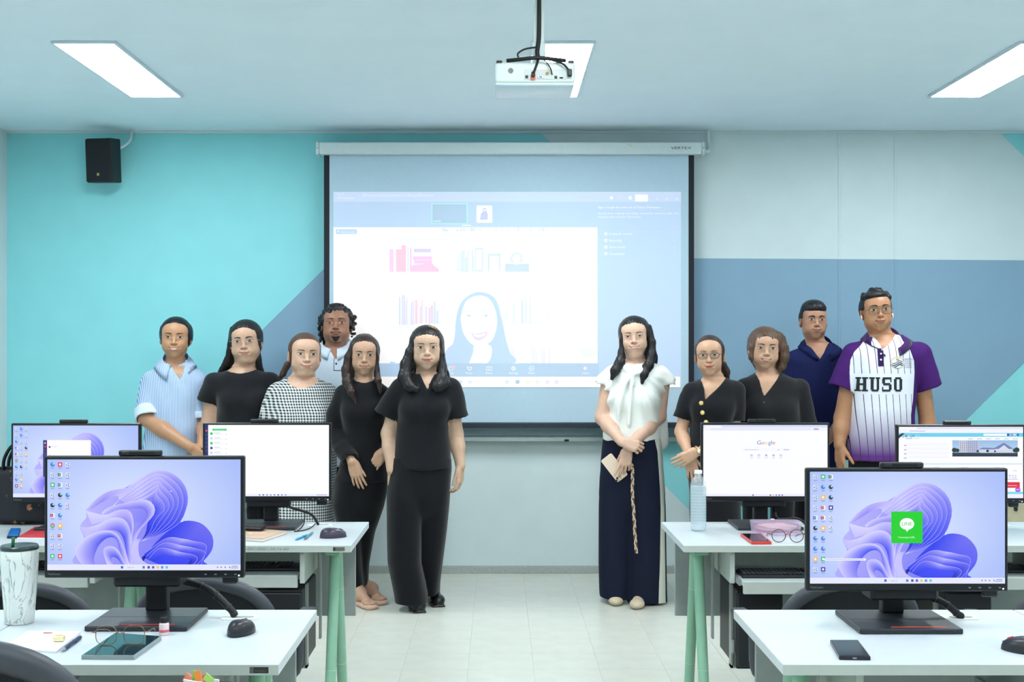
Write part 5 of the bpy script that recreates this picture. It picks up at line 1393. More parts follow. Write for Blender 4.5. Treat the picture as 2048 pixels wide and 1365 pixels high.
def mesh_np(name, V, Q, mats, attrs=None):
    me = bpy.data.meshes.new(name)
    me.vertices.add(len(V)); me.vertices.foreach_set('co', np.ascontiguousarray(V, F32).ravel())
    k = Q.shape[1]
    me.loops.add(len(Q) * k); me.loops.foreach_set('vertex_index', np.ascontiguousarray(Q, np.int32).ravel())
    me.polygons.add(len(Q)); me.polygons.foreach_set('loop_start', np.arange(0, len(Q)*k, k, dtype=np.int32))
    me.update(calc_edges=True); me.validate()
    me.polygons.foreach_set('use_smooth', np.ones(len(me.polygons), bool))
    for m in (mats if isinstance(mats, (list, tuple)) else [mats]): me.materials.append(m)
    for a, col in (attrs or {}).items():
        at_ = me.color_attributes.new(a, 'FLOAT_COLOR', 'POINT')
        arr = np.ones((len(V), 4), F32); arr[:, :3] = col if col.ndim == 2 else col[:, None]
        at_.data.foreach_set('color', arr.ravel())
    return me

# ---------------- head
class Head:
    """a head at C (eye level, middle of the skull), scale s, turned by yaw/pitch/roll"""
    def __init__(h, C, s=1.0, yaw=0, pitch=0, roll=0, wide=1.0, full=0.5, jaw=1.0, nose=1.0, chin=1.0, smile=0.0, open_=0.0, male=False):
        h.C = np.asarray(C, float); h.s = s
        h.R = rot(0, 0, yaw) @ rot(pitch, 0, 0) @ rot(0, roll, 0)
        h.wide, h.smile, h.open = wide, smile, open_
        w = wide
        f = full
        U = []
        def e(c, r, k=.012, op='u', R=None, mir=False):
            for sg in ((1, -1) if mir else (1,)):
                cc = (c[0]*sg*w, c[1], c[2]); rr = (r[0]*w, r[1], r[2])
                R2 = I3 if R is None else (R if sg == 1 else np.diag([-1, 1, 1]) @ R @ np.diag([-1, 1, 1]))
                U.append((op, ell(h.W(cc), np.array(rr)*s, h.R @ R2), k*s))
        e((0, .014, .024), (.0745, .094, .077))
        e((0, -.018, -.022), (.0635, .066, .088), .02)
        e((0, -.022, -.064), (.050*jaw + .006*f, .055, .040), .025)
        e((.038*jaw, -.004, -.058), (.020, .030, .026), .03, mir=True)
        e((0, -.066*chin, -.096), (.019, .0165, .0165), .02)
        e((.041, -.052, -.018), (.023, .024, .020), .02, mir=True)
        e((.036, -.048, -.050), (.0235 + .009*f, .026, .027), .022, mir=True)
        if f > .7: e((0, -.035, -.104), (.040, .034, .022), .025)
        e((0, -.052, .036), (.054, .032, .036), .05)
        e((0, -.077, -.060), (.030, .018, .026), .018)
        if male: e((0, -.076, .019), (.046, .016, .009), .012)
        # eye hollows, lids
        e((.0315, -.0985, .0015), (.0185, .0125, .0095), .010, 's', mir=True)
        e((.0310, -.0755, .0005), (.0135, .0145, .0118), .005, mir=True)
        # nose
        n = nose
        U.append(('u', tcap(h.W((0, -.0815, .010)), h.W((0, -.0985, -.027)), .0072*s, .0095*s*n), .010*s))
        e((0, -.1005, -.0315), (.0110*n, .0105, .0092), .006)
        e((.0115*n, -.0920, -.0345), (.0078*n, .0085, .0068), .005, mir=True)
        e((.0062*n, -.0975, -.0425), (.0036*n, .0050, .0030), .002, 's', mir=True)
        # mouth
        sm = smile
        e((0, -.0935, -.0575), (.0195 + .004*sm, .0075, .0050), .006)
        e((0, -.0915, -.0672 - .003*open_), (.0175 + .003*sm, .0075, .0055), .006)
        e((.022 + .004*sm, -.087, -.0610 + .004*sm), (.0040, .0045, .0030), .008, 's', mir=True)
        if sm > .3: e((.034, -.062, -.036), (.018, .020, .016), .016, mir=True)
        # ears
        Re = rot(0, 0, 22)
        e((.0770, .010, -.012), (.0085, .0185, .0300), .006, R=Re, mir=True)
        e((.0825, .0035, -.010), (.0055, .0100, .0175), .004, 's', R=Re, mir=True)
        h.ops = U
    def W(h, p): return h.C + h.s * (h.R @ np.asarray(p, float))
    def Wn(h, P): return h.C + h.s * (np.asarray(P, float) @ h.R.T)
    def L(h, X, Y, Z):
        x, y, z = (X - h.C[0])/h.s, (Y - h.C[1])/h.s, (Z - h.C[2])/h.s; R = h.R
        return R[0,0]*x + R[1,0]*y + R[2,0]*z, R[0,1]*x + R[1,1]*y + R[2,1]*z, R[0,2]*x + R[1,2]*y + R[2,2]*z
    def drape(h, uv, off, extra=None):
        """head-frame (x,z) points carried back onto the face, OFF in front of it"""
        uv = np.asarray(uv, float)
        P = np.stack([uv[:, 0]*h.wide, np.full(len(uv), -.135), uv[:, 1]], 1)
        d = h.R @ np.array([0, 1.0, 0]); Wp = h.Wn(P)
        tot = np.zeros(len(uv)); ops = h.ops + (extra or [])
        for _ in range(26):
            q = evaluate(ops, Wp + tot[:, None]*d); tot += np.clip(q, -.02, .02) * .8
            tot = np.minimum(tot, .12)
        return Wp + (tot - off)[:, None]*d

def grid_patch(lowf, upf, u0, u1, nu, nv):
    """points and quads between two curves z=lowf(u) and z=upf(u)"""
    uv, q = [], []
    for i in range(nu + 1):
        u = u0 + (u1 - u0) * i / nu; a, b = lowf(u), upf(u)
        for j in range(nv + 1): uv.append((u, a + (b - a) * j / nv))
    for i in range(nu):
        for j in range(nv):
            k = i * (nv + 1) + j; q.append((k, k + nv + 1, k + nv + 2, k + 1))
    return np.array(uv), q

M_eyew = mat('eye_white', (226, 222, 218), 0.25, var=0)
M_iris = mat('dark_iris', (38, 24, 18), 0.15, var=0)
M_lash = mat('lash', (22, 16, 15), 0.6, var=0)
M_teeth = mat('teeth', (236, 232, 224), 0.3, var=0)
M_nostril = mat('nostril', (92, 52, 42), 0.7, var=0)

def face_parts(h, parent, org, skin_dark, lip, brow, brow_th=1.0, eye_open=1.0, brow_z=0.0, gaze=0.0, liner=1.0, mouth_w=1.0):
    """eyes, eyebrows and mouth laid onto the face; ORG is subtracted so that parts sit in the figure's frame"""
    sm, op = h.smile, h.open
    def put(b, uv, q, off, m, flip=False):
        P = h.drape(uv, off*h.s) - org
        q = [tuple(reversed(f)) for f in q] if flip else q
        b.add(P, q, m, True)
    for sg in (-1, 1):
        cx, cz, a = .0318*sg, .0008, .0162
        hu, hl = .0063*eye_open, .0037*eye_open
        tilt = .10*sg
        up = lambda u: cz + tilt*(u - cx) + hu * max(0, 1 - (abs(u - cx)/a)**2.2)**.75
        lo = lambda u: cz + tilt*(u - cx) - hl * max(0, 1 - (abs(u - cx)/a)**2.4)**.8
        b = MB()
        uv, q = grid_patch(lo, up, cx - a, cx + a, 14, 5); put(b, uv, q, .0006, M_eyew)
        ir = .0070; gx = cx + gaze
        def iu(u): return min(up(u), cz + .0006 + math.sqrt(max(0, ir*ir - (u - gx)**2)))
        def il(u): return max(lo(u), cz + .0006 - math.sqrt(max(0, ir*ir - (u - gx)**2)))
        uv, q = grid_patch(il, iu, gx - ir*.999, gx + ir*.999, 10, 5); put(b, uv, q, .0010, M_iris)
        th = .0019*liner
        ou = lambda u: up(u) + th*(.6 + .7*max(0, sg*(u - cx)/a + .3))
        uv, q = grid_patch(lambda u: up(u) - .0004, ou, cx - a*1.02, cx + a*1.02, 14, 1); put(b, uv, q, .0013, M_lash)
        uv, q = grid_patch(lambda u: lo(u) - .0006, lambda u: lo(u) + .0002, cx - a*.9, cx + a*.9, 12, 1); put(b, uv, q, .0009, skin_dark)
        cr = lambda u: up(u) + .0034 + .0012*(1 - abs(u - cx)/a)
        uv, q = grid_patch(cr, lambda u: cr(u) + .0008, cx - a*.9, cx + a*.95, 12, 1); put(b, uv, q, .0005, skin_dark)
        b.build('eye', parent)
        b = MB()
        x0, x1 = .0125, .0500
        def bc(u):
            t = min(1, max(0, (abs(u) - x0)/(x1 - x0))); return .0175 + brow_z + .0052*math.sin(math.pi*min(1, t*1.05)**.9*.75) - .002*t*t
        def bt(u):
            t = min(1, max(0, (abs(u) - x0)/(x1 - x0))); return brow_th*(.0034*(1 - t)**.6*min(1, t*5 + .4) + .0006)
        A = (x0*sg, x1*sg) if sg > 0 else (x1*sg, x0*sg)
        uv, q = grid_patch(lambda u: bc(u) - bt(u), lambda u: bc(u) + bt(u)*.8, A[0], A[1], 16, 2); put(b, uv, q, .0011, brow)
        b.build('eyebrow', parent)
    b = MB()
    wm = (.0245 + .005*sm) * mouth_w
    cz = -.0622
    line = lambda u: cz + (.0055*sm - .0008)*(abs(u)/wm)**2 - .0008*math.cos(u/wm*math.pi*1.0)*0
    def lu(u):
        t = abs(u)/wm; return line(u) + op*.0012 + max(0, 1 - t**1.8)*(.0062 - .0016*math.exp(-(u/.0035)**2))*(1 - .25*sm)
    def ll(u):
        t = abs(u)/wm; return line(u) - op*.0045*max(0, 1 - t*t) - max(0, 1 - t**2.2)*.0078*(1 - .2*sm)
    uv, q = grid_patch(lambda u: line(u), lu, -wm, wm, 22, 4); put(b, uv, q, .0007, lip)
    uv, q = grid_patch(ll, lambda u: line(u), -wm, wm, 22, 4); put(b, uv, q, .0008, lip)
    if op > .05:
        g = lambda u: max(0, 1 - (abs(u)/(wm*.86))**2.2)
        uv, q = grid_patch(lambda u: line(u) - (.0016 + .0042*op)*g(u), lambda u: line(u) + .0012*g(u), -wm*.86, wm*.86, 20, 3); put(b, uv, q, .0014, M_teeth)
        uv, q = grid_patch(lambda u: line(u) + .0012*g(u) - .0002, lambda u: line(u) + .0012*g(u) + .0008, -wm*.92, wm*.92, 18, 1); put(b, uv, q, .0016, skin_dark)
    else:
        uv, q = grid_patch(lambda u: line(u) - .0006, lambda u: line(u) + .0005, -wm*1.04, wm*1.04, 22, 1); put(b, uv, q, .0015, skin_dark)
    b.build('mouth', parent)
    b = MB()
    for sg in (-1, 1):
        n = 10; uv = np.array([(.0064*sg, -.0405)] + [(.0064*sg + .0030*math.cos(2*math.pi*i/n), -.0405 + .0016*math.sin(2*math.pi*i/n)) for i in range(n)])
        q = [(0, 1 + i, 1 + (i + 1) % n) for i in range(n)]; put(b, uv, q, .0005, M_nostril)
    b.build('nostrils', parent)

# ---------------- hands
def hand(W, d, n, t, s=1.0, curl=(12, 18, 14), spread=1.0, thumb=(0.75, 0.55, 0.25), fingers=None, tcurl=10):
    """wrist W, finger direction d, palm-facing direction n, thumb side t; FINGERS = per-finger (curl triple)"""
    W = np.asarray(W, float); d = np.asarray(d, float); d /= np.linalg.norm(d)
    n = np.asarray(n, float); n = n - d*(n @ d); n /= np.linalg.norm(n)
    t0 = np.cross(d, n); t = t0 if t0 @ np.asarray(t, float) > 0 else -t0
    R = np.stack([t, d, n], 1)
    U = []
    for i in range(4):
        U.append(('u', tcap(W + d*.004*s + t*(.013, .004, -.005, -.013)[i]*s, W + d*(.084, .089, .085, .075)[i]*s + t*(.0265, .0095, -.0085, -.0250)[i]*s, .0150*s, .0108*s), .012*s))
    U.append(('u', ell(W + d*.050*s - t*.020*s + n*.004*s, (.013*s, .036*s, .013*s), R), .012*s))
    U.append(('u', ell(W + d*.030*s + t*.022*s + n*.006*s, (.018*s, .030*s, .014*s), R), .012))
    tips = []
    for i in range(4):
        b = W + d*(.088, .093, .089, .079)[i]*s + t*(.0275, .0095, -.0085, -.0260)[i]*s
        ln = np.array([(.036, .022, .018), (.040, .025, .019), (.037, .023, .018), (.029, .018, .016)][i])*s*.98
        rr = np.array([.0088, .0080, .0072, .0062])*s*(1, 1.02, .98, .88)[i]
        cu = fingers[i] if fingers else curl
        dv = d + t*(.12, .03, -.05, -.14)[i]*spread; dv /= np.linalg.norm(dv)
        a = 0; p = b - dv*.012*s
        U.append(('u', tcap(p, b, rr[0]*1.05, rr[0]), .006*s)); p = b
        for j in range(3):
            a += cu[j]; v = dv*math.cos(math.radians(a)) + n*math.sin(math.radians(a))
            q = p + v*ln[j]
            U.append(('u', tcap(p, q, rr[j], rr[j+1]), .0022*s)); p = q
        tips.append(p)
    v = t*thumb[1] + d*thumb[0] + n*thumb[2]; v /= np.linalg.norm(v)
    p0 = W + d*.014*s + t*.018*s + n*.006*s; p1 = p0 + v*.040*s
    U.append(('u', tcap(p0, p1, .0135*s, .0112*s), .010*s))
    v2 = v*math.cos(math.radians(tcurl)) + (d*.8 - t*.5)*math.sin(math.radians(tcurl)); v2 /= np.linalg.norm(v2)
    p2 = p1 + v2*.032*s; U.append(('u', tcap(p1, p2, .0104*s, .0090*s), .003*s))
    p3 = p2 + v2*.024*s; U.append(('u', tcap(p2, p3, .0090*s, .0070*s), .002*s))
    pts = np.array([W, W + d*.09*s] + tips + [p3])
    return U, (pts.min(0) - .03*s, pts.max(0) + .022*s)

def strand_mat(name, rgb, rough=0.38, hi=1.9):
    """hair: fine vertical strands from stretched noise"""
    if name in MATS: return MATS[name]
    m = bpy.data.materials.new(name); m.use_nodes = True; nt = m.node_tree; b = nt.nodes['Principled BSDF']
    L = lin(rgb)
    tc = nt.nodes.new('ShaderNodeTexCoord'); mp = nt.nodes.new('ShaderNodeMapping'); mp.inputs['Scale'].default_value = (1, 1, .07)
    n = nt.nodes.new('ShaderNodeTexNoise'); n.inputs['Scale'].default_value = 260; n.inputs['Detail'].default_value = 2
    r = nt.nodes.new('ShaderNodeValToRGB'); r.color_ramp.elements[0].position = .3; r.color_ramp.elements[1].position = .75
    r.color_ramp.elements[0].color = tuple(c*.6 for c in L) + (1,); r.color_ramp.elements[1].color = tuple(min(1, c*hi) for c in L) + (1,)
    bp = nt.nodes.new('ShaderNodeBump'); bp.inputs['Strength'].default_value = .55; bp.inputs['Distance'].default_value = .003
    nt.links.new(tc.outputs['Object'], mp.inputs[0]); nt.links.new(mp.outputs[0], n.inputs['Vector'])
    nt.links.new(n.outputs[0], r.inputs[0]); nt.links.new(r.outputs[0], b.inputs['Base Color'])
    nt.links.new(n.outputs[0], bp.inputs['Height']); nt.links.new(bp.outputs[0], b.inputs['Normal'])
    b.inputs['Roughness'].default_value = rough; b.inputs['Specular IOR Level'].default_value = .35
    MATS[name] = m; return m
def skin_mat(name, rgb): return mat(name, (rgb[0]*.90, rgb[1]*.865, rgb[2]*.86), 0.42, var=0.05, vscale=60, bump=0.04, bscale=900, sss=0.08, spec=0.45)
# ------------------------------------------------------------------ people
class Fig:
    def __init__(f, label, px, Y, skin, group='people lined up in front of the screen'):
        f.Y = Y; f.X0 = (px - VX) * Y / FPX; f.k = FPX / Y
        f.root = thing('person', label, 'person', (f.X0, Y, 0), 0, group)
        f.skin = skin; f.ops = []; f.fine = []; f.legs_done = False
    def pt(f, px, py, dy=0.0):
        y = f.Y + dy
        return np.array([(px - VX) * y / FPX - f.X0, dy, CAMH - (py - VY) * y / FPX])
    def ptf(f, px, py, dy=-.13): return f.pt(px, py, dy)
    def fl(f, px, py, z=0.0):
        y = (CAMH - z) * FPX / (py - VY)
        return np.array([(px - VX) * y / FPX - f.X0, y - f.Y, z])
    def px(f, V):
        y = V[:, 1] + f.Y
        return VX + (V[:, 0] + f.X0) * FPX / y, VY + (CAMH - V[:, 2]) * FPX / y
    def rows(f, R, ry=.11, cy=0.0):
        out = []
        for r in R:
            py, a, b = r[:3]; c = r[4] if len(r) > 4 else cy; q = r[3] if len(r) > 3 else ry
            A, B = f.pt(a, py, c), f.pt(b, py, c)
            out.append((A[2], (A[0] + B[0]) / 2, c, (B[0] - A[0]) / 2, q))
        return out
    def set_head(f, ex, ey, s, dyc=-.01, **kw):
        h0 = Head((0, 0, 0), s, **kw)
        e = f.pt(ex, ey, dyc - .08)
        C = e - s * (h0.R @ np.array([0, -.08, 0])); C[1] = dyc
        f.h = Head(C, s, **kw); f.ops += f.h.ops
        f.fine.append((C - np.array([.115, .13, .19])*s, C + np.array([.115, .14, .145])*s, .0026))
    def neck(f, base, r0=.052, r1=.058, k=.03):
        a = f.h.W((0, .022, -.055)); f.ops.append(('u', tcap(a, base, r0, r1), k))
        f.nb = np.asarray(base)
    def torso(f, R, yaw=0, grow=-.011): f.ops.append(('u', loft(R, yaw, grow=grow), .035))
    def arm(f, sh, el, wr, r=(.046, .039, .027), k=.02):
        a, b, c = [f.pt(*p) for p in (sh, el, wr)]
        f.ops.append(('u', tcap(a, b, r[0], r[1]), k)); f.ops.append(('u', tcap(b, b + (c - b)*.4, r[1], r[1]*1.0), k))
        f.ops.append(('u', tcap(b + (c - b)*.35, c, r[1]*.99, r[2]), k))
        return a, b, c
    def hand(f, wr, d, n, t, s=.95, **kw):
        U, bx = hand(f.pt(*wr) if len(wr) == 3 and abs(wr[0]) > 5 else wr, d, n, t, s, **kw)
        # the hand is its own cluster so that it does not melt into the trunk
        f.hands = getattr(f, 'hands', []); f.hands.append((U, bx))
        f.fine.append((bx[0], bx[1], .0027))
    def body(f):
        ops = list(f.ops)
        for U, bx in getattr(f, 'hands', []):
            g = (lambda U: (lambda X, Y, Z: combine(U, X, Y, Z)))(U)
            ops.append(('u', fn(g, bx[0] - .02, bx[1] + .02), .008))
        V, Q = solid(ops, .0095, None, f.fine, 1, .4)
        link_mesh('body', mesh_np('body', V, Q, f.skin), f.root)
    def cloth(f, name, ops, m, h=.0080, it=1, attrs=None, parent=None, fine=()):
        V, Q = solid(ops, h, None, fine); V = relax(V, Q, it, .5)
        A = {k: fu(V) for k, fu in attrs.items()} if attrs else None
        return link_mesh(name, mesh_np(name, V, Q, m, A), parent or f.root)
    def face(f, skd, lip, brow, **kw): face_parts(f.h, f.root, np.zeros(3), skd, lip, brow, **kw)
    def hair(f, ops, m, h=.0045, amp=.0016, freq=60, seed=0.0, extra=None):
        C = f.h.C
        def disp(X, Y, Z):
            a = np.arctan2(X - C[0], Y - C[1] + .35)
            return amp * (np.sin(a*freq*5 + Z*9 + seed) * .6 + np.sin(a*freq*2.3 - Z*6 + 1.7*seed) * .6)
        o = [q for q in ops if q[0] == 'u'] + [('d', fn(disp, C, C), 0)] + [q for q in ops if q[0] != 'u'] + (extra or [])
        V, Q = solid(o, h); V = relax(V, Q, 1, .35)
        return link_mesh('hair', mesh_np('hair', V, Q, m), f.root)

def combine(U, X, Y, Z):
    D = None
    for kind, s, k in U:
        d = s[0](X, Y, Z)
        D = d if D is None else (smin(D, d, k) if kind == 'u' else smax(D, -d, k))
    return D

def he(h, c, r, k=.012, op='u', R=None):
    return (op, ell(h.W((c[0]*h.wide, c[1], c[2])), np.array(r)*h.s, h.R if R is None else h.R @ R), k*h.s)
def face_window(h, top, a=.062, y0=-.02, bottom=-.16, cx=0.0, peak=0.0, pw=2.6, k=.006):
    """cut that leaves the face free of hair"""
    b = (top - bottom)/2; zc = (top + bottom)/2
    def g(X, Y, Z):
        x, y, z = h.L(X, Y, Z)
        zt = z + peak*np.abs(x - cx)
        p = (np.abs((x - cx)/(a*h.wide))**pw + np.abs((zt - zc)/b)**pw + 1e-12)**(1/pw)
        return np.maximum((p - 1)*a, y - y0)*h.s
    r = .17*h.s
    return ('s', fn(g, h.C - r, h.C + r), k*h.s)
def below(h, z, y=None):
    """trims everything under head height z (in the head's frame); y limits it to what lies in front"""
    def g(X, Y, Z):
        a, b, c = h.L(X, Y, Z); d = (c - z)
        if y is not None: d = np.maximum(d, b - y)
        return d*h.s
    r = .3*h.s
    return ('s', fn(g, h.C - r, h.C + r), .006)
def cap(h, th=.008, low=True):
    th = th + .004
    o = [he(h, (0, .015, .026), (.0745 + th, .094 + th, .0785 + th))]
    if low: o.append(he(h, (0, .048, -.020), (.066 + th*.6, .054 + th, .064), .03))
    return o
def chain(f, P, k=.012, sq=None):
    pts = [f.pt(*p[:3]) for p in P]; o = []
    for i in range(len(P) - 1): o.append(('u', tcap(pts[i], pts[i+1], P[i][3], P[i+1][3], sq), k))
    return o
def folds(A, ph=0.0, sx_=1.0, sz_=1.0):
    def g(X, Y, Z):
        return A*(np.sin(31*sx_*X + 17*sz_*Z + ph + 2.2*np.sin(9*Z + 6*X + ph)) * .55 + np.sin(-22*sx_*X + 26*sz_*Z + 14*Y + 1.3*ph + 1.6*np.sin(11*X - 5*Z)) * .45)
    return ('d', fn(g, (0, 0, 0), (0, 0, 0)), 0)
def vfolds(A, ph=0.0, fr=46):
    def g(X, Y, Z): return A*(np.sin(fr*X + 20*Y + ph + 1.3*np.sin(4*Z + ph)) * .6 + np.sin(fr*.43*X - 18*Y + 3*Z + ph) * .5)
    return ('d', fn(g, (0, 0, 0), (0, 0, 0)), 0)
def scoop(c, r, R=None, k=.004): return ('s', ell(c, r, R), k)
def vneck(f, bx, by, lx, rx, ty, dy=.0, k=.004):
    """V opening: bottom pixel (bx,by), top pixels lx..rx at ty; reaches back to depth dy"""
    B, L, R = f.pt(bx, by, -.10), f.pt(lx, ty, -.06), f.pt(rx, ty, -.06)
    def g(X, Y, Z):
        t = (Z - B[2])/(L[2] - B[2])
        xl = B[0] + (L[0] - B[0])*t; xr = B[0] + (R[0] - B[0])*t
        return np.maximum(np.maximum(xl - X, X - xr)*.8, np.maximum(Y - dy, B[2] - Z))
    lo = np.array([min(L[0], B[0]) - .08, -.4, B[2]]); hi = np.array([max(R[0], B[0]) + .08, dy, L[2] + .1])
    return ('s', fn(g, lo, hi), k)
def neck_hole(f, r=.066, z=None, rise=.3):
    b = f.nb; a = f.h.W((0, .01, -.03))
    return ('s', tcap(b, a, r, r*.98), .004)
def sleeve(a, b, ra, rb, k=.03):
    """open-ended sleeve: outer and the hollow at its cuff"""
    a, b = np.asarray(a, float), np.asarray(b, float)
    u = (b - a)/np.linalg.norm(b - a)
    return [('u', tcap(a, a + (b - a)*.55, ra, (ra + rb)/2), k), ('u', cone(a + (b - a)*.2, b, ra*.96, rb), .01)], [('s', cone(b - u*.012, b + u*.02, rb - .017, rb - .013), .004)]

def collar(f, m, z_up=.045, fall=.05, rx=.066, ry=.07, gap=22, point=.02, c=None, yaw=0, tilt=.35, name='collar', spread=.018, ops=None):
    """folded shirt collar around the neck"""
    c = f.nb if c is None else np.asarray(c)
    n = 36; L = []
    for i in range(n + 1):
        a = math.radians(gap + (360 - 2*gap)*i/n); t = 1 - abs(2*i/n - 1)      # 0 at the points, 1 at the nape
        x, y = math.sin(a), -math.cos(a)
        z = c[2] + z_up*(.45 + .55*t) + y*tilt*.03
        fl = fall + point*(1 - min(1, t*4))
        pts = []
        for rr, zz in ((1.0, z - .03), (1.0, z), (1.035, z + .002), (1.07 + .02, z - .006), (1.0 + .012 + spread/rx*1.9, z - fl*.55), (1.0 + spread/rx*2.6, z - fl), (1.0 + spread/rx*2.6 - .05, z - fl + .001), (1.0 + .03, z - .008)):
            p = Vector((x*rx*rr, y*ry*rr, zz - c[2])); p.rotate(Matrix.Rotation(math.radians(yaw), 3, 'Z')); pts.append((p.x + c[0], p.y + c[1], p.z + c[2]))
        L.append(pts)
    k = len(L[0]); vs = np.array([p for q in L for p in q], float)
    if ops is not None:
        off = np.tile(np.array([-.2, -.2, -.2, .007, .007, .007, .0035, .0035]), len(L))
        for _ in range(4):
            d = evaluate(ops, vs); e = .002
            G = np.stack([evaluate(ops, vs + e*np.eye(3)[i]) - d for i in range(3)], 1)/e
            G /= np.maximum(np.linalg.norm(G, axis=1), 1e-6)[:, None]
            vs = vs + G*np.clip(off - d, 0, .02)[:, None]
    fs = [(i*k + j, i*k + (j+1) % k, (i+1)*k + (j+1) % k, (i+1)*k + j) for i in range(n) for j in range(k)]
    fs += [tuple(range(k)), tuple(n*k + j for j in range(k - 1, -1, -1))]
    return MB().add(vs, fs, m, True).build(name, f.root)

def drape_ops(ops, xz, off=.0015, y0=-.45):
    xz = np.asarray(xz, float)
    P = np.stack([xz[:, 0], np.full(len(xz), y0), xz[:, 1]], 1); t = np.zeros(len(P))
    for _ in range(40):
        q = P.copy(); q[:, 1] += t; t += np.clip(evaluate(ops, q), -.03, .08)*.75; t = np.minimum(t, .7)
    P[:, 1] += t - off
    return P
def patch(ops, quad, m, off=.0015, n=8, mm=4, mb=None):
    """four-cornered patch (x,z corners) laid on cloth"""
    A, B, C, D = [np.array(q, float) for q in quad]; uv = []
    for i in range(n + 1):
        for j in range(mm + 1):
            u, v = i/n, j/mm; uv.append((A*(1-u) + B*u)*(1-v) + (D*(1-u) + C*u)*v)
    P = drape_ops(ops, uv, off)
    q = [(i*(mm+1)+j, (i+1)*(mm+1)+j, (i+1)*(mm+1)+j+1, i*(mm+1)+j+1) for i in range(n) for j in range(mm)]
    mb = mb or MB(); return mb.add(P, q, m, True)

def legs_generic(f, cx, top, hw, m, name='trousers', ry=.115, ankle=.075, dy=.02, shoe=None, skinleg=True, foot_px=None):
    """two trouser legs from hip height TOP (m) down to the shoes, for those who stand behind the desks"""
    o = [('u', loft([(top + .02, cx, dy, hw, ry), (top - .12, cx, dy, hw*1.02, ry), (.74, cx, dy, hw, ry)]), .02)]
    for s in (-1, 1):
        q = cx + s*hw*.5
        o.append(('u', loft([(.86, q, dy, hw*.52, ry*.95), (.48, q, dy, hw*.40, .085), (.10, q, dy + .01, ankle*.8, ankle)]), .02))
    f.cloth(name, o + [folds(.003, cx*7)], m, .012)
    for s in (-1, 1):
        q = cx + s*hw*.5
        f.ops.append(('u', tcap((q, dy, .85), (q, dy + .01, .09), .07, .035), .03))
        f.ops.append(('u', tcap((q, dy + .02, .055), (q, dy - .12, .035), .034, .026), .02))
        sh = [('u', ell((q, dy - .045, .042), (.045, .135, .040)), .01), ('u', ell((q, dy + .04, .05), (.038, .05, .045)), .02), ('i', fn(lambda X, Y, Z: .0005 - Z + 0*X, (0,)*3, (0,)*3), 0), ('s', tcap((q, dy + .02, .2), (q, dy + .02, .08), .04, .04), .01)]
        f.cloth('shoe', sh, shoe or M_shoe, .007)

M_shoe = mat('black_shoe', (20, 20, 24), 0.3, var=0.1)
M_skd = mat('skin_fold', (128, 84, 64), 0.6, var=0)
M_skd2 = mat('skin_fold_dark', (84, 54, 42), 0.6, var=0)
M_brow = mat('eyebrow_dark', (46, 34, 28), 0.7, var=0)
M_brow2 = mat('eyebrow_brown', (84, 60, 46), 0.7, var=0)
H_black = strand_mat('black_hair', (20, 19, 22), hi=2.2)
H_dkbrown = strand_mat('dark_brown_hair', (40, 28, 26), hi=2.0)
H_brown = strand_mat('brown_hair', (78, 58, 50), hi=1.7)
H_bob = strand_mat('tawny_bob_hair', (84, 62, 48), hi=1.7)
def cloth_mat(name, rgb, rough=.85, var=.1, bump=.25, bscale=500): return mat(name, rgb, rough, var=var, vscale=140, bump=bump, bscale=bscale, spec=.2, sheen=.15)
C_black = cloth_mat('black_cloth', (20, 22, 27))
C_black2 = cloth_mat('black_crepe', (15, 17, 21))
C_char = cloth_mat('charcoal_knit', (26, 27, 30))
C_navy = cloth_mat('navy_cloth', (20, 27, 48))

def attr_mix(name, base_nodes, attr, rgb2, rough=.8):
    """cloth whose second colour fills where the vertex mask says"""
    m = bpy.data.materials.new(name); m.use_nodes = True; nt = m.node_tree; b = nt.nodes['Principled BSDF']
    col = base_nodes(nt)
    a = nt.nodes.new('ShaderNodeVertexColor'); a.layer_name = attr
    mr = nt.nodes.new('ShaderNodeMapRange'); mr.inputs[1].default_value = .35; mr.inputs[2].default_value = .65
    mx = nt.nodes.new('ShaderNodeMix'); mx.data_type = 'RGBA'
    nt.links.new(a.outputs[0], mr.inputs[0]); nt.links.new(mr.outputs[0], mx.inputs[0])
    if isinstance(col, tuple): mx.inputs[6].default_value = col + (1,)
    else: nt.links.new(col, mx.inputs[6])
    mx.inputs[7].default_value = lin(rgb2) + (1,)
    nt.links.new(mx.outputs[2], b.inputs['Base Color'])
    b.inputs['Roughness'].default_value = rough; b.inputs['Specular IOR Level'].default_value = .2
    return m
def xyz(nt):
    tc = nt.nodes.new('ShaderNodeTexCoord'); sp = nt.nodes.new('ShaderNodeSeparateXYZ')
    nt.links.new(tc.outputs['Object'], sp.inputs[0]); return sp.outputs
def mathn(nt, op, a, b=None, c=None):
    n = nt.nodes.new('ShaderNodeMath'); n.operation = op
    for i, v in enumerate((a, b, c)):
        if v is None: continue
        if isinstance(v, (int, float)): n.inputs[i].default_value = v
        else: nt.links.new(v, n.inputs[i])
    return n.outputs[0]
def mixc(nt, fac, c1, c2):
    mx = nt.nodes.new('ShaderNodeMix'); mx.data_type = 'RGBA'; nt.links.new(fac, mx.inputs[0])
    for i, c in ((6, c1), (7, c2)):
        if isinstance(c, tuple): mx.inputs[i].default_value = c + (1,)
        else: nt.links.new(c, mx.inputs[i])
    return mx.outputs[2]
def node_cloth(name, fcol, rough=.85):
    m = bpy.data.materials.new(name); m.use_nodes = True; nt = m.node_tree; b = nt.nodes['Principled BSDF']
    nt.links.new(fcol(nt), b.inputs['Base Color']); b.inputs['Roughness'].default_value = rough; b.inputs['Specular IOR Level'].default_value = .2
    return m
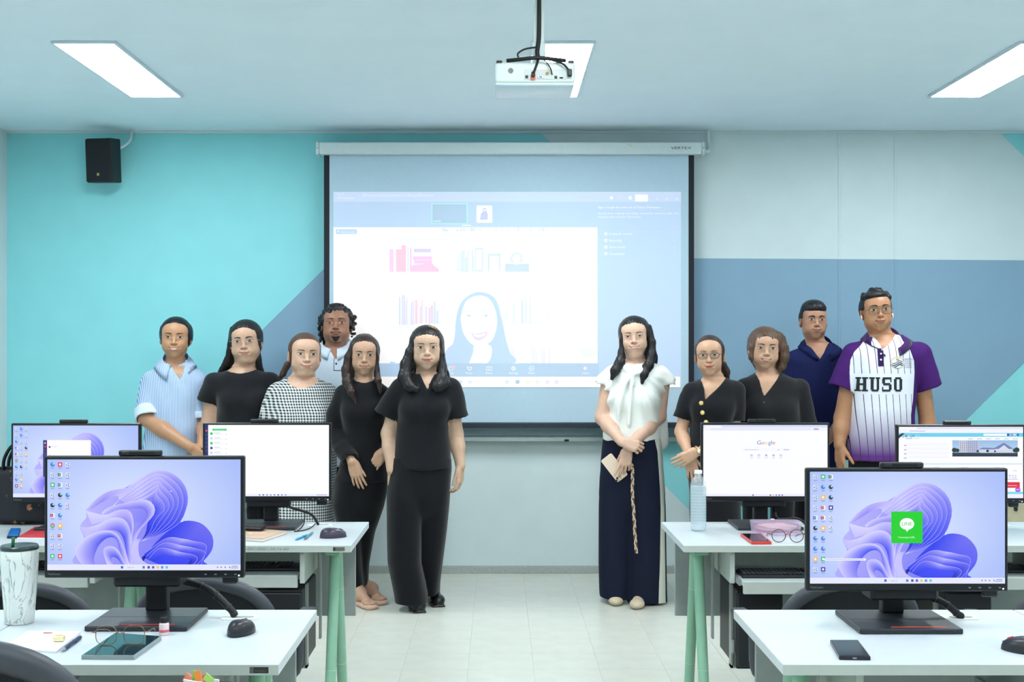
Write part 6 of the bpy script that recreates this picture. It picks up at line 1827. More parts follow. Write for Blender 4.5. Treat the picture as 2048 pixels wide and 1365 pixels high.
def pinstripe(nt):
    o = xyz(nt); s = mathn(nt, 'ADD', o[0], mathn(nt, 'MULTIPLY', o[1], .55))
    v = mathn(nt, 'SINE', mathn(nt, 'MULTIPLY', s, 2*math.pi/.0095))
    f = mathn(nt, 'SMOOTH_MIN', mathn(nt, 'MULTIPLY_ADD', v, .5, .5), 1.0, .1)
    return mixc(nt, f, lin((204, 218, 236)), lin((120, 154, 200)))
C_stripe = node_cloth('blue_pinstripe_shirting', pinstripe)
def gingham(nt):
    o = xyz(nt); P = .0165
    def band(c):
        v = mathn(nt, 'FRACT', mathn(nt, 'MULTIPLY', c, 1/P)); return mathn(nt, 'LESS_THAN', v, .5)
    a = band(mathn(nt, 'ADD', o[0], mathn(nt, 'MULTIPLY', o[1], .7))); c = band(o[2])
    s = mathn(nt, 'ADD', a, c)
    g = mixc(nt, mathn(nt, 'MULTIPLY', s, .5), lin((222, 226, 226)), lin((30, 34, 42)))
    return g
C_gingham = node_cloth('black_and_white_check', gingham)

EYE_F = dict(liner=1.0)
def glasses_on(h, parent, m, rx=.024, rz=.018, pw=2.4, y=-.104, r=.0011, zc=-.002, cxl=.0325, rimless=False, name='glasses', top=None):
    """spectacles in the head's frame"""
    w = h.wide
    b = MB(); ln = MB()
    for sg in (-1, 1):
        pts = []
        for i in range(28):
            a = 2*math.pi*i/28; c_, s_ = math.cos(a), math.sin(a)
            x = cxl*sg + rx*np.sign(c_)*abs(c_)**(2/pw); z = zc + rz*np.sign(s_)*abs(s_)**(2/pw)
            yy = y + .010*(abs(x)/.055)**2
            pts.append(h.W((x*w, yy, z)))
        if not rimless: b.tube(pts, r, m, 6, closed=True)
        c0 = h.W((cxl*sg*w, y + .0035, zc)); n = len(pts)
        ln.add([c0] + pts, [(0, 1 + i, 1 + (i + 1) % n) for i in range(n)], M_lens, True)
        e = cxl*sg + rx*sg
        b.tube([h.W((e*w, y + .012, zc + rz*.35)), h.W(((.0735)*sg*w, y + .035, zc + rz*.35)), h.W((.0790*sg*w, .0, .002)), h.W((.0790*sg*w, .016, -.004))], r*.9, m, 6)
    b.tube([h.W((-(cxl - rx)*w, y, zc + rz*.3)), h.W((0, y - .004, zc + rz*.5)), h.W(((cxl - rx)*w, y, zc + rz*.3))], r, m, 6)
    if top: b.tube([h.W((-(cxl - rx*.6)*w, y + .001, zc + rz*.95)), h.W((0, y - .003, zc + rz*top)), h.W(((cxl - rx*.6)*w, y + .001, zc + rz*.95))], r, m, 6)
    g = b.build(name, parent); ln.build('lens', g)
    return g
def button_row(f, ops, pts, m, r=.0045, name='button', off=.002):
    for px, py in pts:
        a = f.ptf(px, py); P = drape_ops(ops, [(a[0], a[2])], off)[0]
        MB().lathe([(0, 0), (r, 0), (r, .0015), (r*.7, .0025), (0, .0022)], m, P, 14, True, Matrix.Rotation(math.pi/2, 4, 'X')).build(name, f.root)

# --- woman in a blue striped shirt, far left
def person_blue_shirt():
    f = Fig('smiling woman in a pale blue striped shirt with rolled sleeves, hands joined in front', 345, 7.44, skin_mat('skin_tan', (206, 162, 126)))
    f.set_head(349, 675, 1.09, yaw=9, roll=1, full=.6, smile=1.0, open_=.75, wide=1.03, jaw=.9)
    h = f.h
    f.neck(f.pt(350, 736, .01), .050, .056)
    R = f.rows([(722, 334, 368, .06, .02), (731, 320, 384, .085, .015), (743, 302, 404, .105), (758, 291, 411, .115), (780, 291, 408, .125), (820, 293, 404, .135), (860, 291, 404, .14), (900, 285, 405, .145), (960, 284, 406, .15), (1010, 284, 408, .15)])
    f.torso(R)
    a, b, c = f.arm((303, 770, 0), (293, 838, -.09), (381, 895, -.20), (.052, .046, .030))
    a2, b2, c2 = f.arm((402, 772, 0), (412, 842, -.02), (402, 892, -.16), (.050, .042, .028))
    f.hand(c, (.75, -.05, -.66), (.1, .95, .1), (.6, 0, .7), curl=(25, 30, 20))
    f.hand(c2, (-.25, 0, -.95), (0, 1, 0), (-1, 0, 0), curl=(20, 30, 20))
    s1, h1 = sleeve(f.pt(305, 768), f.pt(295, 828, -.07), .074, .078)
    s2, h2 = sleeve(f.pt(400, 770), f.pt(410, 832, -.01), .068, .070)
    ops = [('u', loft(R), .03)] + s1 + s2 + [neck_hole(f, .062), vneck(f, 360, 757, 336, 372, 722, .0)] + h1 + h2 + [folds(.0038, 1.0)]
    f.cloth('shirt', ops, C_stripe)
    M_cuff = cloth_mat('pale_blue_cuff', (206, 222, 240), var=.04)
    for p, q in (((295, 820, -.062), (297, 839, -.100)), ((410, 824, -.01), (411, 838, -.015))):
        A, B = f.pt(*p), f.pt(*q); f.cloth('rolled_cuff', [('u', cone(A, B, .083, .080), 0), ('s', cone(A + (A - B)*.5, B + (B - A)*.5, .066, .066), .004), folds(.003, 3)], M_cuff, .0055)
    collar(f, C_stripe, .050, .060, .074, .076, 16, .036, c=f.pt(351, 727, .012), yaw=10, tilt=1.2, ops=ops)
    o = cap(h, .009) + [he(h, (.068, .034, .016), (.018, .045, .050), .02), he(h, (-.068, .034, .016), (.018, .045, .050), .02), he(h, (0, .09, -.035), (.03, .03, .035), .02), face_window(h, .078, .066, -.014, peak=.40), below(h, -.055)]
    f.hair(o, H_black, amp=.0009)
    legs_generic(f, 0.0, .80, .175, C_navy)
    f.body(); f.face(M_skd, mat('lip_rose', (176, 100, 88), .4, var=0), M_brow, eye_open=.72, brow_th=.9)

# --- woman in black tee with rimless glasses
def person_black_tee():
    f = Fig('woman in a black short-sleeved tee with thin rimless glasses and long black hair', 487, 7.36, skin_mat('skin_light', (216, 182, 156)))
    f.set_head(488, 683, 1.10, yaw=3, roll=-4, full=1.0, wide=1.04, smile=-.25, jaw=1.1)
    h = f.h
    f.neck(f.pt(487, 748, .012), .060, .068)
    R = f.rows([(735, 464, 508, .07, .02), (744, 448, 524, .09, .015), (756, 424, 546, .105), (772, 418, 552, .12), (800, 434, 545, .14), (850, 434, 548, .155), (900, 432, 552, .165), (960, 430, 556, .165), (1000, 430, 557, .165)])
    f.torso(R)
    a, b, c = f.arm((430, 774, 0), (420, 852, .0), (424, 912, -.10), (.062, .054, .033))
    a2, b2, c2 = f.arm((540, 774, 0), (560, 850, 0), (535, 912, -.14), (.060, .052, .033))
    f.hand(c, (.35, -.1, -.9), (.3, .9, 0), (.9, 0, .3)); f.hand(c2, (-.5, -.1, -.8), (0, 1, 0), (-.8, 0, .5))
    s1, h1 = sleeve(f.pt(432, 770), f.pt(419, 806), .078, .078); s2, h2 = sleeve(f.pt(540, 770), f.pt(556, 808), .076, .076)
    ops = [('u', loft(R), .03), ('u', ell(f.pt(466, 805, -.09), (.075, .07, .07)), .05), ('u', ell(f.pt(514, 805, -.09), (.075, .07, .07)), .05)] + s1 + s2 + [scoop(f.pt(481, 733, -.03), (.092, .12, .055), rot(-22, 0, 0))] + h1 + h2 + [folds(.0032, 2.0)]
    f.cloth('t_shirt', ops, C_black)
    o = cap(h, .013) + [('u', loft(f.rows([(660, 474, 500, .03, .06), (675, 464, 508, .045, .065), (690, 458, 512, .05, .07), (715, 452, 519, .055, .075), (735, 440, 525, .05, .09), (757, 431, 532, .045, .115), (800, 440, 528, .03, .135), (850, 450, 520, .02, .15)])), .03)]
    o += chain(f, [(466, 660, -.02, .020), (462, 690, .0, .020), (456, 720, .03, .022), (443, 744, .05, .022)]) + chain(f, [(507, 665, -.02, .018), (513, 690, -.01, .017), (517, 720, .0, .019), (521, 745, .02, .020), (526, 768, .02, .014)])
    o += [face_window(h, .074, .066, -.012, peak=.12)]
    f.hair(o, H_black)
    legs_generic(f, 0.0, .82, .18, C_black)
    f.body(); f.face(M_skd, mat('lip_beige', (176, 120, 104), .45, var=0), M_brow, eye_open=.85, brow_th=1.1, mouth_w=.95)
    glasses_on(h, f.root, mat('silver_wire', (190, 186, 180), .3, metal=.8), .0245, .0165, 3.0, rimless=True, y=-.106)

# --- woman in a checked dress
def person_check_dress():
    f = Fig('woman in a loose black and white checked dress with brown tied-back hair', 600, 7.22, skin_mat('skin_fair', (226, 192, 166)))
    f.set_head(614, 709, 1.11, yaw=17, roll=2, full=1.0, wide=1.06, smile=.45, jaw=.92)
    h = f.h
    f.neck(f.pt(604, 768, .01), .058, .066)
    R = f.rows([(754, 576, 632, .07, .02), (764, 560, 648, .09, .015), (778, 543, 662, .115), (798, 534, 670, .135), (840, 530, 674, .15), (900, 530, 674, .16), (960, 534, 672, .165), (1045, 540, 668, .165), (1085, 536, 672, .17)])
    f.torso(R)
    a, b, c = f.arm((556, 794, 0), (540, 862, 0), (565, 912, -.16), (.058, .050, .032)); a2, b2, c2 = f.arm((655, 794, 0), (668, 862, .02), (640, 912, -.14), (.058, .050, .032))
    f.hand(c, (.6, -.1, -.8), (0, 1, 0), (.7, 0, .6)); f.hand(c2, (-.6, -.1, -.8), (0, 1, 0), (-.7, 0, .6))
    s1, h1 = sleeve(f.pt(558, 792), f.pt(540, 860), .080, .082); s2, h2 = sleeve(f.pt(652, 792), f.pt(668, 858), .074, .076)
    ops = [('u', loft(R), .03), ('u', ell(f.pt(580, 838, -.10), (.08, .07, .075)), .06), ('u', ell(f.pt(636, 838, -.10), (.08, .07, .075)), .06)] + s1 + s2 + [scoop(f.pt(606, 757, -.04), (.088, .13, .074), rot(-18, 0, 0))] + h1 + h2 + [folds(.0035, 4.0)]
    f.cloth('dress', ops, C_gingham)
    o = cap(h, .008) + chain(f, [(575, 730, .10, .022), (566, 748, .12, .018), (558, 760, .13, .010)]) + [face_window(h, .072, .068, -.010, peak=.25), below(h, -.06, .03)]
    f.hair(o, H_brown, amp=.001)
    for s in (-1, 1): f.ops.append(('u', tcap((s*.09, .02, .85), (s*.09, .03, .07), .075, .036), .03))
    for s in (-1, 1):
        f.ops.append(('u', tcap((s*.09, .03, .05), (s*.10, -.10, .035), .034, .026), .02))
        f.cloth('shoe', [('u', ell((s*.095, -.03, .040), (.044, .125, .038)), .01), ('s', tcap((s*.09, .03, .2), (s*.09, .03, .08), .04, .04), .01), ('i', fn(lambda X, Y, Z: .0005 - Z + 0*X, (0,)*3, (0,)*3), 0)], M_shoe, .007)
    f.body(); f.face(M_skd, mat('lip_soft', (198, 128, 118), .4, var=0), M_brow2, eye_open=.85, brow_th=.9)

# --- man with curly hair at the back
def person_curly_man():
    f = Fig('man at the back in a pale grey-blue polo shirt with curly hair and a goatee', 671, 7.64, skin_mat('skin_brown', (172, 128, 104)))
    f.set_head(672, 646, 1.08, yaw=4, pitch=-9, roll=0, full=.7, wide=1.08, smile=-.15, male=True, jaw=1.1)
    h = f.h
    f.neck(f.pt(670, 712, .01), .062, .068)
    R = f.rows([(694, 648, 693, .075, .02), (703, 632, 708, .10, .01), (715, 610, 730, .115), (732, 601, 741, .125), (770, 604, 738, .135), (850, 604, 738, .145), (930, 606, 736, .15)])
    f.torso(R)
    a, b, c = f.arm((613, 738, 0), (604, 822, 0), (607, 892, -.04), (.056, .046, .032)); a2, b2, c2 = f.arm((730, 738, 0), (738, 822, 0), (735, 892, -.04), (.056, .046, .032))
    f.hand(c, (0, 0, -1), (1, .2, 0), (0, -1, 0)); f.hand(c2, (0, 0, -1), (-1, .2, 0), (0, -1, 0))
    C_polo = cloth_mat('pale_polo_cloth', (196, 212, 226), var=.04)
    s1, h1 = sleeve(f.pt(615, 736), f.pt(604, 796), .078, .076); s2, h2 = sleeve(f.pt(728, 736), f.pt(738, 796), .078, .076)
    ops = [('u', loft(R), .03)] + s1 + s2 + [neck_hole(f, .074), vneck(f, 672, 719, 660, 684, 700, -.03)] + h1 + h2 + [folds(.003, 5.0)]
    f.cloth('polo_shirt', ops, C_polo)
    collar(f, C_polo, .052, .050, .080, .082, 14, .022, c=f.pt(671, 694, .012), tilt=1.3, ops=ops)
    nav = cloth_mat('navy_trim', (36, 42, 66))
    p0, p1 = f.ptf(667, 707), f.ptf(681, 742)
    e = .0035
    for q in (((p0[0], p1[2]), (p0[0] + e, p1[2]), (p0[0] + e, p0[2] + .01), (p0[0], p0[2] + .01)), ((p0[0], p1[2]), (p1[0], p1[2]), (p1[0], p1[2] + e), (p0[0], p1[2] + e))):
        patch(ops, q, nav, .0016, 6, 6).build('placket_trim', f.root)
    button_row(f, ops, [(672, 713), (672, 728)], nav, .0055)
    rnd = random.Random(7); o = cap(h, .010)
    for i in range(150):
        a = rnd.uniform(0, 2*math.pi); el = rnd.uniform(-.15, 1.3)
        p = (.083*math.cos(el)*math.sin(a), .015 + .10*math.cos(el)*math.cos(a), .030 + .090*math.sin(el))
        o.append(he(h, p, np.full(3, rnd.uniform(.008, .014)), .005))
    for i in range(46):
        s = rnd.choice((-1, 1)); p = (s*rnd.uniform(.076, .098), rnd.uniform(-.01, .05), rnd.uniform(-.06, .06)); o.append(he(h, p, np.full(3, rnd.uniform(.007, .012)), .004))
    for i in range(26):
        p = (rnd.uniform(-.085, -.05), rnd.uniform(.05, .09), rnd.uniform(-.115, -.03)); o.append(he(h, p, np.full(3, rnd.uniform(.010, .016)), .006))
    o += [face_window(h, .062, .066, -.022, peak=.1)]
    f.hair(o, H_black, h=.0045, amp=.0015)
    legs_generic(f, 0.0, .86, .185, C_navy, shoe=mat('beige_shoe', (196, 186, 164), .5))
    f.body(); f.face(M_skd2, mat('lip_brown', (132, 88, 74), .5, var=0), M_brow, eye_open=.55, brow_th=1.0, brow_z=.002)
    # goatee and thin moustache
    M_beard = mat('beard', (40, 32, 29), .8, var=.3, vscale=300, bump=.5, bscale=900)
    b = MB(); up = lambda u: -.078 - .004*math.cos(u/.02*1.5); lo = lambda u: -.078 - .030*max(0, 1 - (abs(u)/.0225)**2.2)
    uv, q = grid_patch(lo, up, -.022, .022, 16, 8); b.add(h.drape(uv, .0035), q, M_beard, True)
    uv, q = grid_patch(lambda u: -.0535 - .004*(abs(u)/.024)**2, lambda u: -.0495 - .006*(abs(u)/.024)**2, -.024, .024, 16, 2); b.add(h.drape(uv, .0014), q, M_beard, True)
    b.build('goatee', f.root)

# --- woman in black blouse with long sleeves
def person_black_blouse():
    f = Fig('woman in a black long-sleeved blouse and slim black trousers with beige sandals', 722, 7.06, skin_mat('skin_fair2', (212, 176, 148)))
    f.set_head(729, 711, 1.01, yaw=6, roll=1, pitch=2, full=.5, wide=1.02, smile=-.1, jaw=.86)
    h = f.h
    f.neck(f.pt(728, 766, .01), .047, .054)
    R = f.rows([(754, 712, 746, .06, .02), (763, 698, 760, .08, .012), (775, 682, 770, .095), (792, 677, 773, .105), (830, 684, 772, .12), (870, 688, 771, .12), (920, 682, 774, .13), (962, 670, 776, .14)])
    f.torso(R)
    a, b, c = f.arm((686, 794, 0), (673, 868, .01), (704, 924, -.17), (.046, .038, .025)); a2, b2, c2 = f.arm((764, 794, 0), (776, 862, .06), (768, 905, -.11), (.044, .038, .025))
    f.hand(c, (.30, -.02, -.95), (.1, 1, .05), (1, 0, .2), curl=(6, 14, 10), thumb=(.85, .3, .1), tcurl=4)
    f.hand(c2, (-.62, -.02, -.78), (.1, 1, .1), (-.7, 0, .6), curl=(8, 18, 12), thumb=(.85, .35, .1))
    sl = chain(f, [(688, 790, 0, .058), (675, 830, .01, .064), (670, 866, .01, .060), (688, 900, -.09, .052)], .02) + [('u', cone(f.pt(686, 896, -.08), f.pt(702, 922, -.165), .054, .046), .015), ('s', cone(f.pt(699, 916, -.15), f.pt(705, 929, -.185), .038, .038), .002)]
    sr = chain(f, [(762, 790, 0, .054), (774, 830, .03, .056), (777, 862, .06, .050), (770, 898, -.08, .040)], .02)
    ops = [('u', loft(R), .025), ('u', ell(f.pt(708, 826, -.075), (.06, .055, .06)), .05), ('u', ell(f.pt(748, 826, -.075), (.06, .055, .06)), .05)] + sl + sr + [scoop(f.pt(728, 757, -.02), (.056, .10, .036), rot(-22, 0, 0)), folds(.0035, 6.0)]
    f.cloth('blouse', ops, C_black2)
    T = [('u', loft(f.rows([(930, 680, 774, .12), (965, 668, 777, .13), (1000, 667, 769, .12), (1030, 685, 750, .09), (1048, 700, 735, .05)])), .02),
         ('u', loft(f.rows([(940, 684, 718, .08, -.01), (975, 672, 722, .105, -.02), (1010, 664, 722, .11, -.02), (1065, 676, 722, .095, -.02), (1130, 690, 724, .075, -.02), (1177, 696, 728, .062, -.01)])), .02),
         ('u', loft(f.rows([(940, 722, 764, .08, .01), (975, 712, 770, .105, .02), (1010, 706, 769, .11, .03), (1065, 702, 750, .095, .05), (1130, 708, 738, .07, .07), (1170, 714, 736, .058, .08)])), .02), vfolds(.0022, 1.0, 40)]
    f.cloth('trousers', T, C_black2, .0085)
    M_sandal = mat('beige_sandal', (206, 172, 150), .55)
    for (hx, hy, tx, ty) in ((700, 1203, 746, 1221), (722, 1190, 764, 1212)):
        H, T_ = f.fl(hx, hy, .0), f.fl(tx, ty, .0)
        u = T_ - H; L = np.linalg.norm(u); u /= L; sd = np.array([-u[1], u[0], 0]); Rm = np.stack([sd, u, [0, 0, 1]], 1)
        L = .225; H = T_ - u*L
        f.cloth('sandal', [('u', rbox(H + u*L*.5 + [0, 0, .013], (.036, L*.5, .012), .010, Rm), .01), ('u', ell(H + u*L*.76 + [0, 0, .013], (.045, .06, .012), Rm), .01),
                           ('u', tcap(H + u*L*.70 + sd*.04 + [0, 0, .02], H + u*L*.62 + [0, 0, .058], .007, .008), .004), ('u', tcap(H + u*L*.70 - sd*.04 + [0, 0, .02], H + u*L*.62 + [0, 0, .058], .007, .008), .004)], M_sandal, .0045)
        f.ops += [('u', ell(H + u*.045 + [0, 0, .050], (.030, .042, .032), Rm), .02), ('u', tcap(H + u*.05 + [0, 0, .065], H + u*L*.66 + [0, 0, .040], .030, .024, ), .03), ('u', tcap(H + u*.055 + [0, 0, .07], H + u*.05 + [0, 0, .05], .032, .034), .03)]
        toes = [(.028, .90, .0105), (.011, .95, .0085), (-.003, .93, .008), (-.016, .89, .0075), (-.028, .83, .007)]
        sg = 1
        for (q, e, r) in toes:
            f.ops.append(('u', tcap(H + u*L*.66 + sd*q*.9 + [0, 0, .036], H + u*L*e*.98 + sd*q*1.05 + [0, 0, .031], .011, r), .006))
        f.fine.append((H + u*L*.78 - [.07, .07, .05], H + u*L*.78 + [.07, .07, .06], .004))
        q_ = f.pt(712 if hx < 710 else 725, 1165, -.01 if hx < 710 else .08); f.ops.append(('u', tcap(H + u*.055 + [0, 0, .07], q_, .030, .028), .02)); f.ops.append(('u', tcap(q_, f.pt(700 if hx < 710 else 728, 1040, -.02 if hx < 710 else .045), .028, .04), .02))
    o = cap(h, .009) + [('u', loft(f.rows([(672, 716, 740, .03, .05), (680, 706, 748, .045, .055), (690, 701, 752, .05, .06), (715, 692, 754, .055, .07), (745, 684, 757, .05, .085), (790, 686, 760, .04, .10), (840, 694, 754, .025, .115)])), .03)]
    o += chain(f, [(706, 690, -.05, .016), (697, 715, -.05, .022), (692, 740, -.06, .025), (694, 765, -.085, .025), (703, 785, -.11, .022), (712, 808, -.12, .008)], .014) + chain(f, [(748, 692, -.05, .014), (752, 715, -.05, .015), (753, 740, -.055, .017), (756, 762, -.08, .018), (760, 785, -.095, .010)], .014)
    o += [face_window(h, .076, .060, -.014, peak=.3)]
    f.hair(o, H_dkbrown)
    f.body(); f.face(M_skd, mat('lip_nude', (190, 128, 112), .45, var=0), M_brow, eye_open=.9, brow_th=.9)

# --- woman in black polo and wide trousers
def person_black_polo():
    f = Fig('woman in a black polo top and wide black trousers, gold clip in her hair', 851, 6.90, skin_mat('skin_fair3', (224, 194, 168)))
    f.set_head(854, 696, 1.07, yaw=4, roll=-1, full=.5, wide=1.05, smile=.1, jaw=.88)
    h = f.h
    f.neck(f.pt(852, 764, .012), .050, .056)
    R = f.rows([(744, 834, 870, .06, .02), (752, 820, 886, .085, .012), (763, 801, 903, .10), (778, 794, 908, .11), (805, 796, 902, .125), (840, 794, 898, .125), (880, 791, 899, .125), (912, 788, 902, .13), (937, 786, 905, .135)])
    f.torso(R)
    f.arm((800, 782, 0), (777, 868, .02), (784, 940, -.05), (.046, .041, .031)); f.arm((902, 782, 0), (912, 868, .03), (921, 932, -.01), (.046, .040, .029))
    f.hand((785, 942, -.05), (.08, -.1, -1), (.45, .85, .1), (1, -.3, .1), s=1.0, curl=(6, 12, 10), thumb=(.8, .5, .1)); f.hand((921, 934, -.01), (-.02, -.05, -1), (-.9, .35, 0), (-.35, -1, 0), s=.98, curl=(22, 34, 24), thumb=(.9, .25, .25))
    s1, h1 = sleeve(f.pt(803, 780), f.pt(771, 833), .070, .072); s2, h2 = sleeve(f.pt(900, 780), f.pt(914, 838), .068, .070)
    ops = [('u', loft(R), .03), ('u', ell(f.pt(824, 820, -.085), (.065, .06, .065)), .05), ('u', ell(f.pt(874, 820, -.085), (.065, .06, .065)), .05)] + s1 + s2 + [neck_hole(f, .062), vneck(f, 855, 778, 836, 872, 742, -.02)] + h1 + h2 + [folds(.003, 7.0)]
    f.cloth('polo_shirt', ops, C_black)
    collar(f, C_black, .044, .05, .068, .070, 20, .02, c=f.pt(853, 752, .012), tilt=1.2, ops=ops)
    T = [('u', loft(f.rows([(915, 784, 904, .115), (940, 776, 905, .125), (990, 774, 899, .13), (1020, 785, 888, .10), (1045, 810, 860, .05)])), .02),
         ('u', loft(f.rows([(930, 795, 836, .09, -.01), (965, 779, 844, .115, -.02), (1000, 773, 848, .125, -.03), (1060, 774, 842, .12, -.03), (1124, 776, 842, .12, -.03), (1160, 783, 850, .12, -.03), (1190, 788, 855, .112, -.03), (1206, 790, 856, .112, -.03)])), .015),
         ('u', loft(f.rows([(930, 848, 890, .09, .01), (965, 842, 899, .11, .02), (1000, 838, 900, .12, .03), (1060, 834, 894, .115, .06), (1130, 838, 886, .11, .10), (1170, 846, 881, .105, .12), (1187, 850, 880, .105, .13)])), .015), vfolds(.003, 2.0, 44)]
    f.cloth('trousers', T, C_black2, .0085)
    for (tx, ty, hx, hy) in ((840, 1228, 812, 1192), (878, 1216, 852, 1180)):
        T_, H = f.fl(tx, ty), f.fl(hx, hy); u = T_ - H; u /= np.linalg.norm(u); H = T_ - u*.245; sd = np.array([-u[1], u[0], 0]); Rm = np.stack([sd, u, [0, 0, 1]], 1)
        f.cloth('shoe', [('u', ell(T_ - u*.075 + [0, 0, .030], (.045, .075, .034), Rm), .01), ('u', ell(H + u*.06 + [0, 0, .040], (.036, .07, .044), Rm), .03), ('u', rbox(H + u*.125 + [0, 0, .006], (.038, .12, .006), .005, Rm), .006), ('i', fn(lambda X, Y, Z: .0005 - Z + 0*X, (0,)*3, (0,)*3), 0)], M_shoe, .0055)
        f.ops += [('u', tcap(H + u*.06 + [0, 0, .07], (H[0]*.6, H[1]*.5, .55), .036, .06), .03)]
    o = cap(h, .013) + [('u', loft(f.rows([(662, 840, 868, .03, .05), (675, 828, 880, .05, .055), (690, 822, 884, .055, .06), (715, 812, 890, .06, .07), (740, 800, 896, .06, .08), (765, 792, 902, .05, .10), (790, 800, 898, .025, .115)])), .03)]
    o += chain(f, [(829, 680, -.05, .018), (820, 705, -.055, .025), (812, 730, -.065, .031), (809, 755, -.09, .035), (818, 773, -.115, .030), (832, 779, -.125, .018)], .016)
    o += chain(f, [(878, 685, -.05, .014), (882, 710, -.055, .018), (884, 735, -.065, .024), (884, 758, -.095, .030), (876, 774, -.12, .030), (893, 768, -.10, .026)], .016)
    o += [face_window(h, .067, .063, -.018, peak=.1)]
    f.hair(o, H_black)
    M_clip = mat('gold_hair_clip', (150, 132, 92), .35, metal=.5)
    A, B = f.pt(857, 653, -.06), f.pt(874, 661, -.05)
    MB().tube([A, (A + B)/2 + [0, -.004, .004], B], [.004, .007, .004], M_clip, 8).build('hair_clip', f.root)
    f.body(); f.face(M_skd, mat('lip_red', (182, 84, 84), .4, var=0), M_brow2, eye_open=.95, brow_th=.75, brow_z=.001)

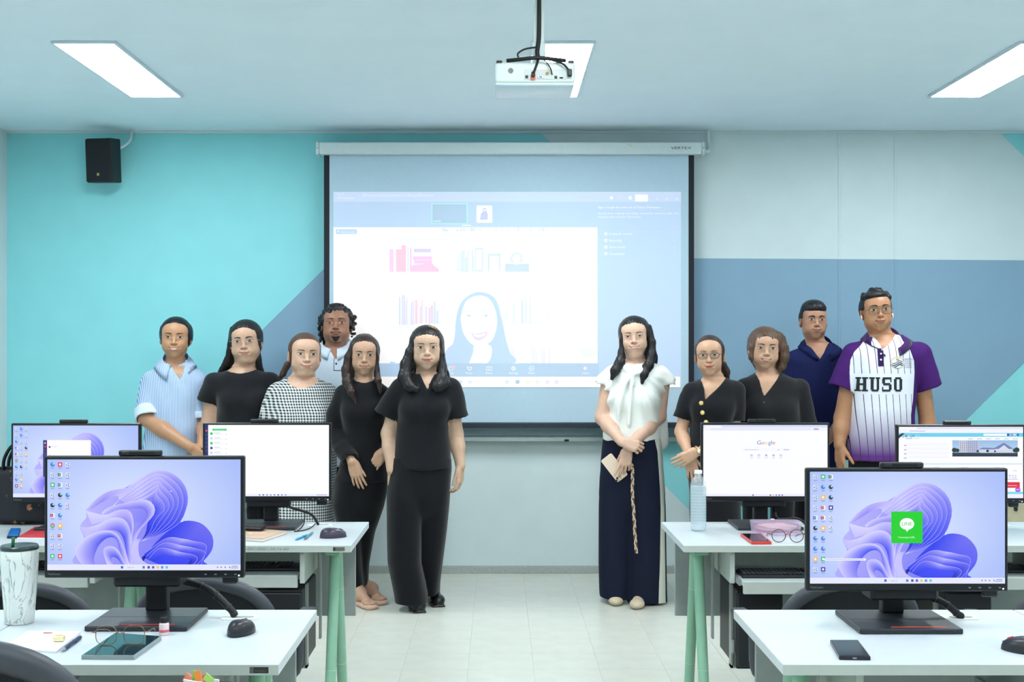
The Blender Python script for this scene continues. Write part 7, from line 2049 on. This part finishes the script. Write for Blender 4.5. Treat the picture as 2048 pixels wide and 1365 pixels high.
# --- woman in a white blouse holding a phone
def person_white_blouse():
    f = Fig('woman in a white twist-neck blouse and navy wide trousers with a white side stripe', 1267, 7.06, skin_mat('skin_pale', (232, 200, 176)))
    f.set_head(1267.5, 673, 1.01, yaw=-7, roll=-3, full=.75, wide=1.05, smile=.75, open_=.6, jaw=.88)
    h = f.h
    f.neck(f.pt(1271, 732, .01), .047, .053)
    R = f.rows([(718, 1254, 1288, .06, .02), (727, 1236, 1308, .085, .012), (738, 1218, 1326, .10), (754, 1212, 1332, .11), (780, 1214, 1327, .12), (810, 1214, 1322, .125), (845, 1210, 1319, .125), (868, 1205, 1319, .13), (880, 1206, 1320, .13)])
    f.torso(R)
    a, b, c = f.arm((1218, 764, 0), (1204, 836, -.01), (1243, 884, -.19), (.045, .040, .028)); a2, b2, c2 = f.arm((1324, 766, 0), (1318, 834, -.01), (1259, 893, -.19), (.046, .040, .028))
    f.hand((1245, 885, -.215), (.90, -.10, -.28), (.05, .95, -.25), (.2, 0, 1), s=.96, curl=(38, 52, 34), thumb=(.95, .12, .28), tcurl=14)
    f.hand((1256, 900, -.185), (-.22, -.03, -1), (-.05, 1, .05), (-1, 0, .1), s=.98, fingers=((2, 6, 6), (14, 22, 16), (20, 28, 20), (24, 34, 24)), spread=1.8, thumb=(.8, .3, .5))
    s1 = [('u', tcap(f.pt(1226, 750), f.pt(1210, 768), .054, .060), .03), ('s', cone(f.pt(1208, 772), f.pt(1196, 800), .056, .062), .003)]
    s2 = [('u', tcap(f.pt(1318, 748), f.pt(1334, 766), .052, .058), .03), ('s', cone(f.pt(1335, 770), f.pt(1346, 798), .054, .060), .003)]
    def drapes(X, Y, Z):
        B = f.pt(1252, 740)
        x = X - B[0]; z = B[2] - Z
        a = np.arctan2(x - .02, z + .03)
        return .008*np.sin(a*26)*np.clip(z*6, 0, 1)*np.clip(1.1 - z*2.0, 0, 1)*(Y < 0)
    ops = [('u', loft(R), .03), ('u', ell(f.pt(1243, 800, -.08), (.06, .055, .06)), .05), ('u', ell(f.pt(1290, 800, -.08), (.06, .055, .06)), .05),
           ('u', tcap(f.pt(1318, 845, .02), f.pt(1321, 886, .03), .05, .045), .03), scoop(f.pt(1271, 722, -.01), (.062, .11, .040), rot(-20, 0, 0))] + chain(f, [(1247, 721, -.05, .011), (1250, 736, -.092, .014), (1264, 749, -.116, .016), (1284, 743, -.108, .014), (1297, 728, -.07, .011)], .005) + chain(f, [(1264, 748, -.118, .015), (1248, 768, -.130, .014), (1240, 800, -.140, .012), (1238, 840, -.132, .010)], .008) + chain(f, [(1266, 750, -.116, .013), (1262, 790, -.138, .010), (1258, 850, -.132, .008)], .008) + s1 + s2 + [('d', fn(drapes, (0,)*3, (0,)*3), 0), folds(.0022, 8.0)]
    C_white = cloth_mat('white_blouse_cloth', (236, 240, 236), var=.02)
    f.cloth('blouse', ops, C_white)
    T = [('u', loft(f.rows([(858, 1214, 1310, .115), (880, 1207, 1320, .125), (920, 1203, 1325, .135), (990, 1200, 1328, .135), (1020, 1212, 1316, .11), (1050, 1240, 1290, .05)])), .02),
         ('u', loft(f.rows([(890, 1222, 1262, .09, .0), (950, 1202, 1270, .125, .01), (1010, 1198, 1272, .13, .02), (1124, 1197, 1266, .11, .03), (1180, 1198, 1264, .10, .03), (1195, 1199, 1263, .10, .03)])), .012),
         ('u', loft(f.rows([(890, 1264, 1306, .09, .0), (950, 1254, 1326, .125, -.01), (1010, 1252, 1330, .13, -.01), (1124, 1254, 1332, .115, .0), (1180, 1254, 1333, .105, .0), (1203, 1253, 1334, .105, .0)])), .012), vfolds(.003, 5.0, 42)]
    def stripe(V):
        px, py = f.px(V)
        l = np.interp(py, [860, 904, 977, 1020, 1124, 1212], [1305, 1315, 1320, 1321.5, 1320, 1317]); r = np.interp(py, [860, 1000, 1212], [1330, 1329, 1331.5])
        return np.clip(np.minimum(px - l, r - px)/2.0 + .5, 0, 1) * (V[:, 1] < .09)
    C_nstripe = attr_mix('navy_trousers_side_stripe', lambda nt: lin((19, 26, 46)), 'Stripe', (214, 218, 208))
    f.cloth('trousers', T, C_nstripe, .0075, attrs={'Stripe': stripe})
    M_flat = mat('beige_flat_shoe', (206, 190, 164), .5)
    for tx, ty, hx, hy in ((1231, 1215, 1238, 1175), (1272, 1222, 1290, 1182)):
        T_, H = f.fl(tx, ty), f.fl(hx, hy); u = T_ - H; u /= np.linalg.norm(u); H = T_ - u*.235; sd = np.array([-u[1], u[0], 0]); Rm = np.stack([sd, u, [0, 0, 1]], 1)
        f.cloth('shoe', [('u', ell(T_ - u*.07 + [0, 0, .024], (.043, .07, .028), Rm), .01), ('u', ell(H + u*.06 + [0, 0, .032], (.034, .07, .036), Rm), .03), ('i', fn(lambda X, Y, Z: .0005 - Z + 0*X, (0,)*3, (0,)*3), 0)], M_flat, .0055)
        f.ops += [('u', tcap(H + u*.06 + [0, 0, .06], (H[0]*.7, H[1]*.4, .55), .036, .06), .03)]
    o = cap(h, .011) + [('u', loft(f.rows([(640, 1262, 1290, .03, .05), (652, 1252, 1299, .05, .055), (665, 1246, 1304, .055, .06), (690, 1240, 1310, .06, .07), (715, 1236, 1315, .055, .085), (740, 1232, 1314, .04, .10), (765, 1240, 1306, .02, .11)])), .03)]
    o += chain(f, [(1252, 655, -.05, .014), (1245, 680, -.055, .017), (1244, 705, -.06, .021), (1240, 725, -.075, .028), (1230, 742, -.09, .026), (1224, 758, -.10, .010)], .014)
    o += chain(f, [(1298, 655, -.045, .017), (1304, 685, -.05, .020), (1303, 710, -.06, .028), (1296, 732, -.085, .030), (1288, 750, -.11, .022), (1284, 766, -.12, .010)], .014)
    o += [face_window(h, .074, .061, -.018, peak=.28, cx=.006)]
    f.hair(o, H_black)
    f.body(); f.face(M_skd, mat('lip_pink', (206, 116, 108), .4, var=0), M_brow2, eye_open=.68, brow_th=.8)
    # the phone in her hand, with its braided cord
    c = f.pt(1231, 946, -.150) + np.array([f.X0, f.Y, 0])
    ph = thing('smartphone', 'cream smartphone with five camera rings and a braided cord, held by the woman in white', 'phone', tuple(c))
    Mx = Matrix.Rotation(math.radians(-38), 4, 'Y') @ Matrix.Rotation(math.radians(4), 4, 'X')
    M_cream = mat('cream_phone_back', (232, 212, 192), .35, var=.02); M_edge = mat('gold_edge', (200, 188, 150), .3, metal=.6)
    MB().prism(rrect(.075, .155, .010), -.004, .004, M_cream, Matrix.Rotation(math.radians(-38), 4, 'Y') @ Matrix.Translation((.012, 0, .026)) @ Matrix.Rotation(math.pi/2, 4, 'X'), .002).build('case', ph)
    for i, (x, z) in enumerate(((-.012, -.030), (-.012, -.044), (.006, -.026), (.006, -.040), (-.024, -.038))):
        MB().lathe([(0, 0), (.0066, 0), (.0066, .002), (.0045, .0025), (0, .0018)], M_black if i % 2 == 0 else M_edge, (0, 0, 0), 14, True, Matrix.Rotation(math.radians(-38), 4, 'Y') @ Matrix.Translation((x, -.0042, z - .0)) @ Matrix.Rotation(math.pi/2, 4, 'X')).build('camera_ring', ph)
    M_c1, M_c2 = mat('cord_cream', (206, 192, 170), .7), mat('cord_brown', (122, 70, 54), .7)
    path = [np.array(p) for p in spline([tuple(f.pt(*q)) for q in ((1256, 925, -.175), (1264, 932, -.17), (1265, 955, -.165), (1265, 990, -.165), (1268, 1030, -.165), (1270, 1070, -.17), (1273, 1107, -.17))], 14)]
    bb = [MB(), MB(), MB()]
    for s_ in range(3):
        pts = []
        for i, p in enumerate(path):
            a = i*.62 + s_*2*math.pi/3
            pts.append(p + np.array([f.X0, f.Y, 0]) - c + np.array([math.cos(a)*.0062, math.sin(2*a)*.003, 0]))
        MB().tube([tuple(q) for q in pts], .0042, (M_c1, M_c2, M_c1)[s_], 6).build('cord', ph)

# --- woman in a black dress with gold buttons
def person_gold_buttons():
    f = Fig('woman in a black V-neck dress with gold buttons, oval dark glasses and a wristwatch', 1424, 6.85, skin_mat('skin_light2', (218, 180, 150)))
    f.set_head(1418, 711, 1.0, yaw=-12, roll=-2, full=.4, wide=1.0, smile=.35, jaw=.86)
    h = f.h
    f.neck(f.pt(1428, 762, .01), .045, .053)
    R = f.rows([(753, 1412, 1446, .06, .02), (760, 1396, 1462, .08, .012), (769, 1381, 1474, .095), (784, 1376, 1478, .105), (812, 1379, 1472, .12), (842, 1380, 1464, .115), (870, 1379, 1464, .115), (930, 1376, 1474, .13), (1000, 1380, 1480, .14), (1085, 1380, 1482, .145)])
    f.torso(R)
    f.arm((1381, 786, 0), (1362, 864, 0), (1376, 906, -.15), (.040, .034, .025)); f.arm((1472, 786, 0), (1466, 866, -.01), (1400, 903, -.20), (.042, .036, .025))
    f.hand((1394, 904, -.215), (-.82, -.04, -.48), (0, 1, -.1), (-.3, 0, .9), s=.92, curl=(12, 24, 18), thumb=(.9, .25, .2))
    f.hand((1378, 912, -.165), (.22, -.05, -1), (0, 1, 0), (1, 0, .2), s=.92, curl=(12, 22, 16))
    s1, h1 = sleeve(f.pt(1383, 784), f.pt(1363, 838), .054, .050); s2, h2 = sleeve(f.pt(1470, 784), f.pt(1467, 842), .060, .062)
    ops = [('u', loft(R), .03), ('u', ell(f.pt(1404, 818, -.07), (.055, .05, .055)), .05), ('u', ell(f.pt(1446, 818, -.07), (.055, .05, .055)), .05)] + s1 + s2 + [neck_hole(f, .060), vneck(f, 1409, 803, 1405, 1458, 752, -.0)] + h1 + h2 + [folds(.0028, 9.0)]
    f.cloth('dress', ops, C_black)
    M_gold = mat('gold_button', (216, 190, 128), .3, metal=.85, bump=.6, bscale=500)
    button_row(f, ops, [(1403, 807), (1405, 826), (1413, 845)], M_gold, .0125, off=.003)
    o = cap(h, .006) + chain(f, [(1446, 730, .09, .022), (1452, 744, .10, .022), (1455, 762, .10, .012)]) + [face_window(h, .078, .064, -.008, peak=.22), below(h, -.055, .03)]
    f.hair(o, strand_mat('soft_brown_hair', (54, 40, 38), hi=1.8), amp=.001)
    for s in (-1, 1):
        f.ops.append(('u', tcap((s*.062, .02, .85), (s*.085, .03, .07), .055, .034), .03)); f.ops.append(('u', tcap((s*.085, .03, .05), (s*.09, -.10, .035), .034, .026), .02))
        f.cloth('shoe', [('u', ell((s*.088, -.03, .040), (.043, .12, .038)), .01), ('s', tcap((s*.085, .03, .2), (s*.085, .03, .08), .04, .04), .01), ('i', fn(lambda X, Y, Z: .0005 - Z + 0*X, (0,)*3, (0,)*3), 0)], M_shoe, .007)
    f.body(); f.face(M_skd, mat('lip_brick', (168, 70, 66), .4, var=0), M_brow2, eye_open=.85, brow_th=.7, brow_z=.002)
    glasses_on(h, f.root, mat('dark_frame', (48, 40, 52), .35), .0245, .0175, 2.1, r=.0014)
    # wristwatch
    w_ = f.pt(1397, 903, -.205); d = np.array([-.80, -.05, -.45]); d /= np.linalg.norm(d)
    wt = MB(); A = Matrix(np.stack([np.cross(d, [0, 1, 0])/np.linalg.norm(np.cross(d, [0, 1, 0])), np.cross(np.cross(d, [0, 1, 0]), d), d], 1).tolist()).to_4x4()
    ring = [Vector(w_) + A @ Vector((.030*math.cos(2*math.pi*i/24), .030*math.sin(2*math.pi*i/24), 0)) for i in range(24)]
    wt.tube(ring, .0045, M_gold, 8, closed=True)
    wt.lathe([(0, 0), (.013, 0), (.0135, .003), (.012, .006), (0, .006)], M_gold, tuple(np.array(w_) + [0, -.026, .002]), 20, True, Matrix.Rotation(math.pi/2, 4, 'X'))
    wt.lathe([(0, .006), (.0105, .006), (.0105, .0068), (0, .0068)], mat('watch_dial', (240, 240, 236), .3), tuple(np.array(w_) + [0, -.0262, .002]), 20, True, Matrix.Rotation(math.pi/2, 4, 'X'))
    wt.build('wristwatch', f.root)

# --- woman with a bob in a dark cardigan
def person_bob():
    f = Fig('woman with a brown bob in a charcoal buttoned V-neck cardigan', 1538, 7.05, skin_mat('skin_light3', (214, 178, 150)))
    f.set_head(1533, 697, 1.04, yaw=-4, roll=3, full=.7, wide=1.04, smile=.0, open_=.35, jaw=.9)
    h = f.h
    f.neck(f.pt(1537, 756, .01), .050, .057)
    R = f.rows([(744, 1516, 1558, .065, .02), (751, 1502, 1574, .085, .012), (761, 1486, 1594, .10), (777, 1478, 1604, .11), (810, 1482, 1598, .13), (860, 1480, 1600, .135), (920, 1478, 1604, .14), (960, 1478, 1606, .145)])
    f.torso(R)
    f.arm((1486, 780, 0), (1476, 862, 0), (1500, 910, -.14), (.046, .040, .026)); f.arm((1600, 780, 0), (1614, 862, 0), (1585, 912, -.14), (.046, .040, .026))
    f.hand((1500, 912, -.14), (.6, -.1, -.7), (0, 1, 0), (.7, 0, .6)); f.hand((1585, 914, -.14), (-.6, -.1, -.7), (0, 1, 0), (-.7, 0, .6))
    sl = chain(f, [(1490, 780, 0, .064), (1478, 850, 0, .058), (1494, 900, -.11, .042)], .02) + chain(f, [(1597, 780, 0, .064), (1613, 850, 0, .060), (1590, 902, -.11, .042)], .02)
    ops = [('u', loft(R), .03), ('u', ell(f.pt(1516, 822, -.085), (.065, .06, .065)), .05), ('u', ell(f.pt(1566, 822, -.085), (.065, .06, .065)), .05)] + sl + [neck_hole(f, .064), vneck(f, 1527, 795, 1515, 1562, 744, -.0), folds(.003, 10.0)]
    f.cloth('cardigan', ops, C_char)
    button_row(f, ops, [(1527, 806)], mat('dark_button', (44, 44, 48), .35), .008)
    p = f.ptf(1526, 800); q = f.ptf(1522, 786); r = f.ptf(1531, 786)
    patch(f.ops, ((q[0], p[2] - .012), (r[0], p[2] - .012), (r[0], q[2] - .012), (q[0], q[2] - .012)), mat('white_camisole', (214, 214, 208), .8), .003).build('camisole', f.root)
    o = cap(h, .014) + [('u', loft(f.rows([(659, 1528, 1546, .015, .02), (665, 1512, 1562, .05, .025), (672, 1505, 1569, .06, .03), (695, 1499, 1577, .065, .035), (715, 1499, 1579, .065, .04), (735, 1508, 1573, .055, .045), (745, 1516, 1566, .04, .05)])), .02)]
    o += chain(f, [(1512, 672, -.055, .016), (1505, 695, -.055, .018), (1504, 715, -.055, .018), (1512, 733, -.055, .014), (1518, 741, -.05, .008)], .014) + chain(f, [(1557, 672, -.055, .018), (1566, 695, -.055, .022), (1568, 715, -.055, .023), (1564, 735, -.05, .018), (1560, 743, -.05, .010)], .014)
    o += [face_window(h, .066, .060, -.018, bottom=-.2, peak=.35, cx=-.004)]
    o += chain(f, [(1530, 668, -.095, .006), (1534, 678, -.105, .004), (1537, 688, -.105, .002)], .006)
    f.hair(o, H_bob)
    legs_generic(f, 0.0, .80, .16, C_black)
    f.body(); f.face(M_skd, mat('lip_coral', (186, 106, 90), .4, var=0), M_brow, eye_open=.72, brow_th=.9)

# --- man in navy polo at the back
def person_navy_polo():
    f = Fig('young man at the back in a dark navy polo shirt with short black fringe', 1634, 7.5, skin_mat('skin_mid', (196, 152, 124)))
    f.set_head(1633, 640, 1.02, yaw=-1, pitch=-2, full=.15, wide=.98, smile=-.05, male=True, jaw=1.0)
    h = f.h
    f.neck(f.pt(1636, 706, .01), .055, .060)
    R = f.rows([(686, 1614, 1660, .07, .02), (694, 1602, 1672, .09, .012), (705, 1586, 1690, .11), (722, 1578, 1698, .12), (760, 1582, 1694, .13), (850, 1586, 1690, .13), (930, 1588, 1688, .13)])
    f.torso(R)
    f.arm((1588, 728, 0), (1578, 808, 0), (1586, 880, -.06), (.050, .042, .030)); f.arm((1686, 728, 0), (1692, 808, 0), (1667, 868, -.14), (.050, .042, .030))
    f.hand((1586, 880, -.06), (.1, -.1, -1), (1, .3, 0), (0, -1, 0)); f.hand((1667, 868, -.14), (-.7, -.1, -.6), (0, 1, 0), (-.6, 0, .7))
    def navy(nt):
        o = xyz(nt); u = mathn(nt, 'ADD', o[0], o[2]); v = mathn(nt, 'SUBTRACT', o[0], o[2]); k = 2*math.pi/.028
        g = mathn(nt, 'MULTIPLY', mathn(nt, 'SINE', mathn(nt, 'MULTIPLY', u, k)), mathn(nt, 'SINE', mathn(nt, 'MULTIPLY', v, k)))
        fd = mathn(nt, 'GREATER_THAN', g, .25)
        return mixc(nt, fd, lin((20, 28, 72)), lin((25, 34, 82)))
    C_nv = node_cloth('navy_patterned_polo', navy)
    s1, h1 = sleeve(f.pt(1590, 726), f.pt(1580, 790), .072, .070); s2, h2 = sleeve(f.pt(1684, 726), f.pt(1692, 790), .072, .070)
    ops = [('u', loft(R), .03)] + s1 + s2 + [neck_hole(f, .066), vneck(f, 1638, 720, 1620, 1656, 690, -.02)] + h1 + h2 + [folds(.0028, 11.0)]
    f.cloth('polo_shirt', ops, C_nv)
    collar(f, C_nv, .052, .050, .074, .078, 18, .026, c=f.pt(1637, 695, .012), tilt=1.2, ops=ops)
    o = cap(h, .002, low=False) + [he(h, (0, .04, -.005), (.070, .060, .055), .03), he(h, (0, -.005, .080), (.068, .085, .046), .02), he(h, (.004, -.058, .068), (.060, .036, .028), .02), face_window(h, .050, .070, -.014, peak=.05, pw=3.4), below(h, -.035), below(h, .010, .062)]
    f.hair(o, H_black, amp=.0014)
    legs_generic(f, 0.0, .86, .165, C_black)
    f.body(); f.face(M_skd2, mat('lip_mauve', (160, 104, 94), .5, var=0), M_brow, eye_open=.8, brow_th=1.5, liner=.7)

# --- man in the white and purple jersey
def person_jersey():
    f = Fig('tall man in a white and purple pinstriped jersey lettered HUSO, wearing square glasses', 1763, 7.05, skin_mat('skin_tan2', (198, 150, 112)))
    f.set_head(1758.5, 620, 1.07, yaw=-5, pitch=-4, roll=-4, full=.3, wide=1.0, smile=.05, open_=0, male=True)
    h = f.h
    f.neck(f.pt(1768, 690, .01), .060, .066)
    R = f.rows([(670, 1742, 1794, .075, .02), (679, 1726, 1812, .10, .012), (691, 1706, 1834, .12), (707, 1697, 1845, .13), (740, 1697, 1838, .14), (780, 1701, 1830, .145), (830, 1699, 1827, .145), (880, 1694, 1828, .15), (920, 1691, 1830, .15)])
    f.torso(R)
    f.arm((1708, 716, 0), (1684, 836, .01), (1679, 890, -.03), (.054, .044, .033)); f.arm((1836, 714, 0), (1855, 846, .01), (1848, 905, -.04), (.054, .045, .033))
    f.hand((1679, 892, -.03), (.02, -.08, -1), (.85, .4, 0), (.4, -1, 0), s=1.08, curl=(14, 22, 16)); f.hand((1848, 907, -.04), (-.02, -.05, -1), (-.9, .3, 0), (-.3, -1, 0), s=1.08)
    s1, h1 = sleeve(f.pt(1711, 714), f.pt(1684, 778), .084, .082); s2, h2 = sleeve(f.pt(1834, 712), f.pt(1857, 777), .084, .080)
    ops = [('u', loft(R), .03)] + s1 + s2 + [neck_hole(f, .072), vneck(f, 1764, 700, 1748, 1790, 672, -.03)] + h1 + h2 + [folds(.0026, 12.0)]
    def jersey(nt):
        o = xyz(nt); P = .0385
        sx_ = mathn(nt, 'ADD', o[0], mathn(nt, 'MULTIPLY', mathn(nt, 'ADD', o[2], -1.2), .06))
        v = mathn(nt, 'ABSOLUTE', mathn(nt, 'SUBTRACT', mathn(nt, 'FRACT', mathn(nt, 'MULTIPLY', sx_, 1/P)), .5))
        st = mathn(nt, 'LESS_THAN', v, .045)
        zz = nt.nodes.new('ShaderNodeMapRange'); zz.inputs[1].default_value = 1.13; zz.inputs[2].default_value = .86; nt.links.new(o[2], zz.inputs[0])
        base = mixc(nt, zz.outputs[0], lin((226, 230, 240)), lin((92, 52, 122)))
        z1, z0 = f.ptf(1764, 748)[2], f.ptf(1764, 789)[2]
        band = mathn(nt, 'MULTIPLY', mathn(nt, 'LESS_THAN', o[2], z1), mathn(nt, 'GREATER_THAN', o[2], z0))
        st = mathn(nt, 'MULTIPLY', st, mathn(nt, 'SUBTRACT', 1.0, band))
        return mixc(nt, st, base, lin((70, 44, 96)))
    C_jersey = attr_mix('jersey_white_purple', jersey, 'Sleeve', (66, 26, 100))
    def raglan(V):
        px, py = f.px(V)
        l = np.interp(py, [664, 690, 705, 720, 745, 790, 930], [1740, 1722, 1708, 1701, 1699, 1702, 1690]); r = np.interp(py, [664, 683, 700, 722, 745, 800, 830, 930], [1796, 1806, 1820, 1828, 1829, 1826, 1822, 1824])
        m = np.clip(np.maximum(l - px, px - r)/2.0 + .5, 0, 1)
        return np.maximum(m, (V[:, 1] > .07)*1.0)
    f.cloth('jersey', ops, C_jersey, .0062, attrs={'Sleeve': raglan})
    C_purple = cloth_mat('purple_trim', (64, 30, 92)); C_pd = cloth_mat('deep_purple_trim', (48, 24, 78))
    collar(f, C_purple, .056, .056, .080, .082, 17, .030, c=f.pt(1769, 681, .012), tilt=1.2, ops=ops)
    a, b = f.ptf(1756, 733), f.ptf(1767, 697)
    pk = patch(ops, ((a[0], a[2]), (b[0], a[2]), (b[0], b[2]), (a[0], b[2])), C_pd, .003, 3, 8).build('placket', f.root)
    button_row(f, ops, [(1762, 708), (1761.5, 720)], mat('white_button', (226, 222, 232), .4), .0055, off=.004)
    # HUSO across the chest
    M_ink = mat('jersey_lettering', (24, 34, 40), .7, var=0)
    lt = MB(); z0, z1 = 783.5, 755.0
    def bar(x0, x1, v0, v1, x2=None, x3=None):
        A = [f.ptf(x0, z0 + (z1 - z0)*v0), f.ptf(x1, z0 + (z1 - z0)*v0), f.ptf(x3 if x3 is not None else x1, z0 + (z1 - z0)*v1), f.ptf(x2 if x2 is not None else x0, z0 + (z1 - z0)*v1)]
        patch(ops, [(p[0], p[2]) for p in A], M_ink, .0022, 6, 6, lt)
    # H
    bar(1718, 1723.5, 0, 1); bar(1728.5, 1734, 0, 1); bar(1723.5, 1728.5, .43, .57)
    for x in (1715, 1726.5): bar(x, x + 10.5, 0, .12); bar(x + .5, x + 10.5, .88, 1)
    # U
    bar(1741.5, 1747, .12, 1); bar(1752.5, 1757, .12, 1); bar(1744, 1755, 0, .14); bar(1739, 1749, .88, 1); bar(1750.5, 1759, .88, 1); bar(1744, 1747, 0, .2, 1741.5, 1747); bar(1752.5, 1755, 0, .2, 1752.5, 1757)
    # S
    bar(1764, 1780, .86, 1); bar(1763, 1768.5, .56, .90); bar(1765, 1779, .44, .60); bar(1776, 1781.5, .12, .5); bar(1764, 1779, 0, .14); bar(1762.5, 1765, 0, .32); bar(1779, 1781.5, .66, 1)
    # O
    bar(1786.5, 1792, .12, .88); bar(1798, 1803.5, .12, .88); bar(1789, 1801, .86, 1); bar(1789, 1801, 0, .14); bar(1786.5, 1789.5, .86, .88); bar(1789, 1801, .0, .02)
    lt.build('lettering', f.root)
    # round badge on the chest
    bd = MB(); n = 22
    def disc(cx, cy, rx, ry, m, off):
        uv = [f.ptf(cx, cy)] + [f.ptf(cx + rx*math.cos(2*math.pi*i/n), cy + ry*math.sin(2*math.pi*i/n)) for i in range(n)]
        P = drape_ops(ops, [(p[0], p[2]) for p in uv], off); bd.add(P, [(0, 1 + i, 1 + (i + 1) % n) for i in range(n)], m, True)
    disc(1794, 726, 14, 11.3, mat('badge_gold', (190, 160, 96), .5), .0020); disc(1794, 726, 12.8, 10.3, mat('badge_white', (226, 230, 238), .7), .0026)
    disc(1794, 719.5, 3.2, 2.6, mat('badge_gold', (190, 160, 96), .5), .0032)
    M_wave = mat('badge_slate', (60, 72, 96), .7, var=0)
    def wave(y0, th):
        A = []
        for i in range(13):
            x = 1783 + 22*i/12; w_ = max(0, 1 - ((x - 1794)/12.6)**2)**.5*10.2
            yy = y0 + 2.2*math.sin((x - 1783)/22*2*math.pi + .4) - (x - 1794)*.10
            A.append((x, min(yy, 726 + w_), min(yy + th, 726 + w_)))
        uv = [f.ptf(x, t) for x, a_, b_ in A for t in (a_, b_)]
        P = drape_ops(ops, [(p[0], p[2]) for p in uv], .0034); bd.add(P, [(2*i, 2*i+1, 2*i+3, 2*i+2) for i in range(12)], M_wave, True)
    for y0, th in ((724, 1.6), (727.5, 2.0), (731, 2.4)): wave(y0, th)
    for k, (s, w_) in enumerate((('RMUTTO', 17), ('FACULTY of', 15), ('HUMANITIES', 15), ('and SOCIAL', 15), ('SCIENCES', 15))):
        V, Fc = text_2d(s, 0, 0, 2.9 if k else 4, 'l', w_); uv = [f.ptf(1809.5 + x, 721 + k*3.9 - y) for x, y in V]
        bd.add(drape_ops(ops, [(p[0], p[2]) for p in uv], .0026), Fc, M_wave)
    bd.build('badge', f.root)
    o = cap(h, .006, low=False) + [he(h, (0, .04, -.005), (.074, .062, .062), .03), he(h, (-.01, -.045, .080), (.055, .045, .022), .02), face_window(h, .066, .066, -.014, peak=.05, pw=3.2), below(h, -.040), below(h, .008, .055)]
    rnd = random.Random(3)
    for i in range(60):
        a = rnd.uniform(0, 2*math.pi); el = rnd.uniform(.35, 1.4); p = (.082*math.cos(el)*math.sin(a), .012 + .098*math.cos(el)*math.cos(a), .034 + .088*math.sin(el)); o.insert(3, he(h, p, np.full(3, rnd.uniform(.008, .011)), .010))
    f.hair(o, H_black, amp=.001)
    legs_generic(f, 0.0, .88, .175, C_black)
    f.body(); f.face(M_skd2, mat('lip_mauve2', (160, 98, 84), .5, var=0), M_brow, eye_open=.85, brow_th=1.3, liner=.7, brow_z=.002)
    glasses_on(h, f.root, mat('thin_brown_frame', (92, 74, 60), .3, metal=.5), .0265, .0205, 3.2, r=.0011, zc=-.005, top=1.05)
    M_bud = mat('white_earbud', (238, 240, 242), .3, var=0)
    for s in (-1, 1): MB().tube([h.W((.082*s, -.010, -.020)), h.W((.082*s, -.014, -.030)), h.W((.080*s, -.016, -.046))], [.0055, .004, .003], M_bud, 8).build('earbud', f.root)

PEOPLE = [person_blue_shirt, person_black_tee, person_check_dress, person_curly_man, person_black_blouse, person_black_polo,
          person_white_blouse, person_gold_buttons, person_bob, person_navy_polo, person_jersey]
for fn_ in PEOPLE: fn_()
